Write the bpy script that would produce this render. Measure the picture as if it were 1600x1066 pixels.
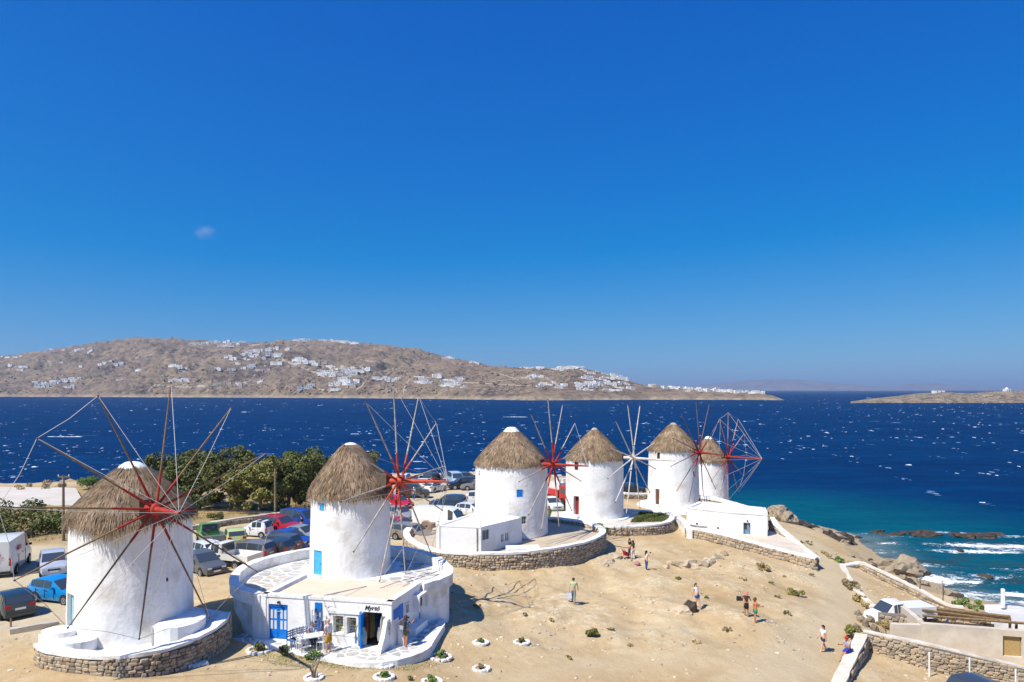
import bpy, bmesh, math, random
import numpy as np
from mathutils import Vector, Matrix, noise
from mathutils.bvhtree import BVHTree
for o in list(bpy.data.objects): bpy.data.objects.remove(o)
SC = bpy.context.scene
COL = SC.collection
RND = random.Random(7)
PI = math.pi
R = math.radians

# ------------------------------------------------------------------ camera, world, sun, exposure
F, HY, CZ = 1100.0, 609.0, 20.0          # focal length in photo pixels, horizon row, camera height over the sea
cam_d = bpy.data.cameras.new('camera'); cam = bpy.data.objects.new('camera', cam_d); COL.objects.link(cam)
cam.location = (0, 0, CZ); cam.rotation_euler = (R(90), 0, 0)
cam_d.sensor_width = 36; cam_d.lens = 36*F/1600; cam_d.shift_y = (HY-533)/1600
cam_d.clip_start = 0.5; cam_d.clip_end = 80000
SC.camera = cam
SUN_EL, SUN_AZ = R(54), R(38)            # shadows fall to the right and a little away
sun_dir = Vector((math.cos(SUN_AZ)*math.cos(SUN_EL), math.sin(SUN_AZ)*math.cos(SUN_EL), -math.sin(SUN_EL)))
w = bpy.data.worlds.new('World'); SC.world = w; w.use_nodes = True
nt = w.node_tree; nt.nodes.clear()
sky = nt.nodes.new('ShaderNodeTexSky'); sky.sky_type = 'NISHITA'; sky.sun_disc = False
sky.sun_elevation = SUN_EL
sky.sun_rotation = math.atan2(-sun_dir.x, -sun_dir.y)
SKY_CURVE = ((0.95, 0.68), (0.95, 0.78), (0.42, 3.65))
sky.altitude = 0; sky.air_density = 1.0; sky.dust_density = 0.35; sky.ozone_density = 4.0
sp = nt.nodes.new('ShaderNodeSeparateColor'); cb = nt.nodes.new('ShaderNodeCombineColor')      # the photograph's deep polarised blue: one response curve per channel for the whole sky
nt.links.new(sky.outputs[0], sp.inputs[0])
for i_, (g_, k_) in enumerate(SKY_CURVE):
    pw = nt.nodes.new('ShaderNodeMath'); pw.operation = 'POWER'; pw.inputs[1].default_value = g_; nt.links.new(sp.outputs[i_], pw.inputs[0])
    ml = nt.nodes.new('ShaderNodeMath'); ml.operation = 'MULTIPLY'; ml.inputs[1].default_value = k_; nt.links.new(pw.outputs[0], ml.inputs[0]); 
    if i_ == 0:
        sb = nt.nodes.new('ShaderNodeMath'); sb.operation = 'SUBTRACT'; sb.inputs[1].default_value = 1.45; nt.links.new(ml.outputs[0], sb.inputs[0])
        mxx = nt.nodes.new('ShaderNodeMath'); mxx.operation = 'MAXIMUM'; mxx.inputs[1].default_value = 0.0; nt.links.new(sb.outputs[0], mxx.inputs[0]); ml = mxx
    nt.links.new(ml.outputs[0], cb.inputs[i_])
bg = nt.nodes.new('ShaderNodeBackground'); bg.inputs[1].default_value = 0.063
wo = nt.nodes.new('ShaderNodeOutputWorld')
nt.links.new(cb.outputs[0], bg.inputs[0]); nt.links.new(bg.outputs[0], wo.inputs[0])
sl = bpy.data.lights.new('sun', 'SUN'); sl.energy = 4.6; sl.angle = R(0.53); sl.color = (1.0, 0.95, 0.86)
so = bpy.data.objects.new('sun', sl); COL.objects.link(so); so.rotation_euler = sun_dir.to_track_quat('-Z', 'Y').to_euler()
so.location = (-60, -30, 90)
SC.view_settings.view_transform = 'Standard'; SC.view_settings.look = 'None'
SC.view_settings.exposure = 0.5; SC.view_settings.gamma = 1.0
SC.view_settings.use_curve_mapping = False
SC.render.engine = 'CYCLES'
SC.cycles.max_bounces = 6; SC.cycles.diffuse_bounces = 4; SC.cycles.glossy_bounces = 2; SC.cycles.volume_bounces = 0

# ------------------------------------------------------------------ materials
MATS = {}
def lin(h):
    h = h.lstrip('#'); c = [int(h[i:i+2], 16)/255 for i in (0, 2, 4)]
    return tuple(((x+0.055)/1.055)**2.4 if x > 0.04045 else x/12.92 for x in c)
def mat(name, c1, c2=None, scale=2.0, rough=0.8, bump=0.0, bscale=None, metal=0.0, spec=0.3, detail=4, ramp=(0.35, 0.65), bdist=0.02, attr=None, c3=None, s3=0.3, trans=0.0):
    """Noise-mottled principled material; attr names a per-point value that brightens or darkens each piece."""
    if name in MATS: return MATS[name]
    m = bpy.data.materials.new(name); m.use_nodes = True; t = m.node_tree; N = t.nodes; L = t.links
    b = N['Principled BSDF']; b.inputs['Roughness'].default_value = rough; b.inputs['Metallic'].default_value = metal
    b.inputs['Specular IOR Level'].default_value = spec
    if trans: b.inputs['Transmission Weight'].default_value = trans
    tc = N.new('ShaderNodeTexCoord'); src = tc.outputs['Object']
    col = None
    if c2 is not None:
        n = N.new('ShaderNodeTexNoise'); n.inputs['Scale'].default_value = scale; n.inputs['Detail'].default_value = detail; n.inputs['Roughness'].default_value = 0.6
        L.new(src, n.inputs['Vector'])
        r = N.new('ShaderNodeValToRGB'); e = r.color_ramp.elements
        e[0].position, e[1].position = ramp; e[0].color = (*c1, 1); e[1].color = (*c2, 1)
        L.new(n.outputs['Fac'], r.inputs[0]); col = r.outputs[0]
        if c3 is not None:
            n3 = N.new('ShaderNodeTexNoise'); n3.inputs['Scale'].default_value = s3; n3.inputs['Detail'].default_value = 5; L.new(src, n3.inputs['Vector'])
            r3 = N.new('ShaderNodeValToRGB'); r3.color_ramp.elements[0].position = 0.52; r3.color_ramp.elements[1].position = 0.72; L.new(n3.outputs['Fac'], r3.inputs[0])
            mx = N.new('ShaderNodeMix'); mx.data_type = 'RGBA'; L.new(r3.outputs[0], mx.inputs[0]); L.new(col, mx.inputs[6]); mx.inputs[7].default_value = (*c3, 1); col = mx.outputs[2]
    if attr:
        a = N.new('ShaderNodeAttribute'); a.attribute_name = attr
        mx = N.new('ShaderNodeMix'); mx.data_type = 'RGBA'; mx.blend_type = 'MULTIPLY'; mx.inputs[0].default_value = 1
        if col is None: mx.inputs[6].default_value = (*c1, 1)
        else: L.new(col, mx.inputs[6])
        L.new(a.outputs['Color'], mx.inputs[7]); col = mx.outputs[2]
    if col is None: b.inputs['Base Color'].default_value = (*c1, 1)
    else: L.new(col, b.inputs['Base Color'])
    if bump:
        n2 = N.new('ShaderNodeTexNoise'); n2.inputs['Scale'].default_value = bscale or scale*3; n2.inputs['Detail'].default_value = 6; L.new(src, n2.inputs['Vector'])
        bm_ = N.new('ShaderNodeBump'); bm_.inputs['Strength'].default_value = bump; bm_.inputs['Distance'].default_value = bdist
        L.new(n2.outputs['Fac'], bm_.inputs['Height']); L.new(bm_.outputs[0], b.inputs['Normal'])
    MATS[name] = m; return m
def emat(name, c, **k): return mat(name, c, **k)
WHITE = mat('whitewash', (0.83, 0.82, 0.80), (0.72, 0.70, 0.67), 0.9, 0.85, 0.5, 5, bdist=0.03, ramp=(0.45, 0.8), c3=(0.68, 0.655, 0.61), s3=0.45)
WHITE2 = mat('whitewash_rough', (0.83, 0.82, 0.80), (0.66, 0.64, 0.60), 1.8, 0.9, 0.8, 7, bdist=0.04, ramp=(0.45, 0.75), c3=(0.60, 0.56, 0.49), s3=0.9)
CREAM = mat('roof_screed', (0.60, 0.50, 0.37), (0.66, 0.56, 0.43), 0.8, 0.9, 0.2, 8)
def streaked():
    m = mat('limewash', (0.83, 0.82, 0.80), (0.75, 0.735, 0.705), 1.1, 0.88, 0.75, 3.2, bdist=0.05, ramp=(0.40, 0.74), c3=(0.62, 0.57, 0.50), s3=0.6); N, L = m.node_tree.nodes, m.node_tree.links; b = N['Principled BSDF']; src = b.inputs['Base Color'].links[0].from_socket
    tc = N.new('ShaderNodeTexCoord'); mp = N.new('ShaderNodeMapping'); mp.inputs['Scale'].default_value = (2.6, 2.6, 0.16); L.new(tc.outputs['Object'], mp.inputs['Vector'])
    n = N.new('ShaderNodeTexNoise'); n.inputs['Scale'].default_value = 1.6; n.inputs['Detail'].default_value = 6; L.new(mp.outputs[0], n.inputs['Vector'])
    r = N.new('ShaderNodeValToRGB'); r.color_ramp.elements[0].position = 0.56; r.color_ramp.elements[1].position = 0.78; r.color_ramp.elements[1].color = (.8, .8, .8, 1); L.new(n.outputs['Fac'], r.inputs[0])
    x = N.new('ShaderNodeMix'); x.data_type = 'RGBA'; L.new(r.outputs[0], x.inputs[0]); L.new(src, x.inputs[6]); x.inputs[7].default_value = (0.62, 0.585, 0.53, 1); L.new(x.outputs[2], b.inputs['Base Color']); return m
LIME = streaked()
WORNCAP = mat('worn_coping', (0.68, 0.63, 0.55), (0.52, 0.45, 0.35), 1.6, 0.9, 0.8, 6, bdist=0.05, c3=(.40, .33, .24), s3=1.1)
STONE = mat('field_stone', (0.30, 0.235, 0.165), (0.42, 0.345, 0.25), 3.0, 0.9, 0.6, 14, bdist=0.02, attr='tone')
STONED = mat('stone_core', (0.16, 0.125, 0.09), (0.24, 0.19, 0.14), 4.0, 0.95, 0.6, 12)
BLUE = mat('blue_paint', lin('#0f6fc8'), lin('#1a7dd4'), 3, 0.5, 0.1, 20)
CYAN = mat('sky_blue_paint', lin('#3da3d8'), lin('#53b2df'), 3, 0.55)
PALE = mat('pale_blue_paint', lin('#8fb9c4'), lin('#a3c6cc'), 4, 0.6)
RED = mat('red_paint', lin('#8e2620'), lin('#a8392b'), 3, 0.7, 0.1, 30)
MAROON = mat('maroon_paint', lin('#7d2a2c'), lin('#8e3436'), 4, 0.6)
WOOD = mat('weathered_wood', lin('#8d7453'), lin('#6e5940'), 5, 0.8, 0.3, 30)
WOODD = mat('dark_brown_wood', lin('#5b4030'), lin('#6d4e3a'), 5, 0.75, 0.3, 30)
GREYW = mat('grey_sail_pole', lin('#bdb3a6'), lin('#8f857a'), 4, 0.8, 0.2, 20)
WPOLE = mat('white_sail_pole', lin('#d8d2c8'), lin('#b5aca0'), 4, 0.7)
WIRE = mat('wire', lin('#b9b4ae'), rough=0.5)
DWIRE = mat('dark_wire', lin('#57534d'), rough=0.6)
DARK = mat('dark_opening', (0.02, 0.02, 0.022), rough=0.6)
GLASS = mat('window_glass', (0.03, 0.04, 0.05), rough=0.08, spec=0.6)
THATCH = mat('thatch', (0.140, 0.093, 0.055), (0.30, 0.215, 0.138), 1.1, 0.95, 0, attr='tone')
THATCHD = mat('thatch_under', (0.09, 0.065, 0.045), (0.13, 0.10, 0.07), 4, 0.95)
PLASTIC = mat('dark_plastic', (0.025, 0.025, 0.027), rough=0.6)

# ------------------------------------------------------------------ mesh helpers
def link(o, parent=None):
    COL.objects.link(o)
    if parent is not None: o.parent = parent
    return o
def tag(o, label=None, cat=None, group=None, kind=None):
    if label: o['label'] = label
    if cat: o['category'] = cat
    if group: o['group'] = group
    if kind: o['kind'] = kind
    return o
def empty(name, loc=(0, 0, 0), rz=0.0, label=None, cat=None, group=None):
    o = bpy.data.objects.new(name, None); o.location = loc; o.rotation_euler = (0, 0, rz); o.empty_display_size = 0.2
    link(o); tag(o, label, cat, group); return o
def npmesh(name, V, Q, tone=None, smooth=False):
    """Quads (or triangles) straight from arrays; tone is one grey value per vertex."""
    V = np.asarray(V, np.float32).reshape(-1, 3); Q = np.asarray(Q, np.int32); k = Q.shape[1]
    me = bpy.data.meshes.new(name); me.vertices.add(len(V)); me.vertices.foreach_set('co', V.ravel())
    me.loops.add(Q.size); me.loops.foreach_set('vertex_index', Q.ravel())
    me.polygons.add(len(Q)); me.polygons.foreach_set('loop_start', np.arange(0, Q.size, k, dtype=np.int32))
    me.update(calc_edges=True)
    if tone is not None:
        tone = np.asarray(tone, np.float32); a = me.attributes.new('tone', 'FLOAT_COLOR', 'POINT')
        c = np.ones((len(V), 4), np.float32); c[:, :3] = tone[:, None] if tone.ndim == 1 else tone
        a.data.foreach_set('color', c.ravel())
    if smooth: me.polygons.foreach_set('use_smooth', np.ones(len(Q), bool))
    return me
def ob(name, me, m=None, parent=None, loc=None, rot=None):
    o = bpy.data.objects.new(name, me)
    if m is not None and not me.materials: me.materials.append(m)
    if loc is not None: o.location = loc
    if rot is not None: o.rotation_euler = rot
    return link(o, parent)
class B:
    """Collects boxes, tubes, prisms and lathes into one mesh."""
    def __init__(s): s.bm = bmesh.new()
    def face(s, pts):
        try: return s.bm.faces.new([s.bm.verts.new(p) for p in pts])
        except ValueError: return None
    def hexa(s, lo, hi):           # two rings of points, same count: a closed prism
        a = [s.bm.verts.new(p) for p in lo]; b = [s.bm.verts.new(p) for p in hi]; n = len(a)
        s.bm.faces.new(a[::-1]); s.bm.faces.new(b)
        for i in range(n): s.bm.faces.new((a[i], a[(i+1) % n], b[(i+1) % n], b[i]))
        return s
    def box(s, x0, x1, y0, y1, z0, z1):
        return s.hexa([(x0, y0, z0), (x1, y0, z0), (x1, y1, z0), (x0, y1, z0)], [(x0, y0, z1), (x1, y0, z1), (x1, y1, z1), (x0, y1, z1)])
    def prism(s, poly, z0, z1): return s.hexa([(p[0], p[1], z0) for p in poly], [(p[0], p[1], z1) for p in poly])
    def tube(s, pts, r, n=8, cap=True):
        pts = [Vector(p) for p in pts]; rs = r if isinstance(r, (list, tuple)) else [r]*len(pts); rings = []
        for i, p in enumerate(pts):
            d = (pts[min(i+1, len(pts)-1)]-pts[max(i-1, 0)]).normalized()
            a = d.orthogonal().normalized() if i == 0 else (rings_a-d*rings_a.dot(d)).normalized()
            rings_a = a; b = d.cross(a)
            rings.append([s.bm.verts.new(p+rs[i]*(a*math.cos(2*PI*k/n)+b*math.sin(2*PI*k/n))) for k in range(n)])
        for q, t in zip(rings, rings[1:]):
            for k in range(n): s.bm.faces.new((q[k], q[(k+1) % n], t[(k+1) % n], t[k]))
        if cap: s.bm.faces.new(rings[0][::-1]); s.bm.faces.new(rings[-1])
        return s
    def lathe(s, prof, n=24, axis='z', c=(0, 0, 0)):
        rings = []
        for (r, h) in prof:
            if r < 1e-5:
                p = {'z': (0, 0, h), 'y': (0, h, 0), 'x': (h, 0, 0)}[axis]
                rings.append([s.bm.verts.new(Vector(p)+Vector(c))]); continue
            ring = []
            for k in range(n):
                a = 2*PI*k/n; x, y = r*math.cos(a), r*math.sin(a)
                p = {'z': (x, y, h), 'y': (y, h, x), 'x': (h, x, y)}[axis]
                ring.append(s.bm.verts.new(Vector(p)+Vector(c)))
            rings.append(ring)
        for q, t in zip(rings, rings[1:]):
            for k in range(n):
                k2 = (k+1) % n
                vs = [q[k % len(q)], q[k2 % len(q)], t[k2 % len(t)], t[k % len(t)]]
                u = []
                for v in vs:
                    if v not in u: u.append(v)
                if len(u) > 2:
                    try: s.bm.faces.new(u)
                    except ValueError: pass
        return s
    def ball(s, c, r, n=2, sc=(1, 1, 1), nz=0.0, nf=1.5):
        g = bmesh.ops.create_icosphere(s.bm, subdivisions=n, radius=1)
        for v in g['verts']:
            p = v.co.copy(); k = 1+nz*noise.noise(p*nf+Vector(c)*3.1)
            v.co = Vector((c[0]+p.x*r*sc[0]*k, c[1]+p.y*r*sc[1]*k, c[2]+p.z*r*sc[2]*k))
        return s
    def out(s, name, m, parent=None, loc=None, rot=None, smooth=None, bevel=0, tone=None):
        if bevel: bmesh.ops.bevel(s.bm, geom=[e for e in s.bm.edges if e.is_manifold and e.calc_face_angle(0) > 0.5], offset=bevel, segments=2, affect='EDGES', clamp_overlap=True)
        bmesh.ops.recalc_face_normals(s.bm, faces=s.bm.faces)
        me = bpy.data.meshes.new(name); s.bm.to_mesh(me); s.bm.free()
        if smooth is not None:
            me.polygons.foreach_set('use_smooth', np.ones(len(me.polygons), bool)); me.set_sharp_from_angle(angle=R(smooth))
        return ob(name, me, m, parent, loc, rot)
def fbm(x, y, z=0.0, H=1.0, o=4): return noise.fractal(Vector((x, y, z)), H, 2.0, o)
_O = 'first second third fourth fifth sixth seventh eighth ninth tenth eleventh twelfth thirteenth fourteenth fifteenth sixteenth seventeenth eighteenth nineteenth twentieth'.split()
def nth(i): return _O[i] if i < 20 else ('twenty-'+_O[i-20] if i < 29 else ('thirtieth' if i == 29 else 'thirty-'+_O[i-30]))
def number_group(objs, tail='from the left'):
    objs = sorted(objs, key=lambda o: o.location.x/o.location.y)
    for i, o in enumerate(objs): o['label'] = o['label']+', '+nth(i)+' '+tail
def PX(u, v, d): return Vector(((u-800)/F*d, d, CZ-(v-HY)/F*d))          # a point seen at a bearing, d metres out
def ZP(u, v, z): return PX(u, v, (CZ-z)*F/(v-HY))                          # the same on a level z
# ------------------------------------------------------------------ the lie of the land
CTRL = [(20,960,6.8),(75,945,6.7),(60,1060,7.2),(200,1055,7.1),(350,1045,6.7),(500,1046,6.36),(620,1048,6.2),(700,1000,5.9),(760,1060,5.5),(800,1004,5.5),(720,920,6.0),(680,890,6.2),
 (330,920,7.2),(352,955,7.3),(374,941,7.75),(345,895,7.2),(362,985,6.75),(20,915,6.8),(300,870,6.7),(400,850,6.2),(440,838,6.1),(650,800,5.8),(720,765,5.6),(660,745,5.5),(300,800,5.6),(420,795,5.6),(60,830,6.3),(10,840,6.2),
 (180,810,5.5),(60,785,4.8),(0,775,4.5),(800,885,6.0),(640,860,6.1),(940,868,5.4),(898,943,4.9),(1010,891,5.0),(1080,950,5.0),(1180,973,4.9),(1287,1018,3.8),(1150,1060,4.6),(950,1060,5.1),
 (1000,835,5.3),(1070,845,5.0),(1150,880,4.6),(1275,890,4.0),(1310,870,3.4),(1265,845,3.4),(1345,960,3.4),(1400,915,2.3),(1500,950,2.0),(1340,1060,3.5),(1500,1064,2.7),(1600,1060,2.3),(1480,1000,2.6),(1600,985,1.8),(1405,978,2.4),(1440,965,2.2)]
CP = [ZP(*c) for c in CTRL] + [Vector(p) for p in ((-60,15,7.5),(-20,15,7.3),(20,15,5.5),(50,15,3.0),(-100,50,6.5),(-120,90,5),(-60,112,4.2),(-20,120,4.8),(10,118,5),(30,112,1.6),(36,96,2.0),(38,104,1.2),(34,90,3.2),(0,90,5.6),(20,86,5.6),(70,30,2.0))]
PXY = np.array([(p.x, p.y) for p in CP]); PZ = np.array([p.z for p in CP])
def _tps(d2): return 0.5*d2*np.log(np.maximum(d2, 1e-9))
_n = len(PXY); _A = np.zeros((_n+3, _n+3)); _A[:_n, :_n] = _tps(((PXY[:, None]-PXY[None])**2).sum(-1))+np.eye(_n)*4.0
_A[:_n, _n] = 1; _A[:_n, _n+1:] = PXY; _A[_n, :_n] = 1; _A[_n+1:, :_n] = PXY.T
_W = np.linalg.solve(_A, np.concatenate([PZ, np.zeros(3)]))
def base_z(X, Y):
    q = np.stack([X, Y], -1).reshape(-1, 2); r = np.empty(len(q))
    for i in range(0, len(q), 20000):
        s = q[i:i+20000]; r[i:i+20000] = _tps(((s[:, None]-PXY[None])**2).sum(-1))@_W[:_n]+_W[_n]+s@_W[_n+1:]
    return r.reshape(X.shape)
COAST = [(-420,-160),(160,-160),(120,-60),(92,0),(74,30),(60,50),(45.6,62.5),(41.5,67),(40.8,71),(40.2,75),(40.6,80),(42,86),(43.5,92),(45,96),(43,101),(41,106),(38.5,113),(35,119),(28,125),(16,131),(0,138),(-40,133),(-80,128),(-120,130),(-200,140),(-420,150)]
CA = np.array(COAST, float)
def coast_sd(X, Y):
    """Metres inland (+) or out to sea (-)."""
    P = np.stack([X, Y], -1).reshape(-1, 2); d = np.full(len(P), 1e9); inside = np.zeros(len(P), bool); n = len(CA)
    for i in range(n):
        a, b = CA[i], CA[(i+1) % n]; ab = b-a; t = np.clip(((P-a)@ab)/(ab@ab), 0, 1); q = P-a-t[:, None]*ab
        d = np.minimum(d, np.hypot(q[:, 0], q[:, 1]))
        c = (a[1] > P[:, 1]) != (b[1] > P[:, 1])
        with np.errstate(divide='ignore', invalid='ignore'): xi = a[0]+(P[:, 1]-a[1])/(b[1]-a[1])*ab[0]
        inside ^= c & (P[:, 0] < xi)
    return np.where(inside, d, -d).reshape(X.shape)
def sstep(a, b, x): t = np.clip((x-a)/(b-a), 0, 1); return t*t*(3-2*t)
def land_z(X, Y, rough=True):
    sd = coast_sd(X, Y); bz = np.clip(base_z(X, Y), 0.6, 9)
    wid = 5.0+3.0*np.sin(X*0.31+Y*0.23)*0.5
    z = np.where(sd > 0, 0.25+(bz-0.25)*sstep(0, 1, sd/wid), 0.25+np.maximum(sd*0.10, -4))
    return z
gx = np.concatenate([np.linspace(-420, -110, 32)[:-1], np.arange(-110, -40, 0.9), np.arange(-40, 52, 0.34), np.linspace(52, 170, 40)])
gy = np.concatenate([np.linspace(-160, 20, 40)[:-1], np.arange(20, 62, 0.30), np.arange(62, 100, 0.45), np.arange(100, 150, 1.0), np.linspace(150, 190, 10)])
GX, GY = np.meshgrid(gx, gy); GZ = land_z(GX, GY); SD = coast_sd(GX, GY)
nz_ = np.array([noise.fractal(Vector((x*0.22, y*0.22, 3.3)), 1.0, 2.0, 5) for x, y in zip(GX.ravel(), GY.ravel())]).reshape(GX.shape)
nf_ = np.array([noise.fractal(Vector((x*1.1, y*1.1, 9.3)), 0.8, 2.0, 3) for x, y in zip(GX.ravel(), GY.ravel())]).reshape(GX.shape)
# rough common ground between the mills, smooth beaten paths and car park
def px_mask(poly, soft):
    P = np.array([(p.x, p.y) for p in poly]); X = GX; Y = GY; d = np.full(X.shape, 1e9); ins = np.zeros(X.shape, bool)
    for i in range(len(P)):
        a, b = P[i], P[(i+1) % len(P)]; ab = b-a; t = np.clip(((X-a[0])*ab[0]+(Y-a[1])*ab[1])/(ab@ab), 0, 1)
        d = np.minimum(d, np.hypot(X-a[0]-t*ab[0], Y-a[1]-t*ab[1])); c = (a[1] > Y) != (b[1] > Y)
        with np.errstate(divide='ignore', invalid='ignore'): ins ^= c & (X < a[0]+(Y-a[1])/(b[1]-a[1])*ab[0])
    return sstep(-soft, soft, np.where(ins, d, -d))
ROUGH = px_mask([ZP(700,905,6), ZP(960,870,5.3), ZP(1080,848,5), ZP(1265,900,4.1), ZP(1270,960,4.2), ZP(1200,1000,4.6), ZP(1000,1020,5), ZP(700,985,5.9)], 3.0)
TRACK = np.maximum(px_mask([ZP(700,1075,5.7), ZP(860,1030,5.3), ZP(1000,1018,5.0), ZP(1130,1030,4.7), ZP(1200,1010,4.6), ZP(1180,1040,4.5), ZP(1020,1045,4.9), ZP(900,1050,5.2), ZP(800,1085,5.5)], 1.6), px_mask([ZP(712,965,5.9), ZP(900,985,5.3), ZP(1060,975,4.9), ZP(1060,986,4.9), ZP(900,1000,5.3), ZP(712,978,5.9)], 1.2))*0.7
PATH = px_mask([ZP(1215,832,3.6), ZP(1262,836,3.4), ZP(1345,890,3.3), ZP(1350,950,3.5), ZP(1310,1000,3.7), ZP(1300,1066,3.6), ZP(1120,1080,4.6), ZP(1210,990,4.6), ZP(1285,930,4.1)], 1.2)
PARK = np.maximum(px_mask([ZP(-200,990,6.8), ZP(110,1000,6.9), ZP(330,880,6.4), ZP(480,850,6.1), ZP(640,850,6), ZP(740,790,5.7), ZP(745,730,5.4), ZP(600,728,5.4), ZP(610,790,5.7), ZP(110,852,6.3), ZP(-200,860,6.5)], 1.5), 0)
DRY = px_mask([ZP(-300,852,6.5), ZP(110,850,6.3), ZP(500,800,5.7), ZP(620,770,5.4), ZP(560,742,5.2), ZP(-300,764,4.3)], 2.0)
GREEN = px_mask([ZP(385,1015,6.5), ZP(560,1040,6), ZP(640,1035,5.9), ZP(650,1055,5.8), ZP(560,1062,5.9), ZP(420,1040,6.4)], 0.9)
rockamt = ROUGH*np.clip((nz_-0.05)*2.0, 0, 1)
GZ = GZ + np.where(SD > 1, nz_*0.10 + ROUGH*(nz_*0.30+np.abs(nf_)*0.17) + nf_*0.012 + DRY*nz_*0.1, nf_*0.15*sstep(-3, 0, SD))
_pm = px_mask([ZP(352,1000,6.4), ZP(430,1018,6.4), ZP(560,1040,6.4), ZP(615,1037,6.4), ZP(670,1016,6.4), ZP(700,966,6.4), ZP(668,950,6.4), Vector((-5,42,0)), Vector((-12,45,0)), Vector((-14.3,42,0)), Vector((-15.2,38.2,0))], .35)
GZ = GZ*(1-_pm)+np.minimum(GZ, 6.22)*_pm
CLIFF = sstep(7, 1.5, SD)*sstep(-4, 0, SD)*sstep(98, 104, GY)
GZ += CLIFF*np.abs(nf_)*1.2
nyy, nxx = GX.shape; idx = np.arange(nyy*nxx).reshape(nyy, nxx)
Q = np.stack([idx[:-1, :-1], idx[:-1, 1:], idx[1:, 1:], idx[1:, :-1]], -1).reshape(-1, 4)
gme = npmesh('ground', np.stack([GX, GY, GZ], -1), Q, smooth=True)
def add_attr(me, name, arr):
    a = me.attributes.new(name, 'FLOAT', 'POINT'); a.data.foreach_set('value', np.asarray(arr, np.float32).ravel())
for nm, ar in (('rough', rockamt), ('path', np.maximum(PATH, TRACK)), ('park', PARK), ('dry', DRY), ('green', GREEN), ('wet', sstep(3.2, 0.3, SD)), ('cliff', CLIFF)): add_attr(gme, nm, ar)
def nodes(m): return m.node_tree.nodes, m.node_tree.links
def gmat():
    m = bpy.data.materials.new('dry_earth'); m.use_nodes = True; N, L = nodes(m); b = N['Principled BSDF']; b.inputs['Roughness'].default_value = 0.95; b.inputs['Specular IOR Level'].default_value = 0.15
    tc = N.new('ShaderNodeTexCoord')
    def nz(s, d=5, r=0.6):
        n = N.new('ShaderNodeTexNoise'); n.inputs['Scale'].default_value = s; n.inputs['Detail'].default_value = d; n.inputs['Roughness'].default_value = r; L.new(tc.outputs['Object'], n.inputs['Vector']); return n.outputs['Fac']
    def ramp(x, *st):
        r = N.new('ShaderNodeValToRGB'); e = r.color_ramp.elements
        while len(e) < len(st): e.new(0.5)
        for q, (p, c) in zip(e, st): q.position = p; q.color = (*c, 1) if isinstance(c, tuple) else (c, c, c, 1)
        L.new(x, r.inputs[0]); return r.outputs[0]
    def mix(f, a, c2, mode='MIX'):
        x = N.new('ShaderNodeMix'); x.data_type = 'RGBA'; x.blend_type = mode
        if isinstance(f, float): x.inputs[0].default_value = f
        else: L.new(f, x.inputs[0])
        for i, q in ((6, a), (7, c2)):
            if isinstance(q, tuple): x.inputs[i].default_value = (*q, 1)
            else: L.new(q, x.inputs[i])
        return x.outputs[2]
    def at(n): a = N.new('ShaderNodeAttribute'); a.attribute_name = n; return a.outputs['Fac']
    def mul(a, c2, op='MULTIPLY'):
        x = N.new('ShaderNodeMath'); x.operation = op; x.use_clamp = True
        for i, q in ((0, a), (1, c2)):
            if isinstance(q, float): x.inputs[i].default_value = q
            else: L.new(q, x.inputs[i])
        return x.outputs[0]
    c = ramp(nz(0.16, 6), (0.30, (0.413, 0.291, 0.151)), (0.5, (0.484, 0.360, 0.200)), (0.72, (0.539, 0.425, 0.261)))
    c = mix(mul(ramp(nz(1.3, 6, 0.7), (0.42, 0.0), (0.66, 1.0)), 0.48), c, (0.359, 0.242, 0.125))
    c = mix(mul(ramp(nz(0.5, 6, 0.7), (0.52, 0.0), (0.66, 1.0)), 0.75), c, (0.557, 0.459, 0.303))
    c = mix(at('path'), c, ramp(nz(0.4, 5), (0.3, (0.475, 0.368, 0.224)), (0.7, (0.520, 0.416, 0.265))))
    c = mix(mul(at('park'), 0.75), c, ramp(nz(0.35, 6, 0.7), (0.3, (0.413, 0.347, 0.235)), (0.7, (0.557, 0.486, 0.348))))
    c = mix(at('dry'), c, ramp(nz(0.5, 6, 0.75), (0.3, (0.180, 0.126, 0.053)), (0.5, (0.323, 0.234, 0.114)), (0.7, (0.430, 0.329, 0.178))))
    c = mix(mul(at('green'), ramp(nz(1.2, 5), (0.4, 0.0), (0.62, 0.8))), c, (0.243, 0.208, 0.065))
    rk = mul(at('rough'), ramp(nz(0.9, 7, 0.7), (0.4, 0.0), (0.55, 1.0)))
    c = mix(rk, c, ramp(nz(2.5, 6, 0.7), (0.35, (0.408, 0.305, 0.172)), (0.6, (0.632, 0.522, 0.344))))
    c = mix(mul(at('cliff'), 0.85), c, ramp(nz(0.8, 6, 0.7), (0.35, (0.112, 0.079, 0.047)), (0.65, (0.367, 0.276, 0.172))))
    c = mix(mul(at('wet'), 0.7), c, (0.306, 0.241, 0.155))
    v = N.new('ShaderNodeTexVoronoi'); v.inputs['Scale'].default_value = 3.2; v.inputs['Randomness'].default_value = 1; L.new(tc.outputs['Object'], v.inputs['Vector'])
    peb = mul(ramp(v.outputs['Distance'], (0.06, 1.0), (0.16, 0.0)), ramp(nz(0.35, 4), (0.5, 0.0), (0.62, 1.0)))
    c = mix(mul(peb, 0.6), c, (0.30, 0.22, 0.14))
    L.new(c, b.inputs['Base Color'])
    bp = N.new('ShaderNodeBump'); bp.inputs['Strength'].default_value = 0.7; bp.inputs['Distance'].default_value = 0.12
    ad = N.new('ShaderNodeMath'); ad.operation = 'ADD'; L.new(nz(2.2, 8, 0.7), ad.inputs[0]); L.new(mul(nz(9.0, 5, 0.7), 0.35), ad.inputs[1])
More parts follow.
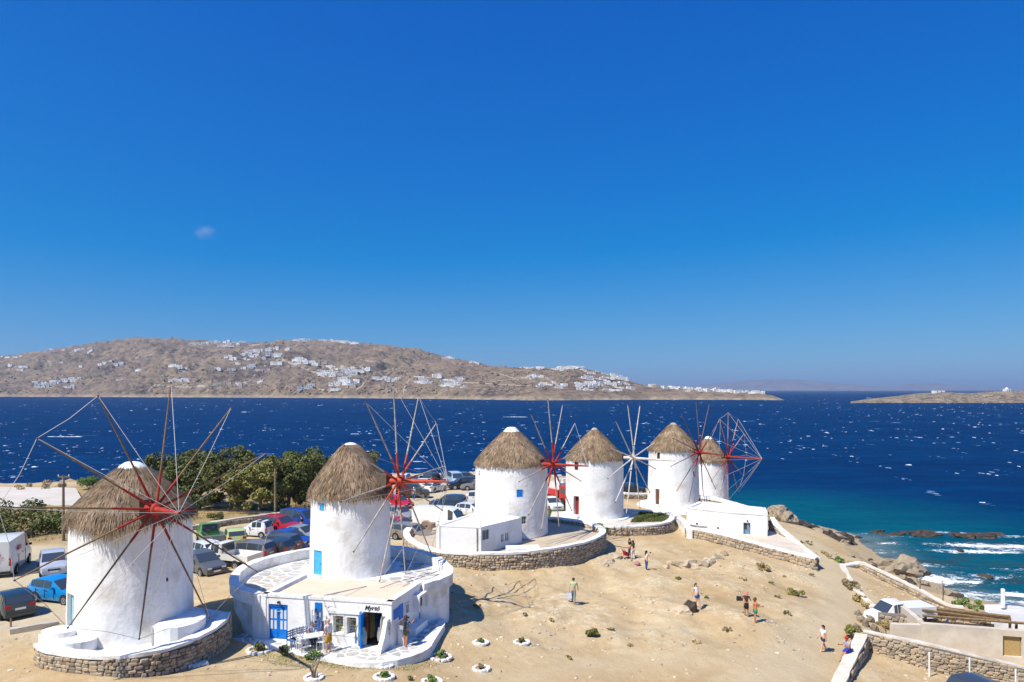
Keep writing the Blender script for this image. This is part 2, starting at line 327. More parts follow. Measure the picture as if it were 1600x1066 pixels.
    L.new(ad.outputs[0], bp.inputs['Height']); L.new(bp.outputs[0], b.inputs['Normal'])
    return m
ground = tag(ob('ground', gme, gmat()), kind='structure')
GB = BVHTree.FromPolygons([Vector(v) for v in np.stack([GX, GY, GZ], -1).reshape(-1, 3)], Q.tolist())
def gz(x, y):
    h = GB.ray_cast(Vector((x, y, 60)), Vector((0, 0, -1))); return h[0].z if h[0] else 0.0
def G(u, v):
    """The spot of ground seen at photo position u, v."""
    d = Vector(((u-800)/F, 1, -(v-HY)/F)).normalized(); h = GB.ray_cast(Vector((0, 0, CZ)), d)
    return h[0] if h[0] else ZP(u, v, 5)

# ------------------------------------------------------------------ the sea
def geo(a, b, n, s): return a+(b-a)*(np.linspace(0, 1, n)**s)
sx = np.concatenate([-geo(16, 24000, 70, 4.2)[::-1], np.arange(-14, 20, 3.0), np.arange(20, 96, 0.42), geo(96.5, 24000, 70, 4.2)])
sy = np.concatenate([np.linspace(-160, 38, 24)[:-1], np.arange(38, 125, 0.42), geo(125.5, 24500, 120, 4.2)])
SX, SY = np.meshgrid(sx, sy); ssd = coast_sd(np.clip(SX, -400, 400), np.clip(SY, -150, 400))
nearf = sstep(400, 120, np.hypot(SX, SY))
cell = np.maximum(np.gradient(sx)[None, :]+0*SY, np.gradient(sy)[:, None]+0*SX)
wv = np.zeros(SX.shape)
msk = (cell < 4)
ii = np.argwhere(msk)
for (i, j) in ii:
    x, y = SX[i, j], SY[i, j]
    wv[i, j] = noise.noise(Vector((x*0.05-y*0.03, y*0.17, 1.7)))*0.28+noise.noise(Vector((x*0.16, y*0.45, 5.1)))*0.15+noise.noise(Vector((x*0.6, y*1.1, 8.1)))*0.05
ramp_ = sstep(0.3, -5, ssd)
SZ = wv*(0.25+0.75*ramp_)*msk
sq = np.arange(SX.size).reshape(SX.shape)
sea_me = npmesh('sea', np.stack([SX, SY, SZ], -1), np.stack([sq[:-1, :-1], sq[:-1, 1:], sq[1:, 1:], sq[1:, :-1]], -1).reshape(-1, 4), smooth=True)
def blob(cx, cy, rx, ry, rot=0.0):
    c, s = math.cos(rot), math.sin(rot); dx, dy = SX-cx, SY-cy
    return np.exp(-(((dx*c+dy*s)/rx)**2+((-dx*s+dy*c)/ry)**2))
foam = sstep(-3.0, 0.2, ssd)*0.55*(ssd > -8)
SURF = [(1475,905,5,2.2,.9),(1500,930,4.5,2.5,.9),(1450,885,3.5,1.5,.6),(1590,855,11,1.5,1.0),(1530,862,7,1.2,.9),(1560,838,7,1.0,.8),(1500,832,6,.9,.6),(1345,835,4,.8,.45),(1400,840,5,.8,.4),(1360,862,4,1.5,.5),(1385,850,4,1.2,.5),(1540,900,5,1.6,.45),(1590,890,5,1.5,.4),(1570,930,5,2,.45),(1600,945,5,2,.6),(1535,940,4,2,.55),(1640,860,9,1.5,.9),(1700,850,9,1.5,.8),(1480,850,4,.8,.4),(1330,842,2.5,.8,.5),(1300,832,2,.8,.5)]
for u, v, rx, ry, a in SURF:
    p = ZP(u, v, 0); foam = np.maximum(foam, a*.92*blob(p.x, p.y, rx, ry, -0.12))
shal = sstep(-55, -6, ssd)*sstep(20, 30, SX)*sstep(160, 120, SY)
vshal = sstep(-9, -1, ssd)*sstep(25, 32, SX)*sstep(100, 92, SY)
reef = np.zeros(SX.shape)
for u, v, rx, ry in ((1450,875,6,3),(1560,885,5,2),(1530,850,6,1.5),(1350,848,4,1.5),(1590,905,6,2),(1480,915,4,2)):
    p = ZP(u, v, 0); reef = np.maximum(reef, blob(p.x, p.y, rx, ry))
for nm, ar in (('foam', foam), ('shallow', shal), ('veryshallow', vshal), ('reef', reef)): add_attr(sea_me, nm, ar)
def seamat():
    m = bpy.data.materials.new('sea_water'); m.use_nodes = True; N, L = nodes(m); b = N['Principled BSDF']
    b.inputs['Roughness'].default_value = 0.32; b.inputs['IOR'].default_value = 1.33; b.inputs['Specular IOR Level'].default_value = 0.035
    tc = N.new('ShaderNodeTexCoord')
    def nz(s, d=4, st=(1, 1, 1), r=0.6, dist=0.0):
        mp = N.new('ShaderNodeMapping'); mp.inputs['Scale'].default_value = st; L.new(tc.outputs['Object'], mp.inputs['Vector'])
        n = N.new('ShaderNodeTexNoise'); n.inputs['Scale'].default_value = s; n.inputs['Detail'].default_value = d; n.inputs['Roughness'].default_value = r; n.inputs['Distortion'].default_value = dist
        L.new(mp.outputs[0], n.inputs['Vector']); return n.outputs['Fac']
    def at(n): a = N.new('ShaderNodeAttribute'); a.attribute_name = n; return a.outputs['Fac']
    def mr(x, a, c, lo=0.0, hi=1.0):
        q = N.new('ShaderNodeMapRange'); q.inputs[1].default_value = a; q.inputs[2].default_value = c; q.inputs[3].default_value = lo; q.inputs[4].default_value = hi; L.new(x, q.inputs[0]); return q.outputs[0]
    def mix(f, a, c):
        x = N.new('ShaderNodeMix'); x.data_type = 'RGBA'; L.new(f, x.inputs[0])
        for i, q in ((6, a), (7, c)):
            if isinstance(q, tuple): x.inputs[i].default_value = (*q, 1)
            else: L.new(q, x.inputs[i])
        return x.outputs[2]
    def op(o, a, c):
        x = N.new('ShaderNodeMath'); x.operation = o; x.use_clamp = True
        for i, q in ((0, a), (1, c)):
            if isinstance(q, float): x.inputs[i].default_value = q
            else: L.new(q, x.inputs[i])
        return x.outputs[0]
    deep = mix(mr(nz(0.02, 5, (0.35, 1, 1)), 0.35, 0.65), SEA_A, SEA_B)
    deep = mix(mr(nz(0.13, 4, (0.45, 1, 1)), 0.45, 0.75, 0, 0.6), deep, SEA_C)
    sh = op('MULTIPLY', at('shallow'), mr(nz(0.09, 4, (0.5, 1, 1)), 0.25, 0.6, 0.55, 1.0))
    c = mix(sh, deep, SEA_T)
    c = mix(op('MULTIPLY', at('veryshallow'), mr(nz(0.3, 4), 0.3, 0.6, 0.45, 0.95)), c, (0.16, 0.20, 0.19))
    c = mix(op('MULTIPLY', at('reef'), mr(nz(0.35, 5), 0.42, 0.58, 0.0, 0.8)), c, (0.035, 0.05, 0.045))
    fm = at('foam'); lace = op('ADD', op('MULTIPLY', nz(0.5, 8, (0.7, 1.4, 1), 0.7, 1.2), 0.6), op('MULTIPLY', nz(2.6, 6, (0.7, 1.3, 1), 0.8, 1.5), 0.55))
    ff = op('MULTIPLY', mr(op('ADD', lace, mr(fm, 0.0, 1.0, -0.17, 0.085)), 0.53, 0.60), mr(fm, 0.06, 0.25))
    c = mix(ff, c, (0.82, 0.84, 0.85))
    bp = N.new('ShaderNodeBump'); bp.inputs['Strength'].default_value = 0.9; bp.inputs['Distance'].default_value = 1.3
    L.new(nz(0.42, 6, (0.5, 1, 1), 0.62), bp.inputs['Height'])
    N.remove(b); df = N.new('ShaderNodeBsdfDiffuse'); gl = N.new('ShaderNodeBsdfGlossy'); gl.inputs['Roughness'].default_value = 0.22; gl.inputs['Color'].default_value = (0.75, 0.9, 1, 1)
    L.new(c, df.inputs['Color']); L.new(bp.outputs[0], df.inputs['Normal']); L.new(bp.outputs[0], gl.inputs['Normal'])
    ms_ = N.new('ShaderNodeMixShader'); L.new(mr(ff, 0, 1, 0.05, 0.0), ms_.inputs[0]); L.new(df.outputs[0], ms_.inputs[1]); L.new(gl.outputs[0], ms_.inputs[2])
    L.new(ms_.outputs[0], N['Material Output'].inputs['Surface'])
    return m
SEA_A, SEA_B, SEA_C, SEA_T = (0.0002, 0.019, 0.078), (0.0002, 0.027, 0.100), (0.0003, 0.045, 0.140), (0.0008, 0.085, 0.122)
sea = tag(ob('sea', sea_me, seamat()), kind='structure')
# breaking crests out on the open water: thousands of low ridges of foam, one mass
FOAM = mat('foam', (0.86, 0.88, 0.90), rough=0.9, attr='tone')
def crests():
    V, Qd, TN = [], [], []; rr = random.Random(3)
    def crest(x, y, Ln, h, wd, rz):
        n = max(5, int(Ln/.8)); c, s = math.cos(rz), math.sin(rz); k0 = len(V); br = rr.random()**2.6 if Ln < 12 else .8
        for i in range(n+1):
            t = i/n; e = math.sin(PI*t)**0.6 if 0 < t < 1 else 0
            e *= 0.45+0.9*rr.random(); px = (t-0.5)*Ln; oy = (rr.random()-0.5)*wd*0.8+math.sin(t*5+Ln)*wd*0.5
            for (dy, dz) in ((-wd*0.75*e, -0.05), (-wd*0.2*e, h*e), (wd*0.9*e, -0.05)):
                V.append((x+px*c-(oy+dy)*s, y+px*s+(oy+dy)*c, 0.12+dz)); q_ = min(1, max(.0, br*(.55+.7*rr.random()))); TN.append((.01+.99*q_**1.5, .06+.94*q_**1.3, .17+.83*q_))
        for i in range(n):
            a = k0+3*i; Qd.append((a, a+3, a+4, a+1)); Qd.append((a+1, a+4, a+5, a+2))
    for _ in range(3000):
        d = 150*(1700/150)**(rr.random()**1.0); x = (rr.random()*2-1)*d*0.95
        if coast_sd(np.array([x]), np.array([d]))[0] > -12: continue
        s = rr.random()
        if fbm(x*.006, d*.004, 5.5) < rr.uniform(-.75, .1): continue
        if 20 < x < 110 and d < 200 and s < 0.6: continue
        Ln = (0.5+1.9*s*s*s)*(d/300)**0.4; h = (0.04+0.10*s)*(d/300)**0.5; big = rr.random() < 0.05
        if big: Ln *= 3.0; h *= 1.4
        crest(x, d, Ln, h, 0.5+0.4*s, -0.1+rr.uniform(-.12, .12))
        if s > 0.5:
            for _k in range(rr.randint(1, 3)): crest(x+rr.uniform(-1, 1)*Ln, d+rr.uniform(-6, 6), Ln*rr.uniform(.2, .5), h*.6, .5, rr.uniform(-.2, .1))
    for u, v, Ln in ((805,652,26),(100,683,22),(135,681,14),(1400,661,9),(1455,771,6),(1466,775,4),(1540,789,4),(1552,791,3),(1420,728,6),(1100,702,16),(880,748,5)):
        p = ZP(u, v, 0); crest(p.x, p.y, Ln*(.7 if p.y > 200 else .3), 0.14*(p.y/250)**.5, .4, -.1); crest(p.x+Ln*.2, p.y+2, Ln*.25, .08, .4, -.1)
    return npmesh('whitecap_foam', V, Qd, TN, smooth=True)
tag(ob('whitecap_foam', crests(), FOAM), 'white foam crests scattered over the dark blue sea', 'foam', kind='stuff')

# ------------------------------------------------------------------ far shore across the bay
SKY_U = [-400,0,60,140,215,270,330,420,470,550,640,700,760,820,870,905,960,1010,1060,1100,1180,1205,1226]
SKY_V = [570,558,549,537,527,530,533,536,530,534,543,557,571,575,575,573,588,603,607,609,613,617,625.5]
SH_U = [-400,0,400,600,830,1000,1130,1226]; SH_D = [2150,2000,1760,1620,1310,1400,1390,1340]
RG_U = [-400,0,500,700,830,920,1010,1130,1226]; RG_D = [3500,3200,2900,2450,1900,1850,1600,1480,1350]
def hill_grid():
    us = np.linspace(-400, 1226, 460); ts = np.concatenate([np.linspace(-0.06, 0, 3)[:-1], np.linspace(0, 1, 90), np.linspace(1, 2.0, 16)[1:]])
    V = []; 
    for t in ts:
        for u in us:
            d0 = np.interp(u, SH_U, SH_D)*(1+0.012*fbm(u*0.02, 1.1)); dr = np.interp(u, RG_U, RG_D)
            e = (HY-np.interp(u, SKY_U, SKY_V))/F; D = d0+(dr-d0)*t; x = (u-800)/F*D
            hr = CZ+e*dr
            lo = np.clip((u-780)/120, 0, 1)
            if t < 0: z = t*60
            elif t <= 1:
                s = (0.10+0.0*lo)*min(1, t*22)+(0.9)*(t**1.15*(1-lo)+(t**0.85)*lo); z = hr*s
                nn = fbm(x*0.006, D*0.006, 2.0, .8, 6)*hr*0.20*math.sin(PI*min(1, t*0.93+0.02))**0.7; z += nn + abs(fbm(x*0.03, D*0.03, 7, .8, 3))*hr*0.05*(1 if t > .02 else 0)
                if t > 0.9: z = min(z, CZ+e*D+fbm(x*.02, 4.4, .3, .7, 5)*4.5*(1-lo*.8))
            else: z = hr*(1-0.5*(t-1))
            V.append((x, D, z))
    n = len(us); m = len(ts); id_ = np.arange(n*m).reshape(m, n)
    return V, np.stack([id_[:-1, :-1], id_[:-1, 1:], id_[1:, 1:], id_[1:, :-1]], -1).reshape(-1, 4)
HV, HQ = hill_grid()
def hillmat(name, cols, s1=0.02, s2=0.055, shore=True):
    m = bpy.data.materials.new(name); m.use_nodes = True; N, L = nodes(m); b = N['Principled BSDF']; b.inputs['Roughness'].default_value = 0.95; b.inputs['Specular IOR Level'].default_value = 0.1
    tc = N.new('ShaderNodeTexCoord')
    def nz(s, d=6, r=0.65):
        n = N.new('ShaderNodeTexNoise'); n.inputs['Scale'].default_value = s; n.inputs['Detail'].default_value = d; n.inputs['Roughness'].default_value = r; L.new(tc.outputs['Object'], n.inputs['Vector']); return n.outputs['Fac']
    def ramp(x, *st):
        r = N.new('ShaderNodeValToRGB'); e = r.color_ramp.elements
        while len(e) < len(st): e.new(0.5)
        for q, (p, c) in zip(e, st): q.position = p; q.color = (*c, 1) if isinstance(c, tuple) else (c, c, c, 1)
        L.new(x, r.inputs[0]); return r.outputs[0]
    def mix(f, a, c):
        x = N.new('ShaderNodeMix'); x.data_type = 'RGBA'; L.new(f, x.inputs[0])
        for i, q in ((6, a), (7, c)):
            if isinstance(q, tuple): x.inputs[i].default_value = (*q, 1)
            else: L.new(q, x.inputs[i])
        return x.outputs[2]
    c = ramp(nz(s1*0.35), (0.34, cols[0]), (0.5, cols[1]), (0.66, cols[2]))
    c = mix(ramp(nz(s2, 5, 0.7), (0.44, 0.0), (0.58, 0.9)), c, cols[3])
    c = mix(ramp(nz(s2*1.3, 4, 0.75), (0.54, 0.0), (0.64, 0.75)), c, cols[4])
    if shore:
        sp = N.new('ShaderNodeSeparateXYZ'); L.new(tc.outputs['Object'], sp.inputs[0])
        c = mix(ramp(nz(0.006), (0.4, 0.0), (0.6, 0.5)), c, cols[2])
        mr = N.new('ShaderNodeMapRange'); mr.inputs[1].default_value = 2; mr.inputs[2].default_value = 9; mr.inputs[3].default_value = 1; mr.inputs[4].default_value = 0; L.new(sp.outputs['Z'], mr.inputs[0])
        c = mix(mr.outputs[0], c, ramp(nz(0.06), (0.35, (0.17, 0.13, 0.09)), (0.6, (0.34, 0.27, 0.19))))
    L.new(c, b.inputs['Base Color'])
    bp = N.new('ShaderNodeBump'); bp.inputs['Strength'].default_value = 1.0; bp.inputs['Distance'].default_value = 6; L.new(nz(s2*0.6, 8, 0.7), bp.inputs['Height']); L.new(bp.outputs[0], b.inputs['Normal'])
    return m
HC = ((0.125, 0.088, 0.072), (0.195, 0.140, 0.100), (0.27, 0.197, 0.125), (0.060, 0.046, 0.038), (0.29, 0.24, 0.185))
hill = tag(ob('hillside', npmesh('hillside', HV, HQ, smooth=True), hillmat('scrub_hillside', HC)), kind='structure')
HB = BVHTree.FromPolygons([Vector(v) for v in HV], HQ.tolist())
def HG(u, v):
    d = Vector(((u-800)/F, 1, -(v-HY)/F)).normalized(); h = HB.ray_cast(Vector((0, 0, CZ)), d)
    return h[0]
def hz(x, y):
    h = HB.ray_cast(Vector((x, y, 900)), Vector((0, 0, -1))); return h[0].z if h[0] else None
def islet(name, us, vs, d_shore, depth, col, rough=0.03, nU=120, nT=22, seed=1.0):
    V = []; u_ = np.linspace(us[0], us[-1], nU)
    for j in range(nT):
        t = j/(nT-1)*1.6-0.03
        for u in u_:
            e = (HY-np.interp(u, us, vs))/F; edge = min(1, (u-us[0])/((us[-1]-us[0])*0.12)); dd = depth*(0.15+0.85*edge)
            D = d_shore+dd*t+d_shore*0.008*fbm(u*0.05, seed); x = (u-800)/F*D; hr = max(0.3, CZ+e*(d_shore+dd))
            s = 1-(1-min(t, 1))**2.6 if t <= 1 else 1-(t-1)*0.9
            z = hr*s if t > 0 else -3
            if 0 < t: z += fbm(x*40/d_shore, D*40/d_shore, seed)*hr*rough*4*min(1, t*4)*(1-min(1, max(0, t-.6)*2.5))
            V.append((x, D, z))
    id_ = np.arange(nT*nU).reshape(nT, nU)
    return tag(ob(name, npmesh(name, V, np.stack([id_[:-1, :-1], id_[:-1, 1:], id_[1:, 1:], id_[1:, :-1]], -1).reshape(-1, 4), smooth=True), col), kind='structure')
ISC = ((0.25, 0.185, 0.125), (0.31, 0.24, 0.165), (0.37, 0.30, 0.215), (0.10, 0.08, 0.06), (0.36, 0.31, 0.25))
IM = hillmat('islet_rock', ISC, 0.05, 0.11, False)
headland = islet('headland', [1329,1360,1400,1430,1475,1520,1560,1600,1700,1850], [627.5,623,619,615,613,614.5,611.5,610.5,606,604], 1060, 170, IM, 0.04, 200, 30)
FARM = mat('far_island_earth', (0.13, 0.085, 0.07), (0.19, 0.135, 0.11), 0.0008, 0.95, c3=(0.3, 0.26, 0.22), s3=0.003)
islet('far_island', [900,1000,1080,1150,1180,1210,1245,1290,1340,1380,1420], [606,601,603,597,594,592,594,598,601,606,608], 15500, 3500, FARM, 0.03, 160, 16, 4.0)
islet('far_island', [1380,1420,1450,1500,1560,1620,1700,1800], [607,601,599,602,606,604,600,603], 17500, 3000, FARM, 0.03, 120, 16, 6.0)
islet('far_island', [-500,-300,-100,100,500,1200,1400,1600,1900,2200], [604,600,602,605,604,603,604.5,605,602,603], 21000, 1800, FARM, 0.03, 120, 12, 8.0)
# the air between here and the far islands
hb = B().box(-24600, 24600, -170, 24800, -6, 262)
hm = bpy.data.materials.new('haze'); hm.use_nodes = True; hn, hl = nodes(hm); hn.clear()
ho = hn.new('ShaderNodeOutputMaterial'); pv = hn.new('ShaderNodeVolumePrincipled'); pv.inputs['Color'].default_value = (0.60, 0.78, 1.0, 1); pv.inputs['Density'].default_value = 0.00008; pv.inputs['Anisotropy'].default_value = 0.25
hl.new(pv.outputs[0], ho.inputs['Volume'])
tag(hb.out('haze', hm), kind='stuff')
# ------------------------------------------------------------------ windmills
def cone_thatch(name, r_e, z_e, r_t, z_t, n, ln, wdt, parent, seed, sag=0.0, rows=None, cut=None, shag=0.25, bulge=0.05):
    """Reed thatch: n tapering blades laid down the cone, tips kicking out past the eave."""
    rg = np.random.default_rng(seed); th = rg.uniform(0, 2*PI, n)
    t = rg.uniform(0, 1, n)**0.75 if rows is None else (rg.integers(0, rows, n)+rg.normal(0, 0.10, n))/max(1, rows-1)
    t = np.clip(t, 0, 1)
    def surf(t, th, lift):
        r = r_t+(r_e-r_t)*t+bulge*np.sin(PI*np.clip(t, 0, 1))*(r_e-r_t)*0.5; z = z_t+(z_e-z_t)*t+bulge*np.sin(PI*np.clip(t, 0, 1))*(z_t-z_e)*0.25
        over = np.maximum(t-1, 0); r = r-over*(r_e-r_t)*0.62; 
        return np.stack([(r+lift)*np.cos(th), (r+lift)*np.sin(th), z+lift*0.5], -1)
    L = np.hypot(r_e-r_t, z_t-z_e); l = ln*(0.6+0.8*rg.random(n))/L
    dth = rg.normal(0, 0.05, n); lift0 = rg.uniform(0.0, 0.05, n); lift1 = rg.uniform(0.02, 0.12, n)*(0.6+shag)*np.where(t > .85, .6, 1)
    ed = (t > 0.93)
    l = np.where(ed, l*(0.7+shag*1.6*rg.random(n)**2), l)
    if cut is not None:            # long ragged tails on one side of the roof
        a0, amp, wid_ = cut; dd = np.abs((th-a0+PI) % (2*PI)-PI); l = np.where(t > 0.80, l*(1+amp*np.exp(-(dd/wid_)**2)*(0.5+0.7*rg.random(n))), l)
    wa = wdt*(0.6+0.8*rg.random(n)); rr_ = r_t+(r_e-r_t)*t+0.2
    w0 = wa/rr_*0.5; w1 = w0*0.35
    p0 = surf(t-l*0.25, th-w0, lift0); p1 = surf(t-l*0.25, th+w0, lift0)
    m0 = surf(t+l*0.35, th+dth*0.5-w0*0.9, lift0+lift1*0.8); m1 = surf(t+l*0.35, th+dth*0.5+w0*0.9, lift0+lift1*0.8)
    e0 = surf(t+l*0.9, th+dth-w1, lift1); e1 = surf(t+l*0.9, th+dth+w1, lift1)
    V = np.stack([p0, p1, m0, m1, e0, e1], 1).reshape(-1, 3); k = np.arange(n)*6
    Qd = np.concatenate([np.stack([k, k+1, k+3, k+2], -1), np.stack([k+2, k+3, k+5, k+4], -1)])
    tn = np.repeat(rg.uniform(0.62, 1.45, n), 6); tint = np.repeat(rg.uniform(-0.06, 0.06, n), 6)
    tone = np.stack([tn*(1+tint), tn, tn*(1-tint)], -1)
    return tag(ob(name, npmesh(name, V, Qd, tone), THATCH, parent), kind='stuff')
def tower(name, rb, rt, h, ops, parent, seed, m=None):
    """Whitewashed round tower; ops = (bearing, half width in rad, z0, z1, depth) holes with reveals."""
    n = 72; zs = set(round(z, 3) for z in np.linspace(0, h, 26)); an = set(round(a, 5) for a in np.linspace(-PI, PI, n+1)[:-1])
    def near(s, v, d): return {q for q in s if abs(q-v) > d}
    for a, wv_, z0, z1, dp in ops:
        for e in (a-wv_, a+wv_): an = near(an, e, 0.03); an.add(round(e, 5))
        for e in (z0, z1): zs = near(zs, e, 0.08); zs.add(round(e, 3))
    zs = sorted(zs); an = sorted(an); V = []; Qd = []; id_ = {}
    for j, z in enumerate(zs):
        for i, a in enumerate(an):
            r = rb+(rt-rb)*z/h+0.035*fbm(math.cos(a)*1.6+seed, math.sin(a)*1.6, z*0.5)+0.012*fbm(math.cos(a)*7, math.sin(a)*7+seed, z*2.2)
            if z < 0.5: r += 0.06*(1-z/0.5)
            id_[i, j] = len(V); V.append((r*math.cos(a), r*math.sin(a), z))
    N_ = len(an)
    for j in range(len(zs)-1):
        for i in range(N_):
            i2 = (i+1) % N_; am = an[i]+(((an[i2]-an[i]) % (2*PI))/2); zm = (zs[j]+zs[j+1])/2; hole = False
            for a, wv_, z0, z1, dp in ops:
                if abs((am-a+PI) % (2*PI)-PI) < wv_ and z0 < zm < z1: hole = True
            if not hole: Qd.append((id_[i, j], id_[i2, j], id_[i2, j+1], id_[i, j+1]))
    for a, wv_, z0, z1, dp in ops:
        ro = lambda z: rb+(rt-rb)*z/h+0.01
        for (s, q) in (((a-wv_, z0), (a-wv_, z1)), ((a+wv_, z1), (a+wv_, z0)), ((a-wv_, z1), (a+wv_, z1)), ((a+wv_, z0), (a-wv_, z0))):
            k = len(V)
            for (aa, zz) in (s, q): V.append((ro(zz)*math.cos(aa), ro(zz)*math.sin(aa), zz))
            for (aa, zz) in (q, s):
                ri = ro(zz)*math.cos(wv_)-dp; off = ro(zz)*math.sin(aa-a)
                V.append((ri*math.cos(a)-off*math.sin(a), ri*math.sin(a)+off*math.cos(a), zz))
            Qd.append((k, k+1, k+2, k+3))
    me = npmesh(name, V, Qd, smooth=True); me.set_sharp_from_angle(angle=R(40))
    return ob(name, me, m or LIME, parent)
def leaf_on(root, name, a, rad, wdt, z0, z1, m, thick=0.05, panes=0, frame=None, boards=0):
    """A door or window leaf standing across bearing a at radius rad."""
    bb = B().box(-thick/2, thick/2, -wdt/2, wdt/2, z0, z1)
    o = bb.out(name, m, root, (rad*math.cos(a), rad*math.sin(a), 0), (0, 0, a), bevel=0.006)
    if frame is not None:
        f = B(); f.box(-0.03, thick+0.02, -wdt/2-0.03, -wdt/2+0.04, z0, z1); f.box(-0.03, thick+0.02, wdt/2-0.04, wdt/2+0.03, z0, z1); f.box(-0.03, thick+0.021, -wdt/2+0.04, wdt/2-0.04, z1-0.07, z1)
        if panes: f.box(-0.03, thick+0.015, -0.02, 0.02, z0, z1-0.07); f.box(-0.03, thick+0.012, -wdt/2+0.04, -0.02, (z0+z1)/2-0.02, (z0+z1)/2+0.02); f.box(-0.03, thick+0.012, 0.02, wdt/2-0.04, (z0+z1)/2-0.02, (z0+z1)/2+0.02)
        f.out('frame', frame, o)
    for k in range(boards):
        y0 = -wdt/2+0.02+k*(wdt-0.04)/boards; B().box(thick/2, thick/2+0.018, y0+0.006, y0+(wdt-0.04)/boards-0.006, z0+0.03, z1-0.03).out('board', m, o)
    if name == 'door': B().ball((thick/2+0.05, wdt*0.32, z0+(z1-z0)*0.48), 0.035, 1).out('handle', PLASTIC, o)
    return o
def mill(spec):
    ux, D, Wd, zb, ze_off, zt, label = spec['u'], spec['D'], spec['W'], spec['z'], spec['h'], spec['top'], spec['label']
    c = Vector(((ux-800)/F*D, D, zb)); root = empty('windmill', c, 0, label, 'windmill', 'thatched windmills along the ridge')
    rb = Wd/2; rt = rb*spec.get('taper', 0.95); h = ze_off; view = math.atan2(-c.y, -c.x)
    ops = []
    for (kind, off, v0, v1, wdt, dp, *_) in spec['ops']:
        s = max(-0.97, min(0.97, off)); a = view+math.asin(s); rfront = rb*math.cos(math.asin(s)); dd = D-rfront
        z0 = CZ-(v1-HY)/F*dd-zb; z1 = CZ-(v0-HY)/F*dd-zb
        ops.append((a, math.asin(wdt/2/rb), max(0.02, z0), min(z1, h-0.1), dp))
    tower('tower_wall', rb, rt, h, ops, root, ux*0.13)
    for (kind, off, v0, v1, wdt, dp, m, *ex), (a, hw, z0, z1, _) in zip(spec['ops'], ops):
        rr = rb+(rt-rb)*(z0+z1)/2/h
        rad = rr*math.cos(hw)-dp+0.035
        if kind == 'door':
            leaf_on(root, 'door', a, rad, wdt, z0, z1, m, boards=3, frame=ex[0] if ex else m)
            B().box(-0.15, 0.45, -wdt*0.7, wdt*0.7, -0.05, z0+0.03).out('doorstep', WHITE2, root, (rr*math.cos(a), rr*math.sin(a), 0), (0, 0, a), bevel=0.03)
        elif kind == 'window': leaf_on(root, 'window', a, rad, wdt, z0, z1, GLASS, panes=1, frame=m)
        elif kind == 'shutter': leaf_on(root, 'shutter', a, rad, wdt, z0, z1, m, boards=4)
        elif kind == 'hole': leaf_on(root, 'vent_hole', a, rad, wdt, z0, z1, DARK)
    # roof
    r_e = rt+spec.get('over', 0.32); z_e = h-0.03; r_t = spec.get('capr', 0.55); z_t = zt-spec.get('caph', 0.25)
    B().lathe([(r_t*0.9, z_t-0.05), (r_t+(r_e-r_t)*0.5, z_t+(z_e-z_t)*0.49), (r_e+0.01, h+0.015), (r_e+0.01, h-0.06), (rt-0.1, h-0.07), (0.3, h-0.07)], 48).out('roof_core', THATCHD, root, smooth=60)
    cone_thatch('thatch', r_e, z_e, r_t, z_t, spec.get('blades', 4000), spec.get('blen', 0.8), spec.get('bw', 0.09), root, int(ux), rows=spec.get('rows'), cut=spec.get('cut') and (view+spec['cut'][0], spec['cut'][1], spec['cut'][2]), shag=spec.get('shag', 0.3))
    cb = B().lathe([(0, z_t+spec.get('caph', 0.25)+0.06), (r_t*0.5, z_t+spec.get('caph', 0.25)), (r_t*0.95, z_t+0.1), (r_t*1.08, z_t-0.05), (r_t*0.9, z_t-0.12)], 20)
    for v in cb.bm.verts: v.co += Vector((0, 0, 0.05*noise.noise(v.co*2.5)))
    capo = cb.out('roof_cap', spec.get('capm', WHITE2), root, smooth=60)
    # sail wheel
    hu, hv, hd, az, tl, Rw, ph = spec['wheel']; az, tl, ph = R(az), R(tl), R(ph)
    n_ = Vector((math.sin(az)*math.cos(tl), -math.cos(az)*math.cos(tl), math.sin(tl))); r_ = Vector((math.cos(az), math.sin(az), 0)); up = n_.cross(r_)
    if up.z < 0: up = -up
    hub = PX(hu, hv, hd)-c; pm, im = spec['pole'], spec['inner']
    ax0 = hub-n_*(rb+0.9); axl = spec['axle']; axt = hub+n_*axl
    B().tube([ax0, hub+n_*0.1], 0.17, 10).tube([hub+n_*0.1, hub+n_*axl*0.5, axt], [0.15, 0.11, 0.055], 8).out('axle', im, root, smooth=50)
    B().tube([hub-n_*0.26, hub-n_*0.2, hub+n_*0.2, hub+n_*0.26], [0.24, 0.30, 0.30, 0.24], 12).out('hub', im, root, smooth=50)
    tips = []; rg = random.Random(ux)
    miss = spec.get('miss', ())
    for k in range(12):
        a = ph+k*PI/6+rg.uniform(-.015, .015); d = r_*math.cos(a)+up*math.sin(a); Rk = Rw*rg.uniform(0.975, 1.02)
        off = n_*(0.10 if k % 2 else -0.10)
        bend = up*(-0.05*abs(math.cos(a))); tip = hub+off*0.4+d*Rk+bend; tips.append(tip)
        if k in miss: continue
        p0 = hub+off+d*0.15; p1 = hub+off+d*Rk*spec.get('red', 0.33); p2 = hub+off*0.6+d*Rk*0.68+bend*0.3
        pr = spec.get('pr', 0.055)
        po = B().tube([hub+off+d*Rk*0.24, p2, tip], [pr, pr*0.85, pr*0.6], 7).out('sail_pole', pm, root, smooth=60)
        B().tube([p0, p1], [pr*1.45, pr*1.15], 7).out('spar_root', im, po, smooth=60)
        B().ball(tip, pr*1.1, 1).out('tip_knot', WOODD, po)
